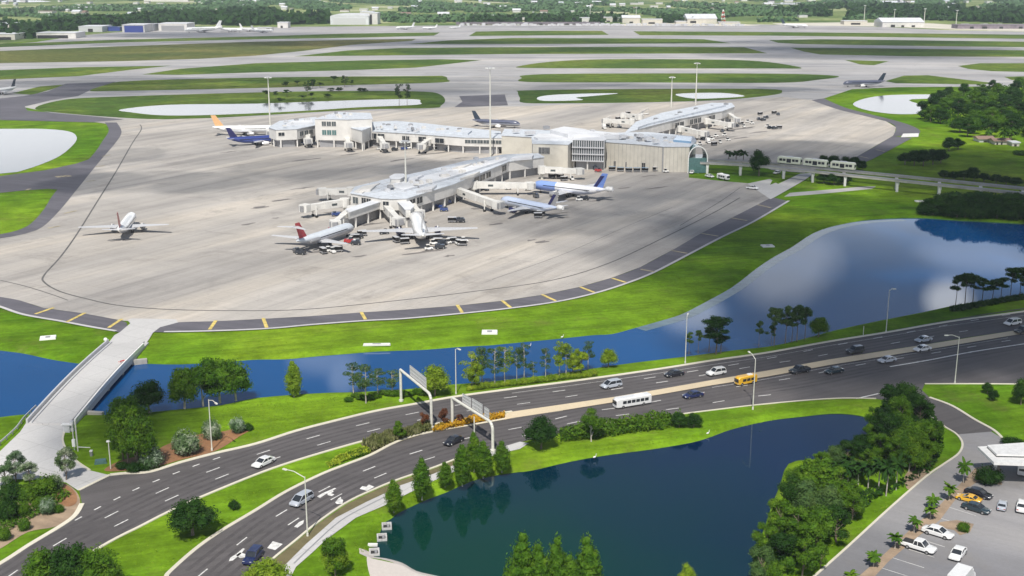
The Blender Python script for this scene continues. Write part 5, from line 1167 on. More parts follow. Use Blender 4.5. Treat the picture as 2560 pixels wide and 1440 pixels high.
airplane((1328, 460), (1518, 482), 'white airliner with blue nose and blue tail fin at the inner gate', 0, 'fin_blue', 'liv_whiteblue', Lfix=37, tailring=1.15, nosemat='liv_nose', blob='fin_navy')
airplane((714, 342), (572, 350), 'navy blue airliner parked at the end of the left concourse', 0, 'fin_navy', 'liv_navy', Lfix=33, engine='car_white')
airplane((700, 322), (528, 324), 'white airliner with orange tail fin behind the navy blue airliner', 0, 'fin_orange', 'liv_white', Lfix=38)
airplane((1290, 306), (1192, 302), 'dark airliner taxiing behind the left concourse', 0, 'fin_dark', 'liv_dark', Lfix=31, engine='white_paint')
airplane((2114, 207), (2206, 206), 'dark airliner on the taxiway crossing at the upper right', 0, 'fin_dark', 'liv_dark', Lfix=36, engine='white_paint')
airplane((-20, 228), (26, 222), 'pale airliner half cut off by the left edge on the old taxiway', 0, 'fin_dark', 'liv_white', Lfix=34)
G = 'airliners parked far away beyond the runways'
for a, b, t, L in (((482, 76), (534, 75), 'white jumbo airliner parked right of the grey hangar', 58), ((600, 75), (553, 74), 'white airliner second from the left in the far row beside the hangar', 44), ((640, 74), (606, 73), 'white airliner third from the left in the far row', 40), ((672, 76), (640, 77), 'white airliner at the right end of the far row near the white shed', 38),
                   ((996, 69), (1030, 68), 'white airliner parked to the right of the large hangar', 36), ((1062, 68), (1086, 68), 'small white airliner farther right of the large hangar', 26), ((2012, 65), (1960, 64), 'white airliner parked alone on the far right ramp', 46), ((1128, 66), (1146, 66), 'tiny white airplane at the far taxiway entrance', 20)):
    airplane(a, b, t, 0, 'fin_white' if L != 46 else 'fin_dark', 'liv_white', Lfix=L, group=G)
# ------------------------------------------------------------------ terminal
T = empty('terminal_building', P(1500, 420), 0, 'pale airport terminal with three concourses and beige hub halls', 'building')
TI = Vector(T.location)
def tl(o): o.parent = T; o.location = -TI; return o
def block(px, zt, zf, wall, roof, proud=.35, thick=.5, seams=None, hole=True):
    """walls from zf to zt below a roof traced at its own height; recessed dark storey below zf"""
    w = [P(x, y, zt) for x, y in px]; A = sum(w[i].x * w[(i + 1) % len(w)].y - w[(i + 1) % len(w)].x * w[i].y for i in range(len(w)))
    if A < 0: w.reverse()
    m = MB(); m.prism([(p.x, p.y) for p in w], zf, zt - thick * .5); wo = tl(m.obj('wall', wall))
    o = offset(w, proud); m = MB(); m.prism([(p.x, p.y) for p in o], zt - thick * .5 + .003, zt); ro = tl(m.obj('roof', roof))
    if zf > 1:
        i_ = offset(w, -2.2); m = MB(); m.prism([(p.x, p.y) for p in i_], .1, zf - .01); tl(m.obj('ground_floor', 'grey_metal'))
        per = [p for p in offset(w, -.5)] ; per.append(per[0])
        for p, d in along(per, 9.0, 2.0):
            m = MB(); m.box((p.x, p.y, (zf + .1) / 2), (.7, .7, zf - .1)); tl(m.obj('column', 'white_wall'))
    return wo, ro, w
def win(parent, a, b, t0, t1, z0, z1, zt, glass='glass_dark', n=1, gap=.18, off=.06):
    """windows on the wall below roof edge points a-b (photo points at roof height zt)"""
    A, B = P(*a, zt), P(*b, zt); d = (B - A); L = d.length; d.normalize(); nrm = Vector((d.y, -d.x, 0))
    if nrm.y > 0: nrm = -nrm
    for i in range(n):
        s0 = t0 + (t1 - t0) * i / n; s1 = t0 + (t1 - t0) * (i + 1) / n; g = (s1 - s0) * gap / 2 if n > 1 else 0
        p, q = A + d * L * (s0 + g), A + d * L * (s1 - g); c = (p + q) / 2 + nrm * off
        m = MB(); m.bar((p.x + nrm.x * off, p.y + nrm.y * off, (z0 + z1) / 2), (q.x + nrm.x * off, q.y + nrm.y * off, (z0 + z1) / 2), .16, z1 - z0)
        o = m.obj('window', glass); o.parent = parent
        fr = MB(); k = off + .06
        for zz in (z0, z1): fr.bar((p.x + nrm.x * k, p.y + nrm.y * k, zz), (q.x + nrm.x * k, q.y + nrm.y * k, zz), .12, .14)
        for x_ in (p, q, (p + q) / 2): fr.bar((x_.x + nrm.x * k, x_.y + nrm.y * k, z0), (x_.x + nrm.x * k, x_.y + nrm.y * k, z1), .1, .1)
        f_ = fr.obj('window_frame', 'white_wall'); f_.parent = parent
def seams(ro, a0, a1, b0, b1, zt, n, w=.22):
    m = MB()
    for i in range(1, n):
        t = i / n; p = P(a0[0] + (a1[0] - a0[0]) * t, a0[1] + (a1[1] - a0[1]) * t, zt); q = P(b0[0] + (b1[0] - b0[0]) * t, b0[1] + (b1[1] - b0[1]) * t, zt); m.bar((p.x, p.y, zt + .04), (q.x, q.y, zt + .04), w, .12)
    o = m.obj('roof_seam', 'pale_metal'); o.parent = ro
def unit(ro, x, y, zt, sx, sy, sz, mat='pale_metal'):
    p = P(x, y, zt); m = MB(); m.box((p.x, p.y, zt + sz / 2), (sx, sy, sz), .5, .94); m.box((p.x, p.y, zt + sz + .08), (sx * .5, sy * .5, .16), .5); o = m.obj('roof_unit', mat); o.parent = ro
# near concourse
w1, r1, _ = block([(877, 482), (890, 466), (965, 448), (1065, 427), (1165, 402), (1262, 386), (1345, 383), (1360, 392), (1272, 403), (1132, 460), (1016, 495), (974, 496), (955, 495)], 8.6, 3.9, 'white_wall', 'roof_pale')
win(w1, (1016, 495), (1132, 460), .04, .34, 4.9, 7.6, 8.6, n=2); win(w1, (1132, 460), (1272, 403), .34, .66, 4.9, 7.6, 8.6, n=3); win(w1, (1132, 460), (1272, 403), .86, .95, 4.9, 7.8, 8.6)
win(w1, (877, 482), (955, 495), .06, .24, 4.6, 7.3, 8.6, 'glass_grey'); win(w1, (877, 482), (955, 495), .34, .66, 4.7, 7.6, 8.6, n=2, gap=.1); win(w1, (955, 495), (974, 496), .1, .9, 5.0, 7.4, 8.6)
seams(r1, (905, 462), (1262, 385), (974, 496), (1272, 403), 8.6, 20, .16); seams(r1, (940, 489), (912, 462), (1290, 398), (1262, 386), 8.6, 4, .3)
for x, y in ((1040, 470), (1075, 462), (1120, 445), (1110, 425), (1200, 410), (1000, 466), (1190, 398), (968, 478), (1250, 398)): unit(r1, x, y, 8.6, 2.2, 1.6, 1.0, 'grey_metal' if x in (1040, 1120) else 'pale_metal')
w1c, r1c, _ = block([(950, 495), (962, 500), (872, 530), (866, 522)], 7.0, 4.2, 'bridge_white', 'roof_white')
w1d, r1d, _ = block([(985, 496), (1016, 496), (1034, 514), (1026, 522), (1014, 523), (1000, 508)], 7.2, 4.0, 'bridge_white', 'roof_white')
w1b, r1b, _ = block([(975, 441), (988, 434), (1008, 434), (1012, 440), (1000, 446), (978, 446)], 11.2, 8.62, 'white_wall', 'roof_white')
# left concourse
w2, r2, _ = block([(917, 327), (915, 305), (990, 302), (1060, 308), (1140, 317), (1250, 328), (1256, 345), (1160, 343), (1040, 334)], 8.6, 3.9, 'white_wall', 'roof_pale')
win(w2, (917, 327), (1160, 343), .03, .19, 4.4, 7.6, 8.6, n=2, gap=.1); win(w2, (917, 327), (1160, 343), .37, .45, 4.6, 7.2, 8.6, n=2, gap=.15); win(w2, (917, 327), (1160, 343), .54, .62, 4.6, 7.4, 8.6); win(w2, (917, 327), (1160, 343), .71, .80, 4.6, 7.2, 8.6)
win(w2, (1160, 343), (1256, 345), .02, .98, 5.4, 7.4, 8.6, 'glass_grey', n=6, gap=.05); seams(r2, (917, 327), (1160, 343), (930, 304), (1140, 317), 8.6, 10)
w3, r3, _ = block([(787, 297), (840, 280), (925, 282), (930, 296), (868, 298)], 15.5, 4.0, 'white_wall', 'roof_pale')
win(w3, (787, 297), (868, 298), .2, .66, 11.6, 14.2, 15.5, 'glass_grey', n=3, gap=.12); win(w3, (787, 297), (868, 298), .2, .66, 6.8, 9.6, 15.5, 'glass_teal', n=3, gap=.12)
w4, r4, _ = block([(672, 318), (700, 302), (790, 292), (792, 312), (742, 322), (690, 324)], 10, 4.2, 'white_wall', 'roof_pale')
win(w4, (690, 324), (742, 322), .1, .4, 6.4, 8.4, 10); win(w4, (742, 322), (792, 312), .1, .8, 5.6, 8.2, 10, 'glass_grey', n=3)
w5, r5, _ = block([(868, 316), (866, 298), (930, 296), (925, 318), (905, 326)], 11, 4.0, 'white_wall', 'roof_pale')
# hub
w6, r6, _ = block([(1254, 338), (1262, 322), (1400, 326), (1420, 336), (1376, 348), (1330, 342)], 12.5, .15, 'cream_wall', 'roof_pale')
w7, r7, _ = block([(1330, 345), (1345, 326), (1480, 326), (1560, 334), (1432, 353), (1420, 361), (1377, 359), (1332, 358)], 13.2, .15, 'cream_wall', 'roof_pale')
win(w7, (1332, 358), (1377, 359), .32, .95, 8.2, 11.4, 13.2, n=4, gap=.04)
w8, r8, _ = block([(1432, 349), (1440, 338), (1505, 336), (1515, 348), (1510, 351)], 14.6, 4.2, 'glass_grey', 'roof_white')
for i in range(15):
    p = P(1432 + 78 * i / 14, 349 + 2 * i / 14, 14.6); m = MB(); m.bar((p.x, p.y - .25, 4.4), (p.x, p.y - .25, 14.2), .25, .35); o = m.obj('mullion', 'pale_metal'); o.parent = w8
for z in (4.6, 7.8, 11.0):
    a, b = P(1430, 349, 14.6), P(1511, 351, 14.6); m = MB(); m.bar((a.x, a.y - .55, z), (b.x, b.y - .55, z), .9, .45); o = m.obj('balcony', 'pale_metal'); o.parent = w8
w9, r9, w9w = block([(1508, 354), (1520, 332), (1620, 330), (1733, 341), (1740, 352), (1724, 366), (1660, 366), (1600, 360)], 12.4, .15, 'cream_wall', 'roof_pale')
for t0, t1 in ((.02, .07), (.3, .36), (.62, .66)): win(w9, (1508, 354), (1600, 360), t0, t1, .4, 3.4, 12.4, 'dark_void')
win(w9, (1600, 360), (1660, 366), .1, .25, .4, 3.6, 12.4, 'dark_void'); m = MB(); p = P(1658, 366, 12.4); m.box((p.x, p.y - .2, 6.2), (.5, .4, 12)); o = m.obj('downpipe', 'grey_metal'); o.parent = w9
m = MB()
for i in range(1, 22):
    t = i / 22; a, b = ((1508, 354), (1600, 360)) if t < .43 else ((1600, 360), (1660, 366)) if t < .7 else ((1660, 366), (1724, 366)); s = t / .43 if t < .43 else (t - .43) / .27 if t < .7 else (t - .7) / .3
    p = P(a[0] + (b[0] - a[0]) * s, a[1] + (b[1] - a[1]) * s, 12.4); m.box((p.x, p.y - .03, 6.1), (.14, .12, 11.8))
o = m.obj('wall_joint', 'beam_concrete'); o.parent = w9
seams(r9, (1520, 352), (1715, 362), (1530, 334), (1725, 342), 12.4, 8)
m = MB(); pts = [P(x, y, 12.9) for x, y in ((1683, 352), (1692, 342), (1730, 344), (1728, 356))]; m.prism([(p.x, p.y) for p in pts], 12.4, 13.4); o = m.obj('skylight', 'glass_blue'); o.parent = r9
# white roof terraces over the hub
for px, zt, mt_ in (([(1335, 342), (1345, 334), (1450, 334), (1440, 346), (1345, 346)], 14.2, 'roof_white'), ([(1375, 324), (1410, 316), (1460, 322), (1500, 334), (1420, 336)], 16, 'roof_white'), ([(1470, 334), (1490, 328), (1545, 332), (1550, 338), (1480, 340)], 14.4, 'roof_white')):
    w = [P(x, y, zt) for x, y in px]; m = MB(); m.prism([(p.x, p.y) for p in w], 12.6, zt); o = m.obj('upper_roof', mt_); o.parent = r7
for x, y in ((1366, 322), (1430, 334), (1480, 332), (1520, 342), (1556, 345), (1620, 350), (1640, 356), (1600, 342), (1290, 330), (1320, 336), (1330, 335)): unit(r7, x, y, 13.3, 3, 2.2, 1.5, 'grey_metal' if x in (1366, 1430) else 'pale_metal')
# station arch at the end of the hub
m = MB(); a = P(1724, 366, 12.4); b = P(1748, 360, 11)
for i in range(9):
    t0, t1 = math.pi * i / 9, math.pi * (i + 1) / 9; c = a.lerp(b, .5)
    for y_ in (-4.5,):
        p = [(c.x - 4.2 * math.cos(t0), a.y - 3, 7 + 5.5 * math.sin(t0)), (c.x - 4.2 * math.cos(t1), a.y - 3, 7 + 5.5 * math.sin(t1)), (c.x - 4.2 * math.cos(t1), a.y + 9, 7 + 5.5 * math.sin(t1)), (c.x - 4.2 * math.cos(t0), a.y + 9, 7 + 5.5 * math.sin(t0))]
        m.add(p, [(0, 1, 2, 3)])
m.box((c.x, a.y + 3, 3.8), (8.4, 12, 7.0)); tl(fixn(m.obj('station_hall', 'glass_teal')))
m = MB(); c = a.lerp(b, .5); prev = None
for i in range(13):
    t = math.pi * i / 12; p = Vector((c.x - 4.5 * math.cos(t), a.y - 3.3, 7 + 5.9 * math.sin(t)))
    if prev: m.bar(prev, p, .35, .4)
    prev = p
for s in (-4.5, 4.5): m.bar((c.x + s, a.y - 3.3, .2), (c.x + s, a.y - 3.3, 7), .3, .4)
tl(m.obj('arch', 'white_paint'))
r_ = random.Random(6)
for ro, reg, zt_, k_ in ((r1, [(960, 470), (1120, 430), (1240, 400), (1265, 392), (1115, 446), (1010, 476)], 9.5, 22), (r2, [(930, 322), (945, 308), (1150, 322), (1150, 336)], 9.6, 20), (r9, [(1530, 348), (1545, 338), (1690, 344), (1680, 358), (1600, 354)], 12.4, 20), (r3, [(800, 294), (842, 283), (915, 285), (865, 295)], 15.5, 10), (r4, [(690, 318), (710, 304), (780, 296), (780, 310)], 11, 8)):
    i = 0
    while i < k_:
        x, y = r_.uniform(min(p[0] for p in reg), max(p[0] for p in reg)), r_.uniform(min(p[1] for p in reg), max(p[1] for p in reg))
        if inside(x, y, reg): i += 1; unit(ro, x, y, zt_, r_.uniform(.8, 2.6), r_.uniform(.8, 2.2), r_.uniform(.4, 1.3), r_.choice(['pale_metal', 'white_wall', 'grey_metal', 'white_wall']))
for px, z1, mt_ in (([(900, 476), (916, 466), (940, 462), (926, 474)], 9.5, 'white_wall'), ([(1040, 478), (1060, 468), (1092, 462), (1080, 472)], 9.7, 'pale_metal'), ([(1150, 446), (1168, 438), (1200, 428), (1186, 436)], 9.6, 'white_wall'), ([(1010, 448), (1030, 442), (1060, 436), (1044, 444)], 10.4, 'roof_white'),
                    ([(1130, 420), (1150, 414), (1180, 408), (1160, 416)], 10.2, 'white_wall'), ([(1276, 396), (1290, 389), (1335, 386), (1330, 392)], 9.8, 'roof_white')):
    w = [P(x, y, z1) for x, y in px]; m = MB(); m.prism([(p.x, p.y) for p in w], 8.603, z1); o = fixn(m.obj('upper_roof', mt_)); o.parent = r1
# raised middle strips of the concourse roofs
for ro, px, z0, z1, mt_ in ((r1, [(968, 462), (1100, 430), (1262, 393), (1268, 398), (1115, 446), (1010, 474)], 8.6, 9.5, 'roof_white'), (r1, [(885, 478), (908, 465), (950, 457), (925, 472), (905, 482)], 8.6, 9.0, 'white_wall'),
                        (r2, [(935, 318), (945, 309), (1060, 314), (1180, 326), (1170, 333), (1040, 324)], 8.6, 9.6, 'roof_pale'), (r4, [(715, 310), (730, 302), (780, 298), (782, 306)], 10, 11, 'roof_white')):
    w = [P(x, y, z1) for x, y in px]; m = MB(); m.prism([(p.x, p.y) for p in w], z0 + .003, z1); o = fixn(m.obj('upper_roof', mt_)); o.parent = ro
# far concourse
w10, r10, _ = block([(1562, 333), (1592, 304), (1655, 282), (1780, 257), (1828, 257), (1836, 266), (1805, 277), (1700, 296), (1622, 315)], 9, 3.9, 'white_wall', 'roof_pale')
win(w10, (1622, 315), (1805, 277), .33, .46, 4.6, 7.6, 9, n=2); win(w10, (1622, 315), (1805, 277), .53, .70, 4.6, 7.8, 9, n=3); win(w10, (1622, 315), (1805, 277), .80, .90, 4.8, 7.6, 9, n=2)
seams(r10, (1592, 304), (1780, 257), (1622, 315), (1805, 277), 9, 9)
w = [P(x, y, 10.2) for x, y in ((1595, 318), (1612, 305), (1780, 262), (1815, 262), (1700, 290), (1620, 309))]; m = MB(); m.prism([(p.x, p.y) for p in w], 9.003, 10.2); o = fixn(m.obj('upper_roof', 'roof_pale')); o.parent = r10
for x, y in ((1640, 300), (1700, 284), (1740, 274), (1780, 268), (1690, 292), (1815, 262)): unit(r10, x, y, 9, 2.4, 2, 1.2, 'grey_metal')
for px in ((1508, 306, 1540, 305), (1506, 320, 1566, 319)):
    pass
# ------------------------------------------------------------------ boarding bridges
def bridge(a, b, label, z=4.6, leg=True, w=2.6, cab=True, dark=True):
    A, B = P(*a, z), P(*b, z - .5); e = empty('boarding_bridge', (A.x, A.y, .17), 0, label, 'boarding bridge', 'boarding bridges at the gates'); o0 = Vector((A.x, A.y, .17)); A2, B2 = Vector((0, 0, z - .17)), B - o0
    mid = A2.lerp(B2, .55); m = MB(); m.bar(A2, mid, w, 2.7); fixn(m.obj('tunnel', 'bridge_white', e)); m = MB(); m.bar(A2.lerp(B2, .5), B2, w * .86, 2.35); fixn(m.obj('inner_tunnel', 'bridge_white', e))
    m = MB(); m.tube((0, 0, z - 1.9), (0, 0, z + 1.5), 2.0, n=12); m.obj('rotunda', 'bridge_white', e)
    m = MB(); m.tube((0, 0, 0), (0, 0, z - 1.9), .6, n=8); m.obj('pillar', 'galvanised', e)
    if cab:
        m = MB(); m.box(B2, (3.6, 3.6, 2.9), math.atan2(B2.y, B2.x) + .5); c = m.obj('cab', 'bridge_white', e); m = MB(); d = (B2 - A2).normalized(); q = B2 + d * 1.9; m.box(q, (.8, 3.0, 2.2), math.atan2(d.y, d.x)); m.obj('canopy', 'grey_metal', c)
    g = A2.lerp(B2, .78); d = (B2 - A2).normalized(); s = Vector((-d.y, d.x, 0)); m = MB()
    for k in (-1, 1): m.bar((g.x + s.x * k * 1.7, g.y + s.y * k * 1.7, .6), (g.x + s.x * k * 1.7, g.y + s.y * k * 1.7, g.z + .6), .42)
    m.bar(g + s * 1.9 - Vector((0, 0, 1.5)), g - s * 1.9 - Vector((0, 0, 1.5)), .5); l = m.obj('support_leg', 'bridge_white', e)
    for k in (-1, 1): m = MB(); m.tube((g.x + s.x * k * 1.3, g.y + s.y * k * 1.3, .5), (g.x + s.x * k * 2.1, g.y + s.y * k * 2.1, .5), .5, n=10); m.obj('wheel', 'rubber', l)
    m = MB(); h_ = A2.lerp(B2, .3); m.box((h_.x, h_.y, h_.z), (2.2, w + .06, .9), math.atan2(d.y, d.x)); m.obj('window', 'glass_grey', e)
    return e
for a, b, t in (((878, 478), (806, 479), 'white boarding bridge reaching left from the tip of the near concourse'), ((862, 506), (764, 520), 'white boarding bridge with tall legs below the leftmost one'),
                ((880, 526), (838, 560), 'white boarding bridge leading to the red-tailed airliner'), ((958, 512), (996, 553), 'white boarding bridge slanting right to the large airliner'),
                ((1022, 508), (1046, 534), 'short white boarding bridge with round rotunda at the large airliner'), ((1135, 474), (1246, 512), 'long white boarding bridge leading to the pale blue airliner'),
                ((1184, 462), (1325, 464), 'white boarding bridge leading to the blue-nosed airliner'), ((1355, 424), (1448, 428), 'white boarding bridge in front of the beige hub wall'),
                ((1768, 303), (1828, 312), 'white boarding bridge beside the far concourse, upper one'), ((1702, 322), (1762, 334), 'white boarding bridge beside the far concourse, lower one'), ((1815, 283), (1842, 300), 'white boarding bridge at the far tip of the far concourse'),
                ((1580, 305), (1515, 302), 'white boarding bridge behind the far concourse pointing left'), ((1600, 292), (1560, 288), 'white boarding bridge behind the far concourse near the small vehicles'),
                ((865, 340), (872, 362), 'white boarding bridge below the tall block of the left concourse'), ((882, 336), (910, 350), 'white boarding bridge right of the tall block of the left concourse'), ((950, 348), (962, 364), 'white boarding bridge in the middle of the left concourse'),
                ((1068, 356), (1052, 366), 'white boarding bridge by the tall lamp mast of the left concourse'), ((770, 338), (770, 352), 'white boarding bridge next to the navy blue airliner'), ((700, 326), (676, 332), 'white boarding bridge to the white airliner with orange fin')):
    bridge(a, b, t)
# ------------------------------------------------------------------ lamps, masts, gantries
def lamp(x, y, ytop, ax, ay, label, r0=.13, key=None):
    b = P(x, y, .05); h = height_at(x, y, ytop); e = empty('street_lamp', b, 0, label, 'street lamp', 'street lamps along the highway'); m = MB(); m.tube((0, 0, 0), (0, 0, h), r0, r0 * .6, 10); m.tube((0, 0, 0), (0, 0, .5), r0 * 1.6, r0 * 1.5, 10); m.obj('pole', 'galvanised', e, 60)
    t = P(ax, ay, h + .4) - b; m = MB(); m.tube((0, 0, h - .15), t.lerp(Vector((0, 0, h + .2)), .45) + Vector((0, 0, .15)), .08, .07, 6); m.tube(t.lerp(Vector((0, 0, h + .2)), .45) + Vector((0, 0, .15)), t, .07, .06, 6); m.obj('arm', 'galvanised', e)
    m = MB(); m.box(t, (.95, .36, .2), math.atan2(t.y, t.x), .8); l = m.obj('lamp_head', 'galvanised', e); m = MB(); m.box((t.x, t.y, t.z - .12), (.6, .28, .06), math.atan2(t.y, t.x)); m.obj('lens', 'lamp_lens', l); return e
lamp(769, 1340, 1192, 712, 1173, 'tall street lamp beside the silver minivan at the bottom of the picture')
lamp(530, 1126, 999, 540, 1008, 'street lamp in the mulch bed among the silver-green shrubs')
lamp(1140, 985, 873, 1148, 873, 'street lamp behind the second sign gantry at the canal side')
lamp(1713, 908, 791, 1720, 784, 'street lamp beside the dark pine behind the highway')
lamp(1882, 1024, 897, 1873, 880, 'street lamp in front of the yellow van')
lamp(2215, 831, 725, 2236, 722, 'street lamp standing before the open lake at the right')
lamp(2387, 957, 842, 2366, 838, 'street lamp at the lawn corner right of the grove')
def post(x, y, ytop, label, name='lamp_post', rr=.12, head=True):
    b = P(x, y, .05); h = height_at(x, y, ytop); e = empty(name, b, 0, label, 'lamp post'); m = MB(); m.tube((0, 0, 0), (0, 0, h), rr, rr * .8, 8); m.obj('pole', 'galvanised', e)
    if head: m = MB(); m.box((0, 0, h + .1), (.8, .5, .25), .4, .7); m.obj('lamp_head', 'lamp_lens', e)
post(277, 1172, 1104, 'short post with lamp at the corner of the service road'); post(1186, 1114, 1042, 'plain post under the second sign gantry', 'utility_post', .14, False)
post(2158, 837, 815, 'short white marker post on the lake bank', 'marker_post', .1, False)
def gantry(a, ya, b, yb, signs, label):
    A, B = P(*a, .05), P(*b, .05); h = (height_at(*a, ya) + height_at(*b, yb)) / 2; e = empty('sign_gantry', A, 0, label, 'sign gantry'); d = B - A; m = MB(); R_ = .30
    m.tube((0, 0, 0), (0, 0, h), R_, R_, 12); m.tube((0, 0, 0), (0, 0, .4), .5, .5, 12); m.obj('post', 'galvanised', e, 60)
    u = d.normalized(); c0 = d - u * 1.6 + Vector((0, 0, h)); m = MB(); m.tube(d, d + Vector((0, 0, h - 1.5)), R_, R_, 12); m.tube(d, d + Vector((0, 0, .4)), .5, .5, 12)
    pr = d + Vector((0, 0, h - 1.5))
    for i in range(1, 6):
        t = math.pi / 2 * i / 5; q = d - u * 1.6 * (1 - math.cos(t)) + Vector((0, 0, h - 1.5 + 1.5 * math.sin(t))); m.tube(pr, q, R_, R_, 12); pr = q
    m.obj('post', 'galvanised', e, 60)
    m = MB(); m.tube((0, 0, h), c0, R_, R_, 12); m.obj('beam', 'galvanised', e, 60); n = Vector((-u.y, u.x, 0))
    if n.y < 0: n = -n
    for t0, t1, hh in signs:
        p, q = d * t0 + Vector((0, 0, h + hh * .42)) + n * .55, d * t1 + Vector((0, 0, h + hh * .42)) + n * .55; m = MB(); m.bar(p, q, .08, hh); s = m.obj('sign_panel', 'sign_back', e); m = MB(); L = (q - p).length
        for z in (-.32, 0, .32): m.bar(p + Vector((0, 0, z * hh)) - n * .09, q + Vector((0, 0, z * hh)) - n * .09, .08, .10)
        k = int(L / .55)
        for i in range(k + 1):
            w = p.lerp(q, i / k); m.bar(w - n * .07 - Vector((0, 0, hh / 2)), w - n * .07 + Vector((0, 0, hh / 2)), .07, .07)
        m.obj('sign_rib', 'pale_metal', s)
gantry((1003, 1003), 926, (1079, 1070), 985, ((.26, .78, 2.6),), 'tall white sign gantry over the far carriageway seen from behind')
gantry((1131, 1061), 992, (1232, 1128), 1060, ((.22, .42, 2.2), (.46, .70, 2.4), (.76, .86, 2.2)), 'white sign gantry over the near carriageway beside the orange flowers')
def mast(x, y, ytop, label, hcap=None):
    b = P(x, y, .16); h = height_at(x, y, ytop); e = empty('floodlight_mast', b, 0, label, 'light mast', 'tall light masts of the apron'); m = MB(); m.tube((0, 0, 0), (0, 0, h), .55, .22, 10); m.obj('pole', 'galvanised', e, 60)
    m = MB(); m.tube((0, 0, h - .5), (0, 0, h), 1.3, 1.5, 10); c = m.obj('lamp_ring', 'pale_metal', e)
    for i in range(8): a = i * math.pi / 4; m = MB(); m.box((1.9 * math.cos(a), 1.9 * math.sin(a), h - .5), (.8, .6, .5), a); m.obj('floodlight', 'lamp_lens', c)
mast(676, 318, 192, 'light mast behind the two airliners of the left concourse'); mast(1016, 512, 352, 'light mast rising behind the tip of the near concourse'); mast(1226, 392, 168, 'tallest light mast, between the left concourse and the hub')
mast(1678, 268, 192, 'shorter light mast behind the far concourse'); mast(1739, 262, 157, 'taller light mast behind the far concourse')
G = 'thin masts far beyond the runways'
for x, y, t, l in ((1590, 50, 18, 'thin mast among the bright far buildings'), (1475, 50, 18, 'thin mast left of the bright far buildings'), (1333, 47, 30, 'thin mast by the long far terminal row'), (2160, 52, 14, 'thin mast left of the white far hangar'), (2235, 52, 24, 'thin mast just above the white far hangar'), (2310, 58, 22, 'thin mast right of the white far hangar'), (2390, 60, 26, 'rightmost thin mast before the dark trees')):
    b = P(x, y, 0); h = height_at(x, y, t); e = empty('mast', b, 0, l, 'mast', G); m = MB(); m.tube((0, 0, 0), (0, 0, h), .8, .5, 8); m.obj('pole', 'galvanised', e); m = MB(); m.box((0, 0, h), (4, 4, 1.2)); m.obj('lamp_ring', 'pale_metal', e)
b = P(1807, 54, 0); h = height_at(1807, 54, 24); e = empty('radio_tower', b, 0, 'red and white lattice tower beside the far gabled hangar', 'tower')
for i in range(6):
    z0, z1 = h * i / 6, h * (i + 1) / 6; w0, w1 = 4 * (1 - i / 7), 4 * (1 - (i + 1) / 7); m = MB()
    for sx, sy in ((-1, -1), (1, -1), (1, 1), (-1, 1)): m.bar((sx * w0, sy * w0, z0), (sx * w1, sy * w1, z1), .9)
    for sx, sy, tx, ty in ((-1, -1, 1, -1), (1, -1, 1, 1), (1, 1, -1, 1), (-1, 1, -1, -1)): m.bar((sx * w0, sy * w0, z0), (tx * w1, ty * w1, z1), .6)
    m.obj('tower_section', 'red_paint' if i % 2 == 0 else 'white_paint', e)
# ------------------------------------------------------------------ road bridge over the canal
zt = .35
a0, a1, b0, b1 = P(268, 856, zt), P(372, 856, zt), P(64, 1058, zt), P(190, 1058, zt)
e = empty('road_bridge', (0, 0, 0), 0, 'pale concrete bridge carrying the service road across the canal', 'bridge')
def hump(t): return .75 * math.sin(math.pi * min(1, max(0, t)))
def lerp4(s, t):
    q = a0.lerp(b0, t).lerp(a1.lerp(b1, t), s); q.z += hump(t); return q
N_ = 14
def ribbon(s0, s1, lo, hi, ta=0, tb=N_):
    rings = []
    for t in range(ta, tb + 1):
        p, q = lerp4(s0, t / N_), lerp4(s1, t / N_); rings.append([(p.x, p.y, p.z + lo), (q.x, q.y, q.z + lo), (q.x, q.y, q.z + hi), (p.x, p.y, p.z + hi)])
    m = MB(); m.loft(rings); return m
fixn(ribbon(0, 1, -1.25, 0).obj('deck', 'road_concrete', e)); fixn(ribbon(.05, .96, -1.75, -1.252, 1, N_ - 1).obj('shade_girder', 'dark_void', e))  # near-black colour also stands for the deep shade under the deck
fixn(ribbon(.01, .045, .003, .85).obj('parapet', 'pale_metal', e)); fixn(ribbon(.965, 1.0, .003, .95, 1).obj('parapet', 'white_paint', e))
fixn(ribbon(.10, .125, .003, .3).obj('kerb', 'pale_metal', e)); fixn(ribbon(.885, .90, .003, .3).obj('kerb', 'grey_metal', e))
for t in (.18, .38, .58, .78):
    c, d = lerp4(.04, t), lerp4(.97, t); m = MB(); m.bar((c.x, c.y, c.z - 1.9), (d.x, d.y, d.z - 1.9), .9, .7)
    for s in (.06, .3, .54, .76, .97): q = c.lerp(d, s); m.tube((q.x, q.y, -3.3), (q.x, q.y, q.z - 1.6), .34, n=10)
    m.obj('pier', 'beam_concrete', e)
for nm, pa, pb, l in (('abutment', (330, 909), (368, 905), 'pale concrete abutment ledge at the far end of the bridge'), ('abutment', (206, 1037), (258, 1040), 'pale concrete abutment ledge at the near end of the bridge')):
    m = MB(); p, q = P(*pa, -.6), P(*pb, -.6); m.bar(p, q, 1.0, 1.8); tag(m.obj(nm, 'beam_concrete'), l, 'abutment')
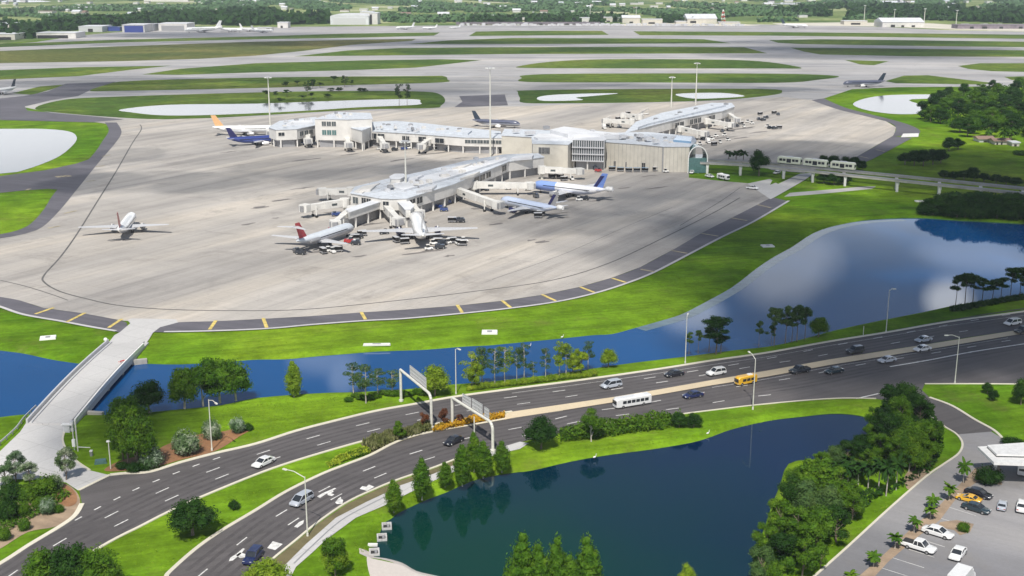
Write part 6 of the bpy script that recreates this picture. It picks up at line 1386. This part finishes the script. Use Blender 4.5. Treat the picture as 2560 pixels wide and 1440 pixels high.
# guard rail beyond the bridge at the left, gate with cameras at its right
e = empty('guard_rail', (0, 0, 0), 0, 'pale guard rail on the left verge of the service road', 'guard rail'); pts = path([(100, 1022), (70, 1052), (50, 1078), (20, 1106), (-20, 1140)], .0, 4)
m = MB(); strip(m, [p + Vector((-.8, 0, 0)) for p in pts], .12, .55, .95); m.obj('rail', 'pale_metal', e)
for p, d in along(pts, 3.0): m = MB(); m.box((p.x - .8, p.y, .4), (.18, .18, .8)); m.obj('post', 'grey_metal', e)
e = empty('gate_post', P(195, 1128), 0, 'pale gate post with box at the bend of the service road', 'gate post'); h = height_at(195, 1128, 1052); m = MB(); m.tube((0, 0, 0), (0, 0, h), .14, n=8); m.tube((-.9, .6, 0), (-.9, .6, h * .9), .1, n=8); m.obj('post', 'galvanised', e); m = MB(); m.box((-.75, .2, 1.7), (.6, .5, 1.5)); m.obj('box', 'white_paint', e); m = MB(); m.bar((0, 0, .9), (2.6, -.3, .9), .12); m.obj('arm', 'white_paint', e)
e = empty('utility_box', P(229, 1140), 0, 'small white utility box on the grass by the gate post', 'utility box'); m = MB(); m.box((0, 0, .5), (.5, .5, 1.0)); m.obj('body', 'grey_metal', e); m = MB(); m.box((0, 0, 1.12), (.6, .6, .24), 0, .8); m.obj('lid', 'white_paint', e)
e = empty('camera_pole', P(168, 1080), 0, 'pale equipment cabinet standing beside the service road', 'cabinet'); m = MB(); m.box((0, 0, .8), (1.4, .8, 1.6)); m.box((1.0, .3, 1.2), (.7, .7, 2.2)); m.obj('cabinet', 'pale_metal', e); m = MB(); m.box((.2, 0, 1.72), (2.4, 1.2, .12)); m.obj('roof', 'white_paint', e)
e = empty('utility_cover', P(252, 1158), 0, 'green utility housing at the corner of the lawn', 'utility box'); m = MB(); m.box((0, 0, .35), (2.4, 1.2, .7), .3, .85); m.obj('housing', 'glass_teal', e); m = MB(); m.box((0, 0, .74), (2.0, .9, .08), .3); m.obj('lid', 'glass_teal', e)
e = empty('barrier', P(306, 912, .4), 0, 'orange and white barrier on the bridge deck', 'barrier'); m = MB(); m.box((0, 0, .5), (1.8, .25, .25), .9); m.box((0, 0, 1.0), (1.8, .2, .25), .9); m.obj('board', 'red_paint', e); m = MB(); m.box((.5, .6, .6), (.1, .5, 1.2), .9); m.box((-.5, -.6, .6), (.1, .5, 1.2), .9); m.obj('leg', 'white_paint', e)
e = empty('marker_ball', P(265, 862, .1), 0, 'white globe marker at the far end of the bridge', 'marker'); m = MB(); m.tube((0, 0, 0), (0, 0, 1.0), .1, n=8); m.obj('post', 'galvanised', e); m = MB(); ball(m, (0, 0, 1.4), (.5, .5, .5), 12, 8, rng, 0); m.obj('globe', 'white_paint', e, 60)
# concrete culvert slabs on the lawns
for x, y, w, d, rz, l in ((120, 846, 4.0, 3.0, .3, 'pale concrete slab on the grass at the far left'), (942, 863, 7.0, 1.2, .05, 'long pale concrete headwall on the canal bank'), (1224, 832, 4.2, 3.2, 0, 'pale concrete slab on the grass above the pines'), (1919, 616, 4.2, 3.2, .1, 'pale concrete slab on the lawn near the lake'), (2300, 504, 4, 2.5, 0, 'pale slab at the foot of the very dark lake trees')):
    e = empty('culvert_slab', P(x, y), rz, l, 'concrete slab'); m = MB(); m.box((0, 0, .2), (w, d, .4), 0, .96); m.obj('slab', 'white_concrete', e); m = MB(); m.box((0, 0, .43), (w * .3, d * .45, .06)); m.obj('grate', 'grey_metal', e)
for x, y, l in ((967, 1316, 'uppermost of the white culvert boxes at the pond edge'), (955, 1344, 'middle white culvert box at the pond edge'), (936, 1381, 'lowest of the white culvert boxes at the pond edge')):
    p = P(x, y, -.3); e = empty('culvert_box', (p.x, p.y, -.75), .15, l, 'culvert'); m = MB(); m.box((-.85, .6, .3), (.3, 1.5, 1.0)); m.box((.85, .6, .3), (.3, 1.5, 1.0)); m.box((0, 1.3, .3), (2.0, .25, 1.1)); m.box((0, -.1, .05), (2.0, .25, .5)); m.obj('headwall', 'road_concrete', e); e.scale = (.85, .85, .8)
    m = MB(); m.box((0, .6, .1), (1.36, 1.2, .5)); m.obj('pipe_opening', 'dark_void', e); m = MB(); m.box((.3, .6, .5), (.5, 1.4, .1)); m.obj('grate', 'grey_metal', e)
e = empty('concrete_step', P(932, 1362, -.3), 0, 'small pale slab between the two lower culvert boxes', 'concrete slab'); m = MB(); m.box((0, 0, 0), (1.6, .5, .4)); m.obj('slab', 'white_concrete', e)
# ------------------------------------------------------------------ people mover
ZB = 5.2
e = empty('train_viaduct', P(2120, 455), 0, 'long pale elevated train track on columns', 'viaduct'); o0 = Vector(e.location)
BA = [(1738, 398), (1840, 402), (1940, 409), (2137, 428), (2350, 449), (2560, 470), (2800, 494), (3100, 525)]; BB = [(1738, 405), (1840, 410), (1940, 418), (2140, 439), (2350, 461), (2560, 483), (2800, 508), (3100, 540)]
for px in (BA, BB):
    m = MB(); pts = [p - o0 for p in path(px, ZB, 5)]; strip(m, pts, 1.9, ZB - .75, ZB); m.obj('track_beam', 'beam_concrete', e)
    m = MB()
    for s in (-.85, .85):
        q = []
        for i, p in enumerate(pts):
            d = (pts[min(i + 1, len(pts) - 1)] - pts[max(i - 1, 0)]).normalized(); q.append(p + Vector((-d.y, d.x, 0)) * s)
        strip(m, q, .3, ZB + .003, ZB + .35)
    m.obj('guide_rail', 'grey_metal', e)
for x in (1746, 1771, 1853, 1963, 2037, 2122, 2238, 2340, 2450, 2560, 2700, 2850):
    ta = [p for p in path(BA, ZB, 8)]; tb = [p for p in path(BB, ZB, 8)]
    a = min(ta, key=lambda p: abs(Q(p)[0] - x)); b = min(tb, key=lambda p: abs(Q(p)[0] - x - 2)); m = MB(); c = (a + b) / 2 - o0
    m.bar((a - o0) + Vector((0, .5, -1.55)), (b - o0) + Vector((0, -.5, -1.55)), 1.3, 1.1); m.tube((c.x, c.y, 0), (c.x, c.y, ZB - 2.0), .75, .75, 12)
    bq = b - o0; m.tube((bq.x, bq.y, 0), (bq.x, bq.y, ZB - 2.0), .6, .6, 12); m.obj('column', 'white_concrete', e)
plain('train_cream', (.70, .72, .56), .4, coat=.3)
G = 'cars of the white train on the elevated track'
ta = path(BA, ZB, 12)
for x, l in ((1974, 'left car of the cream train on the elevated track'), (2039, 'middle car of the cream train on the elevated track'), (2107, 'right car of the cream train on the elevated track')):
    i = min(range(1, len(ta) - 1), key=lambda k: abs(Q(ta[k])[0] - x)); p = ta[i]; d = (ta[i + 1] - ta[i - 1]).normalized(); e = empty('train_car', (p.x, p.y, ZB + .35), math.atan2(d.y, d.x), l, 'train car', G)
    # exact spot along the line
    t = (x - Q(p)[0]) * mpp(428); e.location += d * t
    m = MB(); h = 5.6; m.loft([ring_at(xx, .25, zz, 1.35, 1.2, .25) for xx, zz in ((-h, 2.9), (-h + .5, 3.45), (h - .5, 3.45), (h, 2.9))]); fixn(m.obj('body', 'train_cream', e, 40))
    for sy in (-1, 1):
        for k, (xa, xb) in enumerate(((-4.6, -3.2), (-2.9, -1.6), (-1.1, 1.1), (1.6, 2.9), (3.2, 4.6))):
            m = MB(); m.box(((xa + xb) / 2, sy * 1.31, 2.0 if k != 2 else 1.75), (xb - xa, .10, 1.1 if k != 2 else 1.8)); m.obj('window' if k != 2 else 'door', 'glass_dark', e)
    for sx in (-1, 1): m = MB(); m.box((sx * (h - .02), 0, 1.9), (.12, 1.7, 1.1)); m.obj('end_window', 'glass_dark', e)
    m = MB(); m.box((0, 0, 3.55), (3.2, 1.6, .25), 0, .9); m.obj('roof_unit', 'pale_metal', e); m = MB(); m.box((0, 0, .1), (9, 1.8, .4)); m.obj('undercarriage', 'dark_void', e)
# ------------------------------------------------------------------ canopy in the parking lot, small buildings
za = 5.0
c = [P(2444, 1117, za), P(2485, 1156, za), P(2800, 1168, za), P(2800, 1095, za)]
e = empty('canopy', (c[1].x, c[1].y, .05), 0, 'flat white canopy at the right edge of the parking lot', 'canopy'); o0 = Vector((c[1].x, c[1].y, .05)); m = MB(); m.prism([((p - o0).x, (p - o0).y) for p in c], za - .55, za); m.obj('roof', 'white_paint', e)
c2 = [P(2468, 1113, za + .6), P(2492, 1136, za + .6), P(2800, 1143, za + .6), P(2800, 1090, za + .6)]; m = MB(); m.prism([((p - o0).x, (p - o0).y) for p in c2], za + .25, za + .6); m.obj('upper_roof', 'white_paint', e); m = MB(); m.prism([((p - o0).x * .99, (p - o0).y * .99 + .1) for p in c2], za + .003, za + .25); m.obj('clerestory', 'glass_dark', e)
for x, y in ((2484, 1198), (2600, 1202), (2560, 1160), (2700, 1206)): p = P(x, y) - o0; m = MB(); m.box((p.x, p.y, za / 2 - .3), (.6, .6, za - .6)); m.obj('column', 'white_paint', e)
def house(x0, x1, yb, hpx, dep, wall, roof, label, cat='building', kind='flat', doors=(), group=None, name='building', dcol='dark_void', side=0):
    A, B = P(x0, yb, 0), P(x1, yb, 0); w = (B - A).length; s = mpp(yb); h = hpx * s; c = (A + B) / 2; ang = math.atan2((B - A).y, (B - A).x) + side
    e = empty(name, (c.x, c.y + dep / 2, .05), ang, label, cat, group); m = MB(); m.box((0, 0, h * .5), (w, dep, h)); wo = m.obj('wall', wall, e); m = MB()
    if kind == 'flat': m.box((0, 0, h + .3), (w + 1, dep + 1, .6))
    elif kind == 'gable':
        r = h * .22; m.prism([(-w / 2 - 1, 0), (0, 0), (w / 2 + 1, 0)], 0, 0, False) if False else None
        y = dep / 2 + .8; m.add([(-w / 2 - 1, -y, h), (w / 2 + 1, -y, h), (w / 2 + 1, y, h), (-w / 2 - 1, y, h), (-w / 2 - 1, 0, h + r + dep * .1), (w / 2 + 1, 0, h + r + dep * .1)], [(0, 1, 5, 4), (2, 3, 4, 5), (0, 4, 3), (1, 2, 5), (3, 2, 1, 0)])
    else:
        n = 10; y = dep / 2; vs = []
        for k in range(n + 1): t = math.pi * k / n; vs += [(-w / 2 * math.cos(t), -y - .3, h + h * .22 * math.sin(t)), (-w / 2 * math.cos(t), y, h + h * .22 * math.sin(t))]
        m.add(vs, [(2 * k, 2 * k + 2, 2 * k + 3, 2 * k + 1) for k in range(n)] + [tuple(range(0, 2 * n + 2, 2)), tuple(reversed(range(1, 2 * n + 3, 2)))])
    m.obj('roof', roof, e)
    for t0, t1, hh in doors: m = MB(); m.box((w * ((t0 + t1) / 2 - .5), -dep / 2 - .15, h * hh / 2), (w * (t1 - t0), .4, h * hh)); m.obj('door', dcol, e)
    return e
house(92, 190, 96, 13, 40, 'white_wall', 'roof_white', 'low white open hangar at the far left', 'hangar', 'flat', ((.02, .8, .6),), name='hangar')
house(197, 256, 80, 13, 50, 'pale_metal', 'roof_white', 'pale grey hangar with a dark door left of the blue hangar', 'hangar', 'flat', ((.4, .6, .6),), name='hangar')
house(306, 362, 81, 18, 50, 'white_wall', 'roof_white', 'hangar with a big blue door', 'hangar', 'flat', ((.1, .94, .9),), name='hangar', dcol='hangar_blue'); house(364, 382, 78, 16, 40, 'pale_metal', 'pale_metal', 'grey annex on the right of the blue hangar', 'building')
house(397, 468, 77, 17, 50, 'white_wall', 'roof_white', 'white hangar with wide grey door right of the blue hangar', 'hangar', 'flat', ((.1, .9, .75),), name='hangar', dcol='grey_metal'); house(268, 300, 78, 9, 20, 'hangar_blue', 'hangar_blue', 'small blue shed left of the blue hangar', 'shed', name='shed')
house(694, 720, 70, 13, 25, 'white_wall', 'roof_white', 'white shed right of the parked jets', 'shed', 'flat', ((.3, .5, .4),), name='shed'); house(640, 678, 77, 7, 20, 'white_wall', 'pale_metal', 'long low white shed left of the white shed', 'shed', 'flat', ((.7, .95, .8),), name='shed')
house(826, 922, 62, 21, 70, 'roof_white', 'roof_white', 'large white hangar with curved roof', 'hangar', 'arch', ((.08, .92, .8),), name='hangar', dcol='pale_metal'); house(923, 944, 61, 27, 50, 'white_wall', 'roof_white', 'tall white block attached right of the large hangar', 'building', 'flat', ((.1, .35, .9),)); house(900, 932, 40, 10, 50, 'white_wall', 'roof_white', 'white building rising behind the large hangar', 'building')
house(-60, 38, 100, 14, 40, 'cream_wall', 'roof_white', 'pale building at the far left edge', 'building', 'flat', ((.6, .9, .5),))
house(1290, 1345, 52, 7, 25, 'white_wall', 'roof_white', 'white block at the left of the long far row', 'building', 'flat', ((.1, .9, .4),)); house(1388, 1438, 52, 6, 20, 'white_wall', 'roof_white', 'low white block in the long far row', 'building', 'flat', ((.2, .8, .4),)); house(1450, 1474, 58, 13, 20, 'white_wall', 'roof_white', 'tall white block near the thin far mast', 'building', 'flat', ((.3, .6, .3),))
house(1508, 1550, 55, 11, 25, 'cream_wall', 'roof_white', 'bright cream block at the centre of the far row', 'building', 'flat', ((.2, .4, .3),)); house(1556, 1600, 58, 13, 25, 'cream_wall', 'roof_white', 'bright cream block left of the mast in the far row', 'building', 'gable', ((.4, .6, .3),)); house(1606, 1656, 60, 11, 25, 'cream_wall', 'roof_white', 'bright cream block right of the mast in the far row', 'building', 'flat', ((.3, .62, .4),))
house(1718, 1792, 58, 11, 60, 'cream_wall', 'roof_white', 'bright gabled hangar in the far row', 'hangar', 'gable', ((.1, .3, .5),), name='hangar'); house(1690, 1716, 60, 6, 20, 'cream_wall', 'roof_white', 'low annex left of the gabled hangar', 'building'); house(1798, 1850, 62, 6, 20, 'cream_wall', 'roof_white', 'low bright shed at the foot of the lattice tower', 'shed', name='shed')
house(2206, 2310, 68, 12, 50, 'white_wall', 'roof_white', 'white gabled hangar at the upper right', 'hangar', 'gable', ((.2, .3, .5), (.45, .52, .4), (.7, .78, .4)), name='hangar'); house(2110, 2168, 62, 9, 25, 'cream_wall', 'roof_white', 'pale building left of the white gabled hangar', 'building', 'flat', ((.3, .7, .5),)); house(2394, 2700, 72, 9, 30, 'purple_grey', 'purple_grey', 'long low purple-grey building at the upper right edge', 'building', 'flat', ((.1, .13, .6), (.2, .24, .6), (.34, .37, .6), (.5, .53, .6)))
house(1140, 1280, 62, 5, 20, 'purple_grey', 'purple_grey', 'long low dark building right of the far taxiway', 'building', 'flat', ((.2, .25, .5), (.5, .56, .5))); house(1282, 1500, 62, 5, 20, 'purple_grey', 'purple_grey', 'long low dark building in front of the far row', 'building', 'flat', ((.1, .14, .6), (.3, .34, .6), (.6, .64, .6)))
house(2448, 2484, 356, 8, 9, 'pale_metal', 'brown_roof', 'small grey building by the wood', 'building', 'gable', ((.3, .5, .5),)); house(2487, 2524, 362, 9, 8, 'cream_wall', 'brown_roof', 'small cream building by the wood', 'building', 'gable', ((.1, .2, .6), (.4, .5, .6))); house(2530, 2548, 366, 8, 6, 'cream_wall', 'roof_white', 'tiny cream hut right of the small buildings', 'hut', 'flat', ((.3, .6, .6),))
# scattered far roofs in the woodland
r = random.Random(77); k = 0; K = 'small pale buildings in the far woodland'
FB = [(100, 290, 24), (360, 470, 4), (355, 490, 22), (495, 560, 10), (600, 680, 6), (690, 800, 3), (145, 165, 24), (340, 360, 28), (250, 268, 46), (310, 325, 46), (370, 382, 45), (428, 434, 40), (0, 130, 33), (0, 50, 68), (998, 1026, 38), (1094, 1122, 40), (930, 945, 25), (850, 872, 30)]
spots = [(a, b, y) for a, b, y in FB]
while len(spots) < 135:
    y = r.uniform(2, 48) if r.random() < .8 else r.uniform(2, 20); x = r.uniform(-20, 2580); w = r.uniform(5, 22)
    if any(abs(x - s[0]) < 20 and abs(y - s[2]) < 3 for s in spots) or (1280 < x < 1900 and y > 34): continue
    spots.append((x, x + w, y))
for a, b, y in spots:
    e = house(a, b, y, r.uniform(3.5, 6), r.uniform(14, 30), 'white_wall', r.choice(['roof_white', 'roof_white', 'roof_pale', 'brown_roof']), None, None, r.choice(['flat', 'gable']), (), None); cluster(e, 'small pale buildings ' + ('at upper left' if a < 640 else 'by the large hangar' if a < 1280 else 'above the far row' if a < 1920 else 'at upper right'), 'building')
for a, b, y in ((2100, 2300, 4), (2480, 2600, 8), (2500, 2600, 16), (1900, 2090, 9), (0, 100, 3)): 
    sheet('lake', [(a, y), (a + (b - a) * .3, y - 3), (b, y - 2), (b + 30, y + 1), (a + (b - a) * .6, y + 3)], .3, 'far_water')
m = MB(); r = random.Random(8)
for i in range(260):
    x = r.choice([r.uniform(1150, 1560), r.uniform(2390, 2600), r.uniform(1560, 1860)]); y = 62 + (x - 1280) * .002 + r.uniform(0, 2.5); p = P(x, y); s = r.uniform(2, 5); m.box((p.x, p.y, s * .4), (s * 1.3, 4, s * .8), r.uniform(-.3, .3))
tag(m.obj('parked_vehicles', 'pale_metal'), 'long blurred rows of parked vehicles at the far terminals', 'vehicles', kind='stuff')
# small red fire hydrants / markers and shoreline birds
for x, y, l in ((1405, 848, 'white heron in the shallows of the canal near the pines'), (1324, 870, 'white heron in the canal left of the pines gap'), (1486, 1150, 'white heron at the pond edge below the hedge'), (1769, 1090, 'white heron at the pond edge below the dark bushes')):
    p = P(x, y, WZ); e = empty('heron', p, .6, l, 'bird'); m = MB(); ball(m, (0, 0, .62), (.36, .16, .18), 10, 7, r, .05); tapered(m, [(.28, 0, .68), (.42, 0, .95), (.36, 0, 1.15), (.46, 0, 1.22)], .07, .035); m.tube((.46, 0, 1.22), (.66, 0, 1.18), .03, .008, 6); m.obj('body', 'white_paint', e, 60)
    m = MB(); m.tube((.02, .06, -.1), (.02, .06, .5), .02, n=5); m.tube((.02, -.06, -.1), (.02, -.06, .5), .02, n=5); m.obj('legs', 'dark_void', e)

finish_clusters()
# ------------------------------------------------------------------ air, clouds, light
m = MB(); m.box((0, 2570, 45.5), (7940, 5340, 101)); hz = m.obj('haze', None); hz['kind'] = 'stuff'; hz['label'] = 'thin bright summer haze'
hm = bpy.data.materials.new('haze'); hm.use_nodes = True; nt = hm.node_tree; nt.nodes.clear(); o_ = nd(nt, 'ShaderNodeOutputMaterial'); pv = nd(nt, 'ShaderNodeVolumePrincipled'); pv.inputs['Color'].default_value = (.82, .90, 1, 1); pv.inputs['Density'].default_value = .00007; pv.inputs['Anisotropy'].default_value = .2
nt.links.new(pv.outputs[0], o_.inputs['Volume']); hz.data.materials.append(hm)
SUN_EL, SUN_AZ = R(54), R(8)       # azimuth of the shadows: away from the camera, slightly to the right
sd = Vector((math.sin(SUN_AZ), math.cos(SUN_AZ), 0))     # direction in which shadows fall
cm = bpy.data.materials.new('cloud'); cm.use_nodes = True; nt = cm.node_tree; nt.nodes.clear(); o_ = nd(nt, 'ShaderNodeOutputMaterial'); df = nd(nt, 'ShaderNodeBsdfDiffuse'); df.inputs[0].default_value = (.9, .9, .9, 1); tr = nd(nt, 'ShaderNodeBsdfTransparent'); mx = nd(nt, 'ShaderNodeMixShader'); mx.inputs[0].default_value = .15
nt.links.new(tr.outputs[0], mx.inputs[1]); nt.links.new(df.outputs[0], mx.inputs[2]); nt.links.new(mx.outputs[0], o_.inputs[0]); MATS['cloud'] = cm
r = random.Random(4)
def cloud(x, y, rx, ry, n):
    """x, y: where on the ground its shadow falls"""
    z = 620.0; sh = sd * (z / math.tan(SUN_EL)); m = MB()
    for i in range(n):
        a, q = r.uniform(0, 6.28), r.random() ** .6; s = r.uniform(.32, .6) * (1.1 - .4 * q)
        ball(m, (x - sh.x + math.cos(a) * q * rx, y - sh.y + math.sin(a) * q * ry, z + r.uniform(0, 40)), (rx * s, ry * s, 26), 14, 8, r, .15)
    o = m.obj('cloud', 'cloud', None, 80); o['kind'] = 'structure'
for x, y, ox, oy, rx, ry, n in ((2330, 1000, 8, 30, 58, 74, 24), (2350, 500, 20, 0, 140, 150, 34), (1900, 620, 0, 0, 60, 80, 12), (1650, 600, 0, 0, 60, 50, 8), (700, 450, 0, 0, 100, 60, 6), (300, 440, 0, 0, 60, 60, 4),
                               (2100, 830, 10, 0, 70, 34, 12), (1300, 230, 0, 0, 330, 120, 8), (600, 215, 0, 0, 300, 80, 9), (600, 100, 0, 0, 500, 200, 9), (1500, 110, 0, 0, 420, 150, 9), (2450, 130, 0, 0, 400, 160, 9), (250, 1130, 0, 0, 26, 16, 6)):
    g = P(x, y); cloud(g.x + ox, g.y + oy, rx, ry, n)

world = bpy.data.worlds.new('World'); scene.world = world; world.use_nodes = True; nt = world.node_tree; nt.nodes.clear()
out = nd(nt, 'ShaderNodeOutputWorld'); bg = nd(nt, 'ShaderNodeBackground'); sky = nd(nt, 'ShaderNodeTexSky', sky_type='NISHITA'); sky.sun_disc = False; sky.sun_elevation = SUN_EL
sky.sun_rotation = math.atan2(-sd.x, -sd.y); sky.air_density = 1.0; sky.dust_density = .6; sky.ozone_density = 2.2
tc = nd(nt, 'ShaderNodeTexCoord'); sp = nd(nt, 'ShaderNodeSeparateXYZ'); nt.links.new(tc.outputs['Generated'], sp.inputs[0])
# cumulus seen against the sky: flat layers, so project the direction on a plane
mz = nd(nt, 'ShaderNodeMath', operation='MAXIMUM'); nt.links.new(sp.outputs[2], mz.inputs[0]); mz.inputs[1].default_value = .03
dv = nd(nt, 'ShaderNodeVectorMath', operation='DIVIDE'); cb = nd(nt, 'ShaderNodeCombineXYZ')
for i in range(3): nt.links.new(mz.outputs[0], cb.inputs[i])
nt.links.new(tc.outputs['Generated'], dv.inputs[0]); nt.links.new(cb.outputs[0], dv.inputs[1])
n1 = noise_n(nt, dv.outputs[0], .42, 5, .5, .2)
cov = ramp(nt, n1, [(.50, 0.0), (.62, 1.0)])
low = ramp(nt, sp.outputs[2], [(.0, 1.0), (.13, .95), (.17, .55), (.205, .16), (.24, .0), (1, 0.0)])
# single clouds ahead of the camera, each a soft patch round its own direction in the sky
def patch(px, py, rad, sy, w):
    dx, dy = (px - 1280) / F, (720 - py) / F; d = Vector((dx, CP + dy * SP, SP - dy * CP)).normalized()
    sb = nd(nt, 'ShaderNodeVectorMath', operation='SUBTRACT'); nt.links.new(tc.outputs['Generated'], sb.inputs[0]); sb.inputs[1].default_value = d
    ml = nd(nt, 'ShaderNodeVectorMath', operation='MULTIPLY'); nt.links.new(sb.outputs[0], ml.inputs[0]); ml.inputs[1].default_value = (1 / rad, 1 / rad, 1 / (rad * sy))
    nz = nd(nt, 'ShaderNodeTexNoise'); nz.inputs['Scale'].default_value = 9; nz.inputs['Detail'].default_value = 4; nt.links.new(tc.outputs['Generated'], nz.inputs['Vector'])
    ad = nd(nt, 'ShaderNodeVectorMath', operation='MULTIPLY_ADD'); nt.links.new(nz.outputs[1], ad.inputs[0]); ad.inputs[1].default_value = (1.3,) * 3; nt.links.new(ml.outputs[0], ad.inputs[2])
    a2 = nd(nt, 'ShaderNodeVectorMath', operation='SUBTRACT'); nt.links.new(ad.outputs[0], a2.inputs[0]); a2.inputs[1].default_value = (.65,) * 3
    ln = nd(nt, 'ShaderNodeVectorMath', operation='LENGTH'); nt.links.new(a2.outputs[0], ln.inputs[0])
    return ramp(nt, ln.outputs['Value'], [(.45, w), (1.0, 0.0)])
acc = low
for a_ in ((800, 905, .035, .5, .5), (850, 945, .016, 1.6, .6), (1730, 780, .035, .55, .75), (2380, 745, .022, .9, .95), (1960, 660, .07, .5, .42), (2450, 640, .06, .3, .35)):
    mm = nd(nt, 'ShaderNodeMath', operation='MAXIMUM'); nt.links.new(acc, mm.inputs[0]); nt.links.new(patch(*a_), mm.inputs[1]); acc = mm.outputs[0]
low = acc
mc = nd(nt, 'ShaderNodeMath', operation='MAXIMUM'); nt.links.new(low, mc.inputs[0])
m2 = nd(nt, 'ShaderNodeMath', operation='MULTIPLY'); nt.links.new(cov, m2.inputs[0]); m2.inputs[1].default_value = .06; nt.links.new(m2.outputs[0], mc.inputs[1])
lowc = mix(nt, (14.5, 14.9, 15.6), (23, 23.4, 24.2), ramp(nt, noise_n(nt, dv.outputs[0], .16, 5, .6), [(.4, 0.0), (.56, 1.0)]))
c = mix(nt, sky.outputs[0], lowc, mc.outputs[0]); nt.links.new(c, bg.inputs[0]); bg.inputs[1].default_value = .072; nt.links.new(bg.outputs[0], out.inputs[0])
sl = bpy.data.lights.new('Sun', 'SUN'); sl.energy = 5.0; sl.angle = R(.55); sl.color = (1, .955, .88); so = bpy.data.objects.new('sun', sl); COL.objects.link(so)
sun_dir = Vector((sd.x * math.cos(SUN_EL), sd.y * math.cos(SUN_EL), -math.sin(SUN_EL))); so.rotation_euler = sun_dir.to_track_quat('-Z', 'Y').to_euler()
cam = bpy.data.cameras.new('Camera'); co = bpy.data.objects.new('camera', cam); COL.objects.link(co); cam.sensor_width = 36; cam.lens = 36 * F / 2560; co.location = (0, 0, H); co.rotation_euler = (math.pi / 2 - PITCH, 0, 0); cam.clip_start = 1; cam.clip_end = 12000
scene.camera = co
vs = scene.view_settings; vs.view_transform = 'Standard'; vs.look = 'None'; vs.exposure = 0.12; vs.gamma = 1
cy = scene.cycles; cy.max_bounces = 6; cy.diffuse_bounces = 2; cy.glossy_bounces = 2; cy.transmission_bounces = 2; cy.transparent_max_bounces = 24; cy.volume_bounces = 0; cy.use_denoising = True; cy.sample_clamp_indirect = 5
for o in scene.objects:
    if o.name == 'canopy': pass
print('TREES', TCNT[0], 'OBJ', len(scene.objects))
